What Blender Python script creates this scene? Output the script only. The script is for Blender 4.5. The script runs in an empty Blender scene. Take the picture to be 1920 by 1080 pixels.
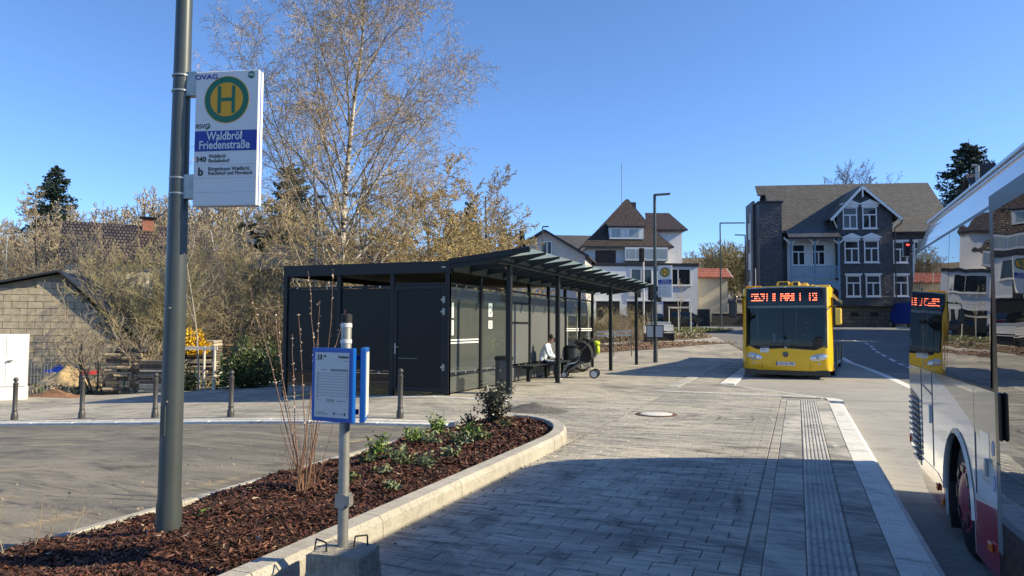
import bpy, bmesh, math, random
import numpy as np
from mathutils import Vector, Matrix
from mathutils.geometry import tessellate_polygon
PI = math.pi
rad = math.radians
SC = bpy.context.scene
COL = SC.collection

# ------------------------------------------------------------------ camera
CAM_H = 1.55
FPX = 1330.0
YAW = rad(21.9)
TILT = math.atan(71 / FPX)
ROLL = 0.005
_fw = Vector((-math.sin(YAW) * math.cos(TILT), math.cos(YAW) * math.cos(TILT), math.sin(TILT)))
_r0 = Vector((math.cos(YAW), math.sin(YAW), 0))
_u0 = _r0.cross(_fw)
_rt = _r0 * math.cos(ROLL) + _u0 * math.sin(ROLL)
_up = _u0 * math.cos(ROLL) - _r0 * math.sin(ROLL)
cam = bpy.data.cameras.new('camera')
cam.sensor_width = 36.0
cam.lens = FPX / 1920 * 36.0
cam.clip_start = 0.05
cam.clip_end = 3000
cam_o = bpy.data.objects.new('camera', cam)
COL.objects.link(cam_o)
m3 = Matrix((_rt, _up, -_fw)).transposed()
cam_o.matrix_world = Matrix.Translation((0, 0, CAM_H)) @ m3.to_4x4()
SC.camera = cam_o

# ------------------------------------------------------------------ sky, sun, exposure
SUN_AZ = rad(15)        # towards the sun: from +X turned a little to +Y
SUN_EL = rad(32)
w = bpy.data.worlds.new('World')
SC.world = w
w.use_nodes = True
nt = w.node_tree
nt.nodes.clear()
sky = nt.nodes.new('ShaderNodeTexSky')
sky.sky_type = 'NISHITA'
sky.sun_disc = False
sky.sun_elevation = SUN_EL
sky.sun_rotation = PI / 2 - SUN_AZ
sky.altitude = 200
sky.air_density = 0.8
sky.dust_density = 0.25
sky.ozone_density = 7.4
bg = nt.nodes.new('ShaderNodeBackground')
bg.inputs[1].default_value = 0.15
wo = nt.nodes.new('ShaderNodeOutputWorld')
nt.links.new(sky.outputs[0], bg.inputs[0])
nt.links.new(bg.outputs[0], wo.inputs[0])
sl = bpy.data.lights.new('sun', 'SUN')
sl.energy = 5.0
sl.angle = rad(0.53)
sl.color = (1.0, 0.86, 0.58)
so = bpy.data.objects.new('sun', sl)
COL.objects.link(so)
sdir = Vector((math.cos(SUN_AZ) * math.cos(SUN_EL), math.sin(SUN_AZ) * math.cos(SUN_EL), math.sin(SUN_EL)))
so.rotation_euler = sdir.to_track_quat('Z', 'Y').to_euler()
so.location = (30, 5, 40)
SC.view_settings.view_transform = 'Standard'
SC.view_settings.look = 'None'
SC.view_settings.exposure = 0.70
SC.view_settings.gamma = 1.0
SC.view_settings.use_curve_mapping = False
SC.render.engine = 'CYCLES'
SC.cycles.use_denoising = True
try:
    SC.cycles.denoiser = 'OPENIMAGEDENOISE'
    SC.cycles.denoising_input_passes = 'RGB_ALBEDO_NORMAL'
except Exception:
    pass
SC.cycles.max_bounces = 8
SC.cycles.diffuse_bounces = 3
SC.cycles.glossy_bounces = 4
SC.cycles.transmission_bounces = 4
SC.cycles.transparent_max_bounces = 10
SC.cycles.caustics_reflective = False
SC.cycles.caustics_refractive = False

# ------------------------------------------------------------------ placing
def ray(px, py):
    return _rt * ((px - 960) / FPX) - _up * ((py - 540) / FPX) + _fw
def at(px, py, dep):
    return Vector((0, 0, CAM_H)) + ray(px, py) * dep
def fd(x, y):                 # distance ahead of the camera
    return x * -math.sin(YAW) + y * math.cos(YAW)
def lt(x, y):
    return x * math.cos(YAW) + y * math.sin(YAW)
def ahead(d, l):              # world x,y from distance ahead and offset to the right
    return (-math.sin(YAW) * d + math.cos(YAW) * l, math.cos(YAW) * d + math.sin(YAW) * l)
def T(x, y):                  # the lie of the land
    d = fd(x, y)
    z = -0.05 * min(max(0, -7.5 - x), 12)
    z += 0.068 * min(max(0, d - 32), 22)
    z += 0.014 * min(max(0, d - 54), 18)
    z += 0.165 * min(max(0, d - 72), 110)
    return z
def RZ(x, y):                 # road surface
    return T(x, y) - 0.3 + 0.27 * min(max((y - 12) / 8, 0), 1)
def atg(px, py, zf=T):        # ground point under a picture point
    r = ray(px, py)
    t = 3.0
    while t < 400:
        p = Vector((0, 0, CAM_H)) + r * t
        if p.z <= zf(p.x, p.y):
            break
        t += 0.02 + t * 0.002
    return p
def px_at(px, dep, zf=T):     # ground point in picture column px at distance dep ahead
    l = (px - 960) / FPX * dep
    x, y = ahead(dep, l)
    return Vector((x, y, zf(x, y)))

# ------------------------------------------------------------------ materials
def srgb(r, g, b):
    f = lambda c: c / 12.92 if c <= 0.04045 else ((c + 0.055) / 1.055) ** 2.4
    return (f(r / 255), f(g / 255), f(b / 255))
MATS = {}
def mat(name, col, rough=0.6, metal=0.0, var=0.12, scale=3.0, bump=0.0, bscale=60.0, spec=0.5, coat=0.0, world=False, detail=5.0, stretch=None, var2=None):
    """Principled material whose colour drifts with noise; bump gives fine relief."""
    if name in MATS:
        return MATS[name]
    m = bpy.data.materials.new(name)
    m.use_nodes = True
    n, l = m.node_tree.nodes, m.node_tree.links
    b = n['Principled BSDF']
    b.inputs['Roughness'].default_value = rough
    b.inputs['Metallic'].default_value = metal
    b.inputs['Specular IOR Level'].default_value = spec
    b.inputs['Coat Weight'].default_value = coat
    b.inputs['Base Color'].default_value = (*col, 1)
    m.diffuse_color = (*col, 1)
    if var > 0 or bump > 0:
        if world:
            g = n.new('ShaderNodeNewGeometry'); src = g.outputs['Position']
        else:
            g = n.new('ShaderNodeTexCoord'); src = g.outputs['Object']
        if stretch:
            mp = n.new('ShaderNodeMapping'); mp.inputs['Scale'].default_value = stretch
            l.new(src, mp.inputs['Vector']); src = mp.outputs[0]
    if var > 0:
        nz = n.new('ShaderNodeTexNoise')
        nz.inputs['Scale'].default_value = scale
        nz.inputs['Detail'].default_value = detail
        nz.inputs['Roughness'].default_value = 0.65
        l.new(src, nz.inputs['Vector'])
        r = n.new('ShaderNodeValToRGB')
        lo = [c * (1 - var) for c in col]
        hi = [min(1, c * (1 + var)) for c in (var2 or col)]
        r.color_ramp.elements[0].position = 0.3
        r.color_ramp.elements[1].position = 0.72
        r.color_ramp.elements[0].color = (*lo, 1)
        r.color_ramp.elements[1].color = (*hi, 1)
        l.new(nz.outputs['Fac'], r.inputs['Fac'])
        l.new(r.outputs[0], b.inputs['Base Color'])
    if bump > 0:
        nb = n.new('ShaderNodeTexNoise')
        nb.inputs['Scale'].default_value = bscale
        nb.inputs['Detail'].default_value = 4
        l.new(src, nb.inputs['Vector'])
        bp = n.new('ShaderNodeBump')
        bp.inputs['Strength'].default_value = bump
        bp.inputs['Distance'].default_value = 0.02
        l.new(nb.outputs['Fac'], bp.inputs['Height'])
        l.new(bp.outputs[0], b.inputs['Normal'])
    MATS[name] = m
    return m
def glow(name, col, strength):
    m = bpy.data.materials.new(name)
    m.use_nodes = True
    b = m.node_tree.nodes['Principled BSDF']
    b.inputs['Base Color'].default_value = (*[c * .5 for c in col], 1)
    b.inputs['Emission Color'].default_value = (*col, 1)
    b.inputs['Emission Strength'].default_value = strength
    MATS[name] = m
    return m
def clear_glass(name, tint=(0.8, 0.88, 0.86), refl=1.0, rough=0.02, opac=0.0, body=(0.02, 0.025, 0.03)):
    """Thin pane: see-through with a Fresnel reflection; opac adds a solid share."""
    m = bpy.data.materials.new(name)
    m.use_nodes = True
    n, l = m.node_tree.nodes, m.node_tree.links
    n.clear()
    out = n.new('ShaderNodeOutputMaterial')
    tr = n.new('ShaderNodeBsdfTransparent'); tr.inputs[0].default_value = (*tint, 1)
    gl = n.new('ShaderNodeBsdfGlossy'); gl.inputs['Roughness'].default_value = rough
    df = n.new('ShaderNodeBsdfDiffuse'); df.inputs[0].default_value = (*body, 1)
    m0 = n.new('ShaderNodeMixShader'); m0.inputs[0].default_value = opac
    l.new(tr.outputs[0], m0.inputs[1]); l.new(df.outputs[0], m0.inputs[2])
    fr = n.new('ShaderNodeFresnel')
    ge = n.new('ShaderNodeNewGeometry'); ma = n.new('ShaderNodeMath'); ma.operation = 'MULTIPLY_ADD'
    ma.inputs[1].default_value = 1 / 1.5 - 1.5; ma.inputs[2].default_value = 1.5      # thin pane: same reflection from both sides
    l.new(ge.outputs['Backfacing'], ma.inputs[0]); l.new(ma.outputs[0], fr.inputs[0])
    mu = n.new('ShaderNodeMath'); mu.operation = 'MULTIPLY'; mu.inputs[1].default_value = refl; mu.use_clamp = True
    l.new(fr.outputs[0], mu.inputs[0])
    mx = n.new('ShaderNodeMixShader')
    l.new(mu.outputs[0], mx.inputs[0]); l.new(m0.outputs[0], mx.inputs[1]); l.new(gl.outputs[0], mx.inputs[2])
    l.new(mx.outputs[0], out.inputs[0])
    MATS[name] = m
    return m

# ------------------------------------------------------------------ mesh building
class MB:
    def __init__(s):
        s.v, s.f, s.m = [], [], []
    def add(s, vs, fs, mi=0):
        k = len(s.v)
        s.v.extend([tuple(p) for p in vs])
        for f in fs:
            s.f.append(tuple(i + k for i in f)); s.m.append(mi)
        return s
    def box(s, x0, x1, y0, y1, z0, z1, mi=0, b=0.0):
        if b <= 0:
            vs = [(x, y, z) for z in (z0, z1) for y in (y0, y1) for x in (x0, x1)]
            return s.add(vs, [(0, 2, 3, 1), (4, 5, 7, 6), (0, 1, 5, 4), (2, 6, 7, 3), (0, 4, 6, 2), (1, 3, 7, 5)], mi)
        b = min(b, (x1 - x0) * .49, (y1 - y0) * .49, (z1 - z0) * .49)
        X, Y, Z = (x0, x1), (y0, y1), (z0, z1)
        vs, ix = [], {}
        for i in (0, 1):
            for j in (0, 1):
                for k in (0, 1):
                    a = (X[i], Y[j], Z[k]); sg = (1 - 2 * i, 1 - 2 * j, 1 - 2 * k)
                    for ax in range(3):          # vertex lying on the face normal to ax
                        p = [a[q] + (0 if q == ax else sg[q] * b) for q in range(3)]
                        ix[i, j, k, ax] = len(vs); vs.append(tuple(p))
        fs = []
        for ax in range(3):
            o = [q for q in range(3) if q != ax]
            for sd in (0, 1):
                ring = []
                for (p, q) in ((0, 0), (1, 0), (1, 1), (0, 1)):
                    c = [0, 0, 0]; c[ax] = sd; c[o[0]] = p; c[o[1]] = q
                    ring.append(ix[c[0], c[1], c[2], ax])
                fs.append(tuple(ring))
        for ax in range(3):                       # edges running along ax
            o = [q for q in range(3) if q != ax]
            for p in (0, 1):
                for q in (0, 1):
                    c0 = [0, 0, 0]; c0[o[0]] = p; c0[o[1]] = q; c1 = list(c0); c1[ax] = 1
                    fs.append((ix[(*c0, o[0])], ix[(*c0, o[1])], ix[(*c1, o[1])], ix[(*c1, o[0])]))
        for i in (0, 1):
            for j in (0, 1):
                for k in (0, 1):
                    fs.append((ix[i, j, k, 0], ix[i, j, k, 1], ix[i, j, k, 2]))
        return s.add(vs, fs, mi)
    def bar(s, p0, p1, w, h, mi=0, up=(0, 0, 1)):
        """box beam from p0 to p1, w across, h along up"""
        p0, p1, up = Vector(p0), Vector(p1), Vector(up)
        d = (p1 - p0).normalized()
        a = d.cross(up)
        if a.length < 1e-4:
            a = d.cross(Vector((1, 0, 0)))
        a.normalize(); u = a.cross(d)
        vs = []
        for p in (p0, p1):
            for (i, j) in ((-1, -1), (1, -1), (1, 1), (-1, 1)):
                vs.append(p + a * (i * w / 2) + u * (j * h / 2))
        return s.add(vs, [(3, 2, 1, 0), (4, 5, 6, 7), (0, 1, 5, 4), (1, 2, 6, 5), (2, 3, 7, 6), (3, 0, 4, 7)], mi)
    def cyl(s, p0, p1, r0, r1=None, n=10, mi=0, caps=True):
        r1 = r0 if r1 is None else r1
        p0, p1 = Vector(p0), Vector(p1)
        d = (p1 - p0).normalized()
        a = d.cross(Vector((0, 0, 1)))
        if a.length < 1e-3:
            a = Vector((1, 0, 0))
        a.normalize(); u = d.cross(a)
        vs = []
        for p, r in ((p0, r0), (p1, r1)):
            for i in range(n):
                t = 2 * PI * i / n
                vs.append(p + a * (r * math.cos(t)) + u * (r * math.sin(t)))
        fs = [(i, (i + 1) % n, n + (i + 1) % n, n + i) for i in range(n)]
        if caps:
            fs += [tuple(range(n - 1, -1, -1)), tuple(range(n, 2 * n))]
        return s.add(vs, fs, mi)
    def tube(s, pts, r, n=6, mi=0):
        for i in range(len(pts) - 1):
            ra = r[i] if isinstance(r, (list, tuple)) else r
            rb = r[i + 1] if isinstance(r, (list, tuple)) else r
            s.cyl(pts[i], pts[i + 1], ra, rb, n, mi)
        return s
    def lathe(s, prof, n=16, c=(0, 0, 0), mi=0, M=None):
        """prof: (radius, height) from bottom to top, closed at both ends"""
        vs = []
        for (r, z) in prof:
            for i in range(n):
                t = 2 * PI * i / n
                p = Vector((r * math.cos(t), r * math.sin(t), z))
                vs.append((M @ p if M else p) + Vector(c))
        fs = []
        for k in range(len(prof) - 1):
            for i in range(n):
                j = (i + 1) % n
                fs.append((k * n + i, k * n + j, (k + 1) * n + j, (k + 1) * n + i))
        fs.append(tuple(range(n - 1, -1, -1)))
        fs.append(tuple((len(prof) - 1) * n + i for i in range(n)))
        return s.add(vs, fs, mi)
    def prism(s, poly, d0, d1, plane='xz', mi=0):
        """polygon in a plane pushed along the third axis"""
        def P(a, b, d):
            return {'xz': (a, d, b), 'yz': (d, a, b), 'xy': (a, b, d)}[plane]
        n = len(poly)
        vs = [P(a, b, d0) for a, b in poly] + [P(a, b, d1) for a, b in poly]
        fs = [tuple(range(n - 1, -1, -1)), tuple(range(n, 2 * n))] + [(i, (i + 1) % n, n + (i + 1) % n, n + i) for i in range(n)]
        return s.add(vs, fs, mi)
    def grid(s, f, nu, nv, mi=0):
        vs = [f(i / nu, j / nv) for j in range(nv + 1) for i in range(nu + 1)]
        fs = [(j * (nu + 1) + i, j * (nu + 1) + i + 1, (j + 1) * (nu + 1) + i + 1, (j + 1) * (nu + 1) + i) for j in range(nv) for i in range(nu)]
        return s.add(vs, fs, mi)
    def ball(s, c, r, nu=10, nv=6, mi=0):
        r = (r, r, r) if not isinstance(r, (tuple, list)) else r
        vs = [(c[0], c[1], c[2] - r[2])]
        for j in range(1, nv):
            a = -PI / 2 + PI * j / nv
            for i in range(nu):
                t = 2 * PI * i / nu
                vs.append((c[0] + r[0] * math.cos(a) * math.cos(t), c[1] + r[1] * math.cos(a) * math.sin(t), c[2] + r[2] * math.sin(a)))
        vs.append((c[0], c[1], c[2] + r[2]))
        fs = [(0, 1 + (i + 1) % nu, 1 + i) for i in range(nu)]
        for j in range(nv - 2):
            for i in range(nu):
                a = 1 + j * nu
                fs.append((a + i, a + (i + 1) % nu, a + nu + (i + 1) % nu, a + nu + i))
        e = len(vs) - 1; a = 1 + (nv - 2) * nu
        fs += [(e, a + i, a + (i + 1) % nu) for i in range(nu)]
        return s.add(vs, fs, mi)
    def mesh(s, name, mats, smooth=None):
        me = bpy.data.meshes.new(name)
        me.from_pydata(s.v, [], s.f)
        for m in (mats if isinstance(mats, (list, tuple)) else [mats]):
            me.materials.append(m)
        if max(s.m, default=0) > 0:
            me.polygons.foreach_set('material_index', s.m)
        if smooth is not None:
            me.polygons.foreach_set('use_smooth', [True] * len(me.polygons))
            me.set_sharp_from_angle(angle=rad(smooth))
        me.update()
        return me
    def build(s, name, mats, parent=None, smooth=None):
        return link(name, s.mesh(name, mats, smooth), parent)
def link(name, data, parent=None):
    o = bpy.data.objects.new(name, data)
    COL.objects.link(o)
    o.parent = parent
    return o
def tag(o, label, cat, group=None):
    o['label'] = label; o['category'] = cat
    if group:
        o['group'] = group
    return o
def thing(name, label, cat, loc=(0, 0, 0), rz=0.0, group=None):
    o = bpy.data.objects.new(name, None)
    COL.objects.link(o)
    o.empty_display_size = 0.2
    o.location = loc; o.rotation_euler = (0, 0, rz)
    return tag(o, label, cat, group)
def struct(o):
    o['kind'] = 'structure'; return o
def stuff(o):
    o['kind'] = 'stuff'; return o
def copy_tree(o, loc=None, rz=None, parent=None, label=None, scale=None):
    c = o.copy(); COL.objects.link(c); c.parent = parent
    if loc is not None: c.location = loc
    if rz is not None: c.rotation_euler = (0, 0, rz)
    if scale is not None: c.scale = scale if isinstance(scale, tuple) else (scale,) * 3
    if label: c['label'] = label
    for ch in o.children:
        copy_tree(ch, parent=c)
    return c
def box(name, m, parent, x0, x1, y0, y1, z0, z1, b=0.0):
    return MB().box(x0, x1, y0, y1, z0, z1, 0, b).build(name, m, parent)
def fast_mesh(name, V, F, mats, mi=None, smooth=False):
    """numpy vertices (n,3) and faces (k,3|4)"""
    me = bpy.data.meshes.new(name)
    V = np.ascontiguousarray(V, dtype=np.float32); F = np.ascontiguousarray(F, dtype=np.int32)
    k, s = F.shape
    me.vertices.add(len(V)); me.vertices.foreach_set('co', V.ravel())
    me.loops.add(k * s); me.loops.foreach_set('vertex_index', F.ravel())
    me.polygons.add(k); me.polygons.foreach_set('loop_start', np.arange(0, k * s, s, dtype=np.int32))
    if mi is not None:
        me.polygons.foreach_set('material_index', np.ascontiguousarray(mi, dtype=np.int32))
    if smooth:
        me.polygons.foreach_set('use_smooth', np.ones(k, dtype=bool))
    for m in (mats if isinstance(mats, (list, tuple)) else [mats]):
        me.materials.append(m)
    me.update(calc_edges=True); me.validate()
    return me
def text(name, s, size, M4, m, parent, align='CENTER', sx=1.0, ext=0.0008, bold=0.0):
    """flat lettering as a mesh: M4 maps text plane (x right, y up) to the parent's space"""
    cu = bpy.data.curves.new('t', 'FONT')
    cu.body = s; cu.size = size; cu.align_x = align; cu.align_y = 'CENTER'
    cu.extrude = ext; cu.offset = bold; cu.resolution_u = 3
    to = bpy.data.objects.new('t', cu)
    COL.objects.link(to)
    dg = bpy.context.evaluated_depsgraph_get()
    me = bpy.data.meshes.new_from_object(to.evaluated_get(dg))
    bpy.data.objects.remove(to)
    me.transform(M4 @ Matrix.Diagonal((sx, 1, 1, 1)))
    me.materials.clear(); me.materials.append(m)
    return link(name, me, parent)
def face_m(o, right, up):
    """matrix for text: origin o, x along right, y along up"""
    r, u = Vector(right).normalized(), Vector(up).normalized()
    n = r.cross(u)
    M = Matrix((r, u, n)).transposed().to_4x4()
    M.translation = Vector(o)
    return M
def sheet(name, poly, zf, m, cuts=None, thick=0.0):
    """ground polygon in plan, cut along the lie of the land and lifted onto it"""
    bm = bmesh.new()
    bm.faces.new([bm.verts.new((x, y, 0)) for x, y in poly])
    f = Vector((-math.sin(YAW), math.cos(YAW), 0))
    planes = [((-7.5, 0, 0), (1, 0, 0)), ((-19.5, 0, 0), (1, 0, 0)), ((0, 12, 0), (0, 1, 0)), ((0, 20, 0), (0, 1, 0))]
    planes += [(f * d, f) for d in (32, 54, 72, 182)]
    planes += cuts or []
    for co, no in planes:
        g = bm.verts[:] + bm.edges[:] + bm.faces[:]
        bmesh.ops.bisect_plane(bm, geom=g, plane_co=co, plane_no=no, dist=1e-5)
    bmesh.ops.triangulate(bm, faces=bm.faces[:])
    for v in bm.verts:
        v.co.z = zf(v.co.x, v.co.y)
    me = bpy.data.meshes.new(name)
    bm.normal_update()
    for fc in bm.faces:
        if fc.normal.z < 0:
            fc.normal_flip()
    bm.to_mesh(me); bm.free()
    me.materials.append(m)
    return link(name, me)
# ------------------------------------------------------------------ ground materials
def ground_mat(name, c_mid, c_dark, c_light, s1=0.5, s2=6.0, stretch=(1, 1, 1), bump=0.25, bscale=90, rough=0.85, brick=None, rnd=0.0, streak=0.35):
    """Weathered ground in world space: big drifts, streaks, fine speckle; brick=(w,h,off) adds fine paving joints for far areas."""
    m = bpy.data.materials.new(name)
    m.use_nodes = True
    n, l = m.node_tree.nodes, m.node_tree.links
    b = n['Principled BSDF']
    b.inputs['Roughness'].default_value = rough
    b.inputs['Specular IOR Level'].default_value = 0.25
    geo = n.new('ShaderNodeNewGeometry')
    mp = n.new('ShaderNodeMapping'); mp.inputs['Scale'].default_value = stretch
    l.new(geo.outputs['Position'], mp.inputs['Vector'])
    def noise(src, sc, det=6, rough=0.6, dist=0.0):
        x = n.new('ShaderNodeTexNoise')
        x.inputs['Scale'].default_value = sc; x.inputs['Detail'].default_value = det
        x.inputs['Roughness'].default_value = rough; x.inputs['Distortion'].default_value = dist
        l.new(src, x.inputs['Vector']); return x.outputs['Fac']
    def ramp(src, a, c, ca, cc):
        r = n.new('ShaderNodeValToRGB')
        r.color_ramp.elements[0].position = a; r.color_ramp.elements[1].position = c
        r.color_ramp.elements[0].color = (*ca, 1); r.color_ramp.elements[1].color = (*cc, 1)
        l.new(src, r.inputs[0]); return r.outputs[0]
    def mix(f, a, c, mode='MIX'):
        x = n.new('ShaderNodeMix'); x.data_type = 'RGBA'; x.blend_type = mode
        if isinstance(f, float): x.inputs[0].default_value = f
        else: l.new(f, x.inputs[0])
        for s, q in ((6, a), (7, c)):
            if isinstance(q, tuple): x.inputs[s].default_value = (*q, 1)
            else: l.new(q, x.inputs[s])
        return x.outputs[2]
    g3 = lambda v: (v, v, v)
    big = ramp(noise(mp.outputs[0], s1, 7, 0.65, 0.6), 0.42, 0.62, g3(0), g3(1))
    col = mix(big, c_mid, c_light)
    mp2 = n.new('ShaderNodeMapping'); mp2.inputs['Scale'].default_value = (stretch[0] * 0.35, stretch[1] * 2.2, 1); mp2.inputs['Rotation'].default_value = (0, 0, 0.25)
    l.new(geo.outputs['Position'], mp2.inputs['Vector'])
    st = ramp(noise(mp2.outputs[0], s1 * 2.6, 8, 0.72, 1.6), 0.46, 0.6, g3(0), g3(min(1, streak * 1.8)))
    col = mix(st, col, c_light)
    st2 = ramp(noise(mp2.outputs[0], s1 * 5.5, 8, 0.75, 2.4), 0.51, 0.62, g3(0), g3(min(1, streak * 1.6)))
    col = mix(st2, col, c_dark)
    dk = ramp(noise(mp.outputs[0], s1 * 1.7, 8, 0.72, 0.9), 0.54, 0.72, g3(0), g3(0.85))
    col = mix(dk, col, c_dark)
    sp = ramp(noise(geo.outputs['Position'], s2 * 14, 3, 0.7), 0.3, 0.75, g3(0.68), g3(1.26))
    col = mix(1.0, col, sp, 'MULTIPLY')
    if rnd > 0:
        oi = n.new('ShaderNodeObjectInfo')
        mr = n.new('ShaderNodeMapRange'); mr.inputs[3].default_value = 1 - rnd; mr.inputs[4].default_value = 1 + rnd
        l.new(oi.outputs['Random'], mr.inputs[0])
        cx = n.new('ShaderNodeCombineColor')
        for i in range(3): l.new(mr.outputs[0], cx.inputs[i])
        col = mix(1.0, col, cx.outputs[0], 'MULTIPLY')
    if brick:
        bt = n.new('ShaderNodeTexBrick')
        bt.inputs['Scale'].default_value = 1.0
        bt.inputs['Brick Width'].default_value = brick[0]; bt.inputs['Row Height'].default_value = brick[1]
        bt.inputs['Mortar Size'].default_value = brick[2]; bt.inputs['Mortar Smooth'].default_value = 0.3
        bt.inputs['Color1'].default_value = (1, 1, 1, 1); bt.inputs['Color2'].default_value = (0.86, 0.86, 0.86, 1)
        bt.inputs['Mortar'].default_value = (0.62, 0.6, 0.57, 1)
        l.new(geo.outputs['Position'], bt.inputs['Vector'])
        col = mix(1.0, col, bt.outputs['Color'], 'MULTIPLY')
    l.new(col, b.inputs['Base Color'])
    bp = n.new('ShaderNodeBump'); bp.inputs['Strength'].default_value = bump; bp.inputs['Distance'].default_value = 0.01
    l.new(noise(geo.outputs['Position'], bscale, 4, 0.7), bp.inputs['Height'])
    l.new(bp.outputs[0], b.inputs['Normal'])
    MATS[name] = m
    return m
m_paver = ground_mat('paver', (0.27, 0.26, 0.236), (0.115, 0.111, 0.105), (0.49, 0.455, 0.38), s1=0.45, rnd=0.1, streak=0.5)
m_pavefar = ground_mat('paving_far', (0.28, 0.27, 0.245), (0.125, 0.121, 0.113), (0.53, 0.49, 0.41), s1=0.4, brick=(0.27, 0.18, 0.008), streak=0.5)
m_joint = ground_mat('joint_sand', (0.20, 0.193, 0.178), (0.10, 0.10, 0.095), (0.42, 0.395, 0.34))
m_slab = ground_mat('dark_slab', (0.20, 0.197, 0.188), (0.10, 0.10, 0.10), (0.56, 0.53, 0.46), s1=0.6, rnd=0.08)
m_rib = ground_mat('ribbed_slab', (0.36, 0.353, 0.335), (0.14, 0.14, 0.14), (0.52, 0.50, 0.45), s1=1.2, rnd=0.05)
m_kerb = ground_mat('kerb_concrete', (0.70, 0.68, 0.63), (0.27, 0.262, 0.245), (0.76, 0.74, 0.68), s1=0.9, rnd=0.05, bump=0.4)
m_bedkerb = ground_mat('bed_kerb_concrete', (0.40, 0.375, 0.32), (0.25, 0.235, 0.2), (0.5, 0.47, 0.41), s1=1.5, rnd=0.05, bump=0.5)
m_asph = ground_mat('asphalt', (0.145, 0.137, 0.122), (0.088, 0.085, 0.08), (0.27, 0.243, 0.195), s1=0.3, bump=0.6, bscale=140, streak=0.5)
m_road = ground_mat('road_asphalt', (0.17, 0.166, 0.16), (0.12, 0.118, 0.115), (0.22, 0.215, 0.205), s1=0.25, bump=0.5, bscale=120)
m_lane = ground_mat('lane_concrete', (0.34, 0.325, 0.295), (0.22, 0.21, 0.195), (0.40, 0.385, 0.345), s1=0.3, bump=0.5, bscale=130)
m_soil = ground_mat('garden_soil', (0.13, 0.1, 0.065), (0.06, 0.05, 0.032), (0.2, 0.165, 0.1), s1=0.6, bump=0.8, bscale=30)
m_grass = ground_mat('rough_grass', (0.085, 0.095, 0.035), (0.05, 0.05, 0.025), (0.16, 0.14, 0.07), s1=0.5, bump=0.9, bscale=25)
m_paint = ground_mat('road_paint', (0.72, 0.71, 0.68), (0.42, 0.41, 0.39), (0.78, 0.77, 0.74), s1=1.4)

# ------------------------------------------------------------------ the land
def gz(x, y):
    return T(x, y) - (0.04 if x <= -1.75 else 0.52)
R_ = 900
cuts = [((-1.75, 0, 0), (1, 0, 0)), ((-1.70, 0, 0), (1, 0, 0))]
struct(sheet('ground', [(-R_, -R_), (R_, -R_), (R_, R_), (-R_, R_)], gz, m_soil, cuts))
# carriageway, then the lighter bus lane laid over it
A = lambda d, l: ahead(d, l)
road = struct(sheet('road', [(0.86, -60), (60, -60), A(54, 75), A(54, 10.5), A(45, 13.0), (-1.66, 36), (-1.66, 20.2), (0.86, 17.0)], RZ, m_road))
lane_edge = [(3.2, -60), (2.95, 10), (2.75, 21.2), (2.72, 24), (2.55, 29.0), (2.2, 35.4), (1.65, 39.5), (0.4, 43)]
lane = struct(sheet('bus_lane', [(0.86, -60)] + [(x - 0.12, y) for x, y in lane_edge] + [(-1.66, 43), (-1.66, 20.2), (0.86, 17.0)], lambda x, y: RZ(x, y) + 0.005, m_lane))
def stripe(parent, pts, wd, zf, off=0.009, name='marking'):
    mb = MB(); vs = []
    for i, (x, y) in enumerate(pts):
        a = Vector(pts[max(i - 1, 0)]); b = Vector(pts[min(i + 1, len(pts) - 1)])
        nrm = Vector((-(b - a).y, (b - a).x)).normalized() * wd / 2
        for s in (-1, 1):
            X, Y = x + nrm.x * s, y + nrm.y * s
            vs.append((X, Y, zf(X, Y) + off))
    mb.add(vs, [(2 * i, 2 * i + 1, 2 * i + 3, 2 * i + 2) for i in range(len(pts) - 1)])
    return mb.build(name, m_paint, parent)
stripe(road, [(2.95, 10), (2.85, 17.2), (2.78, 20.3)], 0.2, RZ)
stripe(road, [(2.77, 20.9), (2.75, 22.2), (2.72, 24), (2.65, 26.5), (2.55, 29.0), (2.4, 32), (2.2, 35.4), (1.95, 37.5), (1.65, 39.5)], 0.24, RZ)
dash = [(4.02, 30.4), (4.12, 33.2), (4.15, 36.2), (4.0, 38.4), (3.86, 40.2), (3.8, 41.9), (3.8, 43.5), (3.85, 45.2), (3.62, 47), (3.05, 48.6)]
for i in range(len(dash) - 1):
    a, b = Vector(dash[i]), Vector(dash[i + 1])
    stripe(road, [tuple(a.lerp(b, .22)), tuple(a.lerp(b, .8))], 0.16, RZ)
stripe(road, [(2.7, 49.4), (1.2, 50.9), (-0.6, 52.0)], 0.16, RZ)
stripe(road, [(2.9, 27.2), (3.5, 27.5), (4.2, 27.7)], 0.09, RZ, name='paint_scrap')
stripe(lane, [(0.9, 17.75), (2.6, 18.1)], 0.03, RZ, 0.011, 'expansion_joint').data.materials[0] = m_joint
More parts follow.
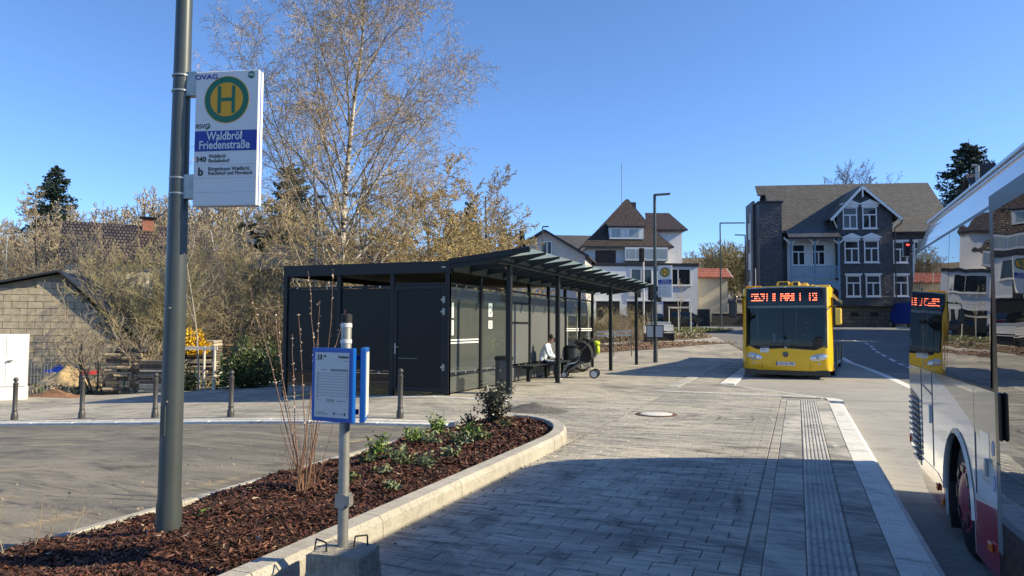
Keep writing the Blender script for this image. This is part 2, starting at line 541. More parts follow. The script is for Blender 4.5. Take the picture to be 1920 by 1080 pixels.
# asphalt yard on the left, paved areas
yard = struct(sheet('asphalt_yard', [(-60, -40), (-4.92, -40), (-4.92, 9.5), (-5.05, 9.98), (-7.3, 9.42), (-14, 8.72), (-60, 4.2)], lambda x, y: T(x, y) - 0.03, m_asph))
pave = struct(sheet('pavement', [(-3.16, -8), (0.62, -8), (0.62, 17.0), (-3.16, 17.0)], lambda x, y: T(x, y) - 0.014, m_joint))
GB = [(-60, 7), (-21.5, 12.4), (-20.8, 14.1), (-20.1, 15.1), (-18.2, 16.0), (-17.9, 17.5), (-17.8, 19.2), (-18.5, 23), (-20.7, 27)]
far_poly = [(-60, 4.4), (-14, 8.92), (-7.3, 9.62), (-5.0, 10.16), (-4.85, 9.9), (-4.2, 10.4), (-3.5, 9.9), (-3.0, 8.6), (-2.83, 8.8), (-2.83, 17.0), (0.62, 17.0), (0.45, 17.25), (-2.03, 20.3), (-2.03, 36), A(45, 13), A(54, 10.5), A(56, -2), A(45, -12), A(36, -10), A(33, -16)] + GB[::-1]
farp = struct(sheet('far_pavement', far_poly, T, m_pavefar))
# pavement in front of the houses across the road
struct(sheet('house_pavement', [A(54.2, 75), A(60, 75), A(60, 12), A(76, 10), A(76, -14), A(57, -14), A(56.2, 8)], lambda x, y: T(x, y) + 0.01, m_lane))
mb = MB()
for i in range(12):
    a, b = A(54.1, 10.5 + i * 5.4), A(54.1, 10.5 + (i + 1) * 5.4 - 0.02)
    p, q = Vector((*a, T(*a) - 0.05)), Vector((*b, T(*b) - 0.05))
    k = MB().bar(p, q, 0.18, 0.22).build('kerb_stone', m_kerb, road)
# concrete edging between yard and paving: a row of long stones
def stones_along(parent, pts, wd, h, zf, ln, m, name='kerb_stone', gap=0.008, bev=0.012, lift=0.0):
    P = [Vector(p) for p in pts]
    out = []
    for a, b in zip(P[:-1], P[1:]):
        L = (b - a).length; k = max(1, round(L / ln))
        for i in range(k):
            s, e = a.lerp(b, i / k), a.lerp(b, (i + 1) / k)
            d = (e - s); c = (s + e) / 2
            o = MB().box(-d.length / 2 + gap / 2, d.length / 2 - gap / 2, -wd / 2, wd / 2, -0.25, h, 0, bev).build(name, m, parent)
            z0, z1 = zf(*s), zf(*e)
            o.location = (c.x, c.y, (z0 + z1) / 2 + lift)
            o.rotation_euler = (0, -math.atan2(z1 - z0, d.length), math.atan2(d.y, d.x))
            out.append(o)
    return out
stones_along(yard, [(-24, 7.85), (-14, 8.82), (-7.3, 9.52), (-5.12, 10.06)], 0.12, 0.012, T, 1.0, m_kerb)
stones_along(yard, [(-24, 8.15), (-14, 9.12), (-7.3, 9.82), (-5.0, 10.4)], 0.10, 0.008, T, 1.0, m_kerb)

# ------------------------------------------------------------------ platform: pavers one by one
PW, PH = 2.47 / 9, 0.182
def paver_mesh(w_, h_):
    b, z = 0.004, 0.0
    mb = MB()
    x, y = w_ / 2 - 0.0032, h_ / 2 - 0.0032
    vs = [(-x, -y, -.03), (x, -y, -.03), (x, y, -.03), (-x, y, -.03)]
    vs += [(-x, -y, z - .003), (x, -y, z - .003), (x, y, z - .003), (-x, y, z - .003)]
    vs += [(-x + b, -y + b, z), (x - b, -y + b, z), (x - b, y - b, z), (-x + b, y - b, z)]
    fs = [(8, 9, 10, 11)]
    for k in (0, 4):
        for i in range(4):
            j = (i + 1) % 4
            fs.append((k + i, k + j, k + 4 + j, k + 4 + i))
    return mb.add(vs, fs)
rng = random.Random(4)
full, half = paver_mesh(PW, PH).mesh('paver', m_paver), paver_mesh(PW / 2, PH).mesh('paver', m_paver)
rest = MB(); nobj = 0
xl, xr = -2.83, -0.36
rows = int((17.0 - 2.6) / PH)
for r in range(-30, rows):
    y = 2.6 + (r + .5) * PH
    x = xl + (0 if r % 2 else -PW / 2)
    while x < xr - 0.02:
        x0, x1 = max(x, xl), min(x + PW, xr)
        x += PW
        if x1 - x0 < 0.05: continue
        c = (x0 + x1) / 2
        dz = rng.gauss(0, 0.0012)
        seen = r >= 0 and (y - 2.6) < 9 and (960 + FPX * lt(c, y) / max(fd(c, y), .1)) > 480 and (y > 3.4)
        wd = x1 - x0
        if seen and nobj < 300:
            me = full if abs(wd - PW) < .01 else half if abs(wd - PW / 2) < .02 else paver_mesh(wd, PH).mesh('paver', m_paver)
            o = link('paver', me, pave); nobj += 1
            o.location = (c, y, dz); o.rotation_euler = (rng.gauss(0, .004), rng.gauss(0, .004), rng.gauss(0, .004))
        else:
            q = paver_mesh(wd, PH)
            rest.add([(a + c, b + y, e + dz) for a, b, e in q.v], q.f)
stuff(rest.build('paver_field', m_paver, pave))
def slab_row(x0, x1, y0, y1, ln, m, name, h=0.0, ribs=0, bev=0.005):
    y = y0; k = 0
    cache = {}
    while y < y1 - 0.01:
        e = min(y + ln, y1); L = e - y
        key = round(L, 3)
        if key not in cache:
            mb = MB().box(x0 + .003, x1 - .003, -L / 2 + .003, L / 2 - .003, -0.06, 0, 0, bev)
            if ribs:
                pt = (x1 - x0) / ribs
                for i in range(ribs):
                    c = x0 + (i + .5) * pt
                    a, b = -L / 2 + .004, L / 2 - .004
                    w0, w1, hh = pt * .33, pt * .2, .007
                    vs = [(c - w0, a, -.002), (c + w0, a, -.002), (c + w1, a, hh), (c - w1, a, hh), (c - w0, b, -.002), (c + w0, b, -.002), (c + w1, b, hh), (c - w1, b, hh)]
                    mb.add(vs, [(3, 2, 6, 7), (0, 3, 7, 4), (1, 5, 6, 2), (0, 1, 2, 3), (4, 7, 6, 5)])
            cache[key] = mb.mesh(name, m)
        o = link(name, cache[key], pave)
        o.location = (0, (y + e) / 2, h + rng.gauss(0, .001))
        y = e
slab_row(-0.355, -0.235, -6, 16.6, 0.5, m_paver, 'gutter_stone', -0.004)
slab_row(-0.235, 0.035, -6, 16.6, 0.54, m_slab, 'slab')
slab_row(0.035, 0.335, -6, 16.6, 0.3, m_rib, 'tactile_slab', 0.001, ribs=7)
slab_row(0.335, 0.575, -6, 16.6, 0.5, m_slab, 'slab')
# bus kerb: wide concrete stones with a sloped face
def kerb_stone_mesh(L):
    prof = [(0.578, -0.45), (0.578, 0.004), (0.80, 0.004), (0.845, -0.012), (0.885, -0.14), (0.91, -0.45)]
    return MB().prism(prof, -L / 2 + .004, L / 2 - .004, 'xz').mesh('kerb_stone', m_kerb)
ks = kerb_stone_mesh(1.0)
for i in range(22):
    o = link('kerb_stone', ks, pave); o.location = (0, -5.5 + i, rng.gauss(0, .0015))
# rounded head where the platform steps back to the second bay
hd = [(0.578, 16.5), (0.885, 16.5), (0.87, 16.8), (0.78, 17.05), (0.6, 17.2), (0.5, 17.12), (0.578, 16.9)]
MB().prism(hd, -0.45, 0.006, 'xy').build('kerb_head', m_kerb, pave)
stones_along(pave, [(0.5, 17.2), (-2.0, 20.25)], 0.1, 0.004, T, 0.8, m_kerb)
stones_along(pave, [(-1.8, 20.3), (-1.8, 34)], 0.4, 0.012, T, 1.0, m_kerb)
# ribbed guide strip and cross strip of the second bay
def lay(parent, pts, wd, m, name, ln=0.6, h=0.012):
    return stones_along(parent, pts, wd, h, T, ln, m, name, gap=0.01, bev=0.006)
lay(farp, [(-3.0, 18.6), (-3.0, 30)], 0.3, m_rib, 'tactile_slab')
lay(farp, [(-6.0, 25.2), (-3.2, 24.6)], 0.28, m_rib, 'tactile_slab')
lay(farp, [(-3.1, 17.25), (0.35, 17.15)], 0.1, m_kerb, 'edge_stone', 0.8)
lay(farp, [(-9.9, 13.85), (-5.6, 13.72)], 0.1, m_kerb, 'edge_stone', 0.9, 0.01)
# manhole cover with rusty ring
mh = thing('manhole_cover', 'round pale concrete manhole cover in a rusty iron ring on the paving', 'manhole cover', (-2.33, 12.65, 0.003))
MB().lathe([(0.36, -0.02), (0.36, 0.008), (0.352, 0.012), (0.29, 0.012), (0.288, 0.006)], 32).build('ring', mat('rusty_iron', (0.13, 0.075, 0.05), 0.8, 0.3, 0.4, 12), mh, 30)
MB().lathe([(0.28, -0.02), (0.28, 0.013), (0.274, 0.016)], 32).build('lid', m_kerb, mh, 30)
# heap of grit left on the paving
rg = random.Random(8)
def heap(name, c, rx, ry, h, m, seed, n=26, rough=0.35):
    from mathutils import noise as mn
    mb = MB()
    def f(u, v):
        x, y = (u * 2 - 1), (v * 2 - 1)
        r = math.hypot(x, y)
        z = max(0, 1 - r) ** 1.2 * (1 + rough * mn.noise(Vector((x * 3 + seed, y * 3, 0)))) + 0.12 * mn.noise(Vector((x * 9, y * 9, seed))) * max(0, 1.05 - r)
        X, Y = c[0] + x * rx, c[1] + y * ry
        return (X, Y, T(X, Y) + h * z - (0.01 if r < 1 else 0.03))
    mb.grid(f, n, n)
    return mb.build(name, m, None, 60)
gm = mat('grit', (0.12, 0.11, 0.1), 0.95, 0, 0.5, 25, 0.8, 60)
hp = heap('grit_heap', (-4.55, 12.35), 0.75, 0.55, 0.15, gm, 3)
tag(hp, 'low dark heap of grit spilled on the paving near the planting bed', 'heap')
# ------------------------------------------------------------------ street furniture materials
m_anth = mat('anthracite_paint', (0.012, 0.015, 0.018), 0.5, 0.0, 0.15, 4, spec=0.3)
m_anthd = mat('anthracite_sheet', (0.005, 0.0065, 0.0085), 0.4, 0.0, 0.2, 1.2, spec=0.25)
m_pole = mat('pole_paint', (0.055, 0.066, 0.068), 0.4, 0.15, 0.12, 3)
m_steel = mat('galvanised_steel', (0.36, 0.37, 0.36), 0.45, 0.7, 0.22, 9)
m_dsteel = mat('dull_steel', (0.16, 0.16, 0.155), 0.5, 0.55, 0.2, 10)
m_white = mat('white_plastic', (0.64, 0.64, 0.63), 0.35, 0, 0.04, 3)
m_black = mat('black_rubber', (0.015, 0.015, 0.016), 0.7, 0, 0.2, 8)
m_blue = mat('blue_frame', (0.004, 0.095, 0.42), 0.35, 0, 0.08, 3)
m_bluep = mat('sign_blue', (0.008, 0.03, 0.27), 0.45, 0, 0.03, 3)
m_green = mat('sign_green', (0.0, 0.13, 0.07), 0.45, 0, 0.03, 3)
m_yell = mat('sign_yellow', (0.72, 0.33, 0.0), 0.45, 0, 0.03, 3)
m_ink = mat('ink', (0.02, 0.02, 0.022), 0.6, 0, 0)
m_inkg = mat('grey_ink', (0.22, 0.22, 0.22), 0.6, 0, 0)
m_inkl = mat('pale_ink', (0.42, 0.42, 0.42), 0.6, 0, 0)
m_paper = mat('paper', (0.58, 0.58, 0.57), 0.5, 0, 0.03, 3)
m_conc = mat('rough_concrete', (0.27, 0.25, 0.21), 0.9, 0, 0.35, 7, 0.8, 45)

# ------------------------------------------------------------------ bus shelter with bicycle store
SX, SY0, SXL = -7.25, 14.2, -11.72
sh = thing('bus_shelter', 'long anthracite bus shelter with saw-tooth canopy and closed end room', 'bus shelter', (0, 0, 0))
MOD = 1.72
ys = [SY0 + MOD * i for i in range(8)]          # back wall posts
m_satin = mat('satin_panel', (0.105, 0.112, 0.112), 0.55, 0, 0.06, 0.8)
m_glassw = clear_glass('shelter_glass', (0.55, 0.62, 0.58), 1.3, 0.02, 0.5, (0.13, 0.145, 0.14))
m_glassc = clear_glass('clear_pane', (0.85, 0.9, 0.87), 1.0, 0.02)
m_glassd = clear_glass('dark_pane', (0.10, 0.12, 0.14), 1.6, 0.03, 0.35, (0.02, 0.024, 0.03))
m_stripe = mat('white_film', (0.7, 0.72, 0.7), 0.6, 0, 0.03)
# roof slab over the closed room and fascia
box('fascia', m_anth, sh, SXL - .06, SX + .06, SY0 - .06, SY0 + .02, 2.73, 3.0, .008)
box('fascia', m_anth, sh, SX - .02, SX + .06, SY0 + .024, ys[7], 2.78, 3.0, .008)
box('fascia', m_anth, sh, SXL - .06, SXL + .02, SY0 + .024, ys[5], 2.73, 3.0, .008)
box('roof_slab', mat('roof_underside', (0.16, 0.14, 0.10), .8, 0, .2, 2), sh, SXL + .022, SX - .022, SY0 + .024, ys[5], 2.86, 2.96)
box('name_plate', m_steel, sh, SX - .14, SX - .04, SY0 - .066, SY0 - .061, 2.845, 2.875)
fx = [SXL, -10.15, -8.68, SX]
for x in fx:
    box('post', m_anth, sh, x - .055, x + .055, SY0 - .05, SY0 + .05, T(x, SY0) - .03, 2.73, .006)
for k in range(2):                                # two fixed bays of the end wall
    a, b = fx[k] + .06, fx[k + 1] - .06
    z = T(a, SY0)
    box('rail', m_anth, sh, a, b, SY0 - .025, SY0 + .025, 2.42, 2.47)
    box('rail', m_anth, sh, a, b, SY0 - .025, SY0 + .025, 0.44, 0.49)
    box('wall_panel', m_anthd, sh, a + .02, b - .02, SY0 - .012, SY0 + .012, 0.50, 2.41)
    box('pane', m_glassd, sh, a + .02, b - .02, SY0 - .006, SY0 + .006, 0.08, 0.43)
    for zc in (0.465, 2.445):
        for f in (.2, .8):
            x = a + (b - a) * f
            box('clamp', m_steel, sh, x - .02, x + .02, SY0 - .036, SY0 - .027, zc - .02, zc + .02)
# door bay
dr = MB()
a, b = fx[2] + .06, fx[3] - .06
dr.box(a, a + .08, SY0 - .04, SY0 + .03, .06, 2.46).box(b - .08, b, SY0 - .04, SY0 + .03, .06, 2.46)
dr.box(a + .08, b - .08, SY0 - .04, SY0 + .03, 2.37, 2.46).box(a + .08, b - .08, SY0 - .04, SY0 + .03, .06, .16)
door = dr.build('door', m_anth, sh)
box('door_panel', m_anthd, door, a + .082, b - .082, SY0 - .02, SY0 + .01, .162, 2.368)
box('rail', m_anth, sh, a, b, SY0 - .03, SY0 + .03, 2.47, 2.52)
hd_ = MB().box(a + .03, a + .06, SY0 - .05, SY0 - .042, .9, 1.14).cyl((a + .045, SY0 - .05, 1.06), (a + .045, SY0 - .10, 1.06), .01).cyl((a + .045, SY0 - .10, 1.06), (a + .17, SY0 - .10, 1.06), .011)
hd_.build('handle', m_steel, door, 40)
for zc in (2.13, 1.86, 0.62):
    MB().box(b - .05, b + .01, SY0 - .055, SY0 - .045, zc - .07, zc + .07).box(b - .09, b - .05, SY0 - .06, SY0 - .045, zc - .02, zc + .02).cyl((b - .02, SY0 - .062, zc - .08), (b - .02, SY0 - .062, zc + .08), .012).build('hinge', m_steel, door, 40)
box('grab_rail', m_dsteel, door, a + .12, a + .62, SY0 - .035, SY0 - .022, .79, .805)
# back wall along the platform
for i, y in enumerate(ys):
    box('post', m_anth, sh, SX - .04, SX + .055, y - .045, y + .045, -.03, 2.78, .006)
for i in range(7):
    a, b = ys[i] + .05, ys[i + 1] - .05
    g = m_glassw if i < 2 else m_satin if i < 5 else m_glassc
    nm = 'pane' if i < 2 or i > 4 else 'wall_panel'
    box('rail', m_anth, sh, SX - .025, SX + .025, a, b, 2.47, 2.52)
    box('rail', m_anth, sh, SX - .025, SX + .025, a, b, 0.42, 0.46)
    box(nm, g, sh, SX - .008, SX + .008, a, b, 0.5, 2.43)
    box('pane' if i in (0, 1, 5, 6) else 'kick_panel', g, sh, SX - .008, SX + .008, a, b, 0.04, 0.40)
    for zc in (.465, 2.455):
        for f in (.18, .5, .82):
            yy = a + (b - a) * f
            box('clamp', m_steel, sh, SX + .028, SX + .04, yy - .02, yy + .02, zc - .022, zc + .022)
    if i in (0, 5, 6):
        for zz in (1.14, 1.205) if i == 0 else (1.38, 1.445):
            box('stripe', m_stripe, sh, SX + .0095, SX + .011, a + .04, b - .04, zz, zz + .032)
for (i, zz) in ((3, 1.62), (3, 2.16)):
    box('mullion', m_anth, sh, SX + .009, SX + .04, ys[i - 1] + .05, ys[i] - .05, zz, zz + .045)
for (y, z, wd, h) in ((16.55, 1.95, .24, .34), (16.55, 1.58, .24, .2)):
    s = box('notice', m_stripe, sh, SX + .0095, SX + .0115, y - wd / 2, y + wd / 2, z - h / 2, z + h / 2)
    box('pictogram', m_inkg, s, SX + .0118, SX + .0125, y - wd * .3, y + wd * .3, z - h * .3, z + h * .3)
    box('pictogram', m_stripe, s, SX + .0127, SX + .0132, y - wd * .14, y + wd * .14, z - h * .12, z + h * .16)
for (y, z) in ((14.42, 1.9), (14.42, 1.5)):
    box('notice', m_stripe, sh, SX + .0095, SX + .011, y - .05, y + .05, z - .17, z + .17)
# room behind: far and outer side
box('wall_panel', m_anthd, sh, SXL - .01, SXL + .01, SY0 + .1, ys[5] - .1, 0.35, 2.45)
box('wall_panel', m_anthd, sh, SXL + .1, SX - .1, ys[5] - .01, ys[5] + .01, 0.1, 2.45)
for x, y in ((SXL, ys[2]), (SXL, ys[4]), (SXL, ys[5])):
    box('post', m_anth, sh, x - .05, x + .05, y - .05, y + .05, T(x, y) - .03, 2.73)
box('kick_panel', m_anthd, sh, SX - .05, SX - .03, ys[2], ys[5], 0.04, 0.42)
# canopy: front posts, beam, saw-tooth roof panels
PX = -6.1
for y in (15.02, 18.55, 24.5, 28.8):
    p = box('post', m_anth, sh, PX - .055, PX + .055, y - .055, y + .055, -.03, 2.93, .008)
    box('base_plate', m_dsteel, p, PX - .1, PX + .1, y - .1, y + .1, -.02, .012)
box('beam', m_anth, sh, PX - .06, PX + .06, 14.3, 29.4, 2.93, 3.08, .008)
box('gutter', m_anth, sh, PX + .062, PX + .11, 14.3, 29.4, 2.99, 3.05)
def frosted():
    m = bpy.data.materials.new('frosted_glass'); m.use_nodes = True
    n, l = m.node_tree.nodes, m.node_tree.links
    n.clear()
    out = n.new('ShaderNodeOutputMaterial'); tr = n.new('ShaderNodeBsdfTransparent'); tr.inputs[0].default_value = (.62, .74, .70, 1)
    tl_ = n.new('ShaderNodeBsdfTranslucent'); tl_.inputs[0].default_value = (.42, .52, .49, 1)
    mx = n.new('ShaderNodeMixShader'); mx.inputs[0].default_value = .5
    l.new(tr.outputs[0], mx.inputs[1]); l.new(tl_.outputs[0], mx.inputs[2]); l.new(mx.outputs[0], out.inputs[0])
    MATS['frosted_glass'] = m; return m
m_lip = frosted()
NT = 14; p0 = SY0 - .02; pit = (28.2 - p0) / NT
XO = -5.3
def zc_(x): return 3.05 + .17 * (x - SX) / (XO - SX)      # roof plane rises towards the kerb
for i in range(NT + 1):
    y = p0 + pit * i
    xs_ = [SX + .07, PX, XO + .02]
    dep_ = [.24, .20, .045]
    th = .028
    vs = []
    for yy in (y - th, y + th):
        for x, d in zip(xs_, dep_): vs += [(x, yy, zc_(x) - .005), (x, yy, zc_(x) - d)]
    fs = []
    for k in (0, 6):
        fs += [(k, k + 2, k + 3, k + 1), (k + 2, k + 4, k + 5, k + 3)]
    fs += [(1, 3, 9, 7), (3, 5, 11, 9), (0, 6, 8, 2), (2, 8, 10, 4), (4, 10, 11, 5), (0, 1, 7, 6)]
    MB().add(vs, fs).build('roof_fin', m_anth, sh)
    if i < NT:
        y0, y1 = y + .008, y + pit - .008
        MB().add([(SX + .07, y0, zc_(SX) + .006), (XO, y0, zc_(XO)), (XO, y1, zc_(XO)), (SX + .07, y1, zc_(SX) + .006)], [(0, 1, 2, 3)]).build('roof_pane', m_lip, sh)
MB().bar((SX + .05, p0 - .05, zc_(SX) - .07), (XO + .02, p0 - .05, zc_(XO) - .03), .03, .12).build('verge', m_anth, sh)
box('inner_beam', m_anth, sh, SX + .062, SX + .12, SY0 + .03, ys[7], 2.76, 3.0)
m_copper = mat('copper_fixture', (.35, .2, .15), .4, .5, .1)
for y in (16.1, 19.6, 22.4):
    MB().lathe([(.05, 0), (.06, .02), (.06, .07)], 12, (-6.6, y, 2.93)).build('ceiling_lamp', m_copper, sh, 40)
# bench along the back wall
bn = thing('bench', 'dark metal bench along the grey back wall of the bus shelter', 'bench', (-6.97, 20.2, 0))
for k in range(4):
    MB().box(-.21 + k * .105, -.21 + k * .105 + .085, -1.9, 1.9, .42, .45, 0, .008).build('slat', m_anth, bn)
for y in (-1.6, -.1, 1.5):
    MB().box(-.17, .17, y - .04, y + .04, .36, .417).box(-.05, .05, y - .04, y + .04, 0, .36).build('leg', m_anth, bn)

# ------------------------------------------------------------------ bins, bollards
def bin_(loc, label, r=.2, h=.86):
    t = thing('litter_bin', label, 'litter bin', loc, 0, 'cylindrical litter bins')
    bodym = mat('bin_paint', (.07, .075, .08), .4, .3, .12, 4)
    MB().lathe([(r * .9, 0), (r * .93, .03), (r, .05), (r, h - .1), (r * .97, h - .1)], 24).build('body', bodym, t, 40)
    MB().lathe([(r * 1.03, h - .1), (r * 1.1, h - .08), (r * 1.1, h - .02), (r * .85, h), (r * .6, h - .03)], 24).build('lid', m_anth, t, 40)
    MB().cyl((0, -r * 1.02, h * .62), (0, -r * 1.06, h * .62), .02).build('lock', m_steel, t, 40)
    return t
bin_((-6.27, 15.12, T(-6.27, 15.1)), 'round grey litter bin beside the first canopy post')
bin_((-6.98, 22.85, 0), 'round dark litter bin behind the stroller', .23, .92)
bol = thing('bollard', 'bollard nearest the timetable, between it and the shelter door', 'bollard', (0, 0, 0), 0, 'ball-topped bollards along the yard edge')
m_boll = mat('bollard_iron', (.075, .072, .07), .5, .35, .18, 8)
MB().lathe([(.062, -.05), (.062, .07), (.055, .13), (.042, .15), (.042, .68), (.048, .69), (.048, .715), (.03, .725), (.028, .745)], 16).build('shaft', m_boll, bol, 35)
MB().ball((0, 0, .785), .045, 14, 8).build('knob', m_boll, bol, 60)
MB().lathe([(.046, .165), (.05, .17), (.05, .185), (.046, .19)], 16).build('ring', m_boll, bol, 35)
bl = [(753, 11.95, None), (438, 12.75, 'bollard just right of the tall lamp post with the stop sign'), (297, 13.15, 'bollard just left of the tall lamp post with the stop sign'), (161, 13.7, 'second bollard from the left edge, below the green fence post'), (36, 14.0, 'leftmost bollard, in front of the white cabinet')]
for px, d, lab in bl:
    p = px_at(px, d)
    if lab is None: bol.location = p
    else: copy_tree(bol, p, rng.uniform(0, 6), label=lab)

# ------------------------------------------------------------------ lamp posts
def pole_mesh(h, rb, rt_, base=.45):
    return MB().lathe([(rb * 1.12, -.3), (rb * 1.12, base), (rb, base + .05), (rb * .97, 1.5), (rt_, h)], 24)
lp = thing('lamp_post', 'tall dark grey lamp post carrying the big bus stop sign in the mulch bed', 'lamp post', (-4.03, 3.72, 0.04))
pl = MB().lathe([(.083, -.3), (.083, .27), (.075, .31), (.071, 1.5), (.056, 3.6), (.04, 8.0)], 28).build('pole', m_pole, lp, 30)
MB().box(-.02, .02, -.078, -.068, .75, .95).build('service_door', m_pole, pl)
for z in (.98, 1.62):
    MB().cyl((.03, -.069, z), (.03, -.082, z), .008).build('bolt', m_dsteel, pl)
MB().bar((0, 0, 7.98), (.75, 0, 8.02), .12, .05).build('luminaire', m_pole, lp)
# ------------------------------------------------------------------ stop sign
def stop_sign(loc, w_, h_, label, lines=True):
    t = thing('bus_stop_sign', label, 'bus stop sign', loc)
    box('panel', m_white, t, 0, w_, -.035, -.008, 0, h_, .004)
    box('back_panel', m_white, t, 0, w_, .008, .035, 0, h_, .004)
    box('blue_core', m_blue, t, .012, w_ - .006, -.0078, .0078, .006, h_ - .006)
    u = w_ / .5
    y = -.0365
    P = lambda fx_, fz: (fx_ * w_, y, fz * h_)
    def disc(n, r, m, z, off):
        mb = MB(); mb.lathe([(r, 0), (r, .0012)], 48, (0, 0, 0), 0)
        o = mb.build(n, m, t); o.location = (w_ * .5, y + .001 - off, z); o.rotation_euler = (PI / 2, 0, 0); return o
    zc = h_ * .785
    R0 = w_ * .345
    disc('emblem_rim', R0 * 1.03, m_yell, zc, 0.0)
    disc('emblem_ring', R0, m_green, zc, .0015)
    disc('emblem_disc', R0 * .74, m_yell, zc, .003)
    hh, hw, st = R0 * .6, R0 * .40, R0 * .15
    for x0, x1, z0, z1 in ((-hw, -hw + st, -hh, hh), (hw - st, hw, -hh, hh), (-hw + st, hw - st, -st / 2, st / 2)):
        box('letter_stroke', m_green, t, w_ * .5 + x0, w_ * .5 + x1, y - .0055, y - .0045, zc + z0, zc + z1)
    box('name_band', m_bluep, t, .004, w_ - .004, y - .001, y + .0012, h_ * .405, h_ * .555)
    F = lambda fx_, fz, o=.0022: face_m((fx_ * w_, y - o, fz * h_), (1, 0, 0), (0, 0, 1))
    if lines:
        text('stop_name', 'Waldbröl', .088 * u, F(.48, .513), m_white, t, sx=.82, bold=.0012)
        text('stop_name', 'Friedenstraße', .088 * u, F(.48, .447), m_white, t, sx=.82, bold=.0012)
        text('operator_mark', 'OVAG', .052 * u, F(.17, .958, .001), m_bluep, t, sx=1.25, bold=.0008)
        text('operator_mark', 'RSVG', .048 * u, F(.125, .59, .001), m_ink, t, sx=.9)
        MB().tube([(w_ * .225, y - .001, h_ * .612), (w_ * .245, y - .001, h_ * .592), (w_ * .225, y - .001, h_ * .575), (w_ * .18, y - .001, h_ * .57)], .003).build('operator_swoosh', m_green, t)
        d = disc('network_badge', w_ * .055, m_green, h_ * .962, .0); d.location.x = w_ * .88
        text('network_letters', 'VRS', .026 * u, face_m((w_ * .88, y - .0016, h_ * .962), (1, 0, 0), (0, 0, 1)), m_white, t, bold=.0004)
        text('route_number', '340', .056 * u, F(.115, .343, .001), m_ink, t, bold=.001)
        text('route_text', 'Waldbröl', .040 * u, F(.235, .366, .001), m_ink, t, 'LEFT', .88)
        text('route_text', 'Busbahnhof', .040 * u, F(.235, .333, .001), m_ink, t, 'LEFT', .88)
        text('route_text', 'Bürgerbusse Waldbröl,', .040 * u, F(.235, .272, .001), m_ink, t, 'LEFT', .88)
        text('route_text', 'Reichshof und Morsbach', .040 * u, F(.235, .24, .001), m_ink, t, 'LEFT', .88)
        text('route_mark', 'b', .085 * u, F(.115, .252, .001), m_ink, t, bold=.0022)
    else:
        text('stop_name', 'Waldbröl', .085 * u, F(.5, .513), m_white, t, sx=.82)
        text('stop_name', 'Friedenstraße', .085 * u, F(.5, .447), m_white, t, sx=.82)
        for k in range(6):
            box('route_line', m_inkg, t, w_ * .08, w_ * .22, y - .0005, y + .0008, h_ * (.35 - .055 * k), h_ * (.37 - .055 * k))
            box('route_line', m_inkl, t, w_ * .3, w_ * (.6 + .05 * (k % 3)), y - .0005, y + .0008, h_ * (.35 - .055 * k), h_ * (.37 - .055 * k))
    for fz in (.305, .205, .1):
        box('strip_joint', m_inkl, t, .004, w_ - .004, y + .0008, y + .0018, h_ * fz - .0012, h_ * fz + .0012)
    for fz in (.06, .83):
        br = MB().box(-.075, .0, -.03, .03, h_ * fz, h_ * fz + .17)
        b_ = br.build('bracket', m_steel, t)
        for q in (.03, .14):
            MB().lathe([(.064, 0), (.067, .002), (.067, .012), (.064, .014)], 24, (-.13, 0, h_ * fz + q)).build('band_clamp', m_steel, b_)
    return t
ss0 = stop_sign((-4.03 + .126, 3.72 + .031, 2.37), .47, .95, 'bus stop sign with green ringed H on the near lamp post')
ss0.rotation_euler = (0, 0, rad(14))
# ------------------------------------------------------------------ timetable post in a concrete block
tp = thing('timetable_post', 'steel post with blue framed timetable case standing in a rough concrete block', 'timetable', (-2.5, 3.57, 0))
m_galv = mat('weathered_zinc', (.30, .30, .285), .5, .55, .3, 7)
MB().lathe([(.031, .2), (.031, 1.6), (.030, 1.604)], 20).build('pole', m_galv, tp, 35)
MB().lathe([(.033, 1.565), (.033, 1.612), (.02, 1.618)], 20).build('cap', m_black, tp, 35)
for z in (1.44, 1.535):
    MB().lathe([(.032, z), (.0335, z + .002), (.0335, z + .022), (.032, z + .024)], 20).build('label_ring', m_white, tp, 35)
bk = MB()
rb = random.Random(3)
import mathutils
def rock(u, v):
    return 0
bm = bmesh.new()
bmesh.ops.create_cube(bm, size=1)
bmesh.ops.subdivide_edges(bm, edges=bm.edges[:], cuts=9, use_grid_fill=True)
for v in bm.verts:
    c = v.co.copy()
    c.x *= .36; c.y *= .30; c.z = (c.z + .5) * .25
    k = 1 - .06 * (c.z / .25) ; c.x *= k; c.y *= k
    nz = mathutils.noise.noise(c * 9) * .012 + mathutils.noise.noise(c * 30) * .005
    # chipped corners
    e = max(abs(v.co.x), abs(v.co.y)) + v.co.z
    c += v.co.normalized() * nz
    if v.co.z > .35 and abs(v.co.x) > .42: c.z -= .012 * abs(math.sin(v.co.y * 9))
    if abs(v.co.x) > .45 and abs(v.co.y) > .3: c.x *= .95; c.y *= .96
    v.co = c
me = bpy.data.meshes.new('footing'); bm.to_mesh(me); bm.free(); me.materials.append(m_conc)
ft = link('footing', me, tp); ft.rotation_euler = (0, 0, rad(8)); ft.location = (.03, -.03, 0)
for (a, b) in (((-.13, -.10), (-.02, -.13)), ((.05, .03), (.11, .09))):
    MB().tube([(a[0], a[1], .2), (a[0] + .01, a[1] + .01, .305), (b[0], b[1], .305), (b[0] + .005, b[1], .2)], .005, 6).build('wire_loop', m_black, tp, 40)
MB().box(-.034, .034, -.037, .034, .48, .56).box(.034, .068, -.042, .0, .50, .555).build('wedge_clamp', m_galv, tp)
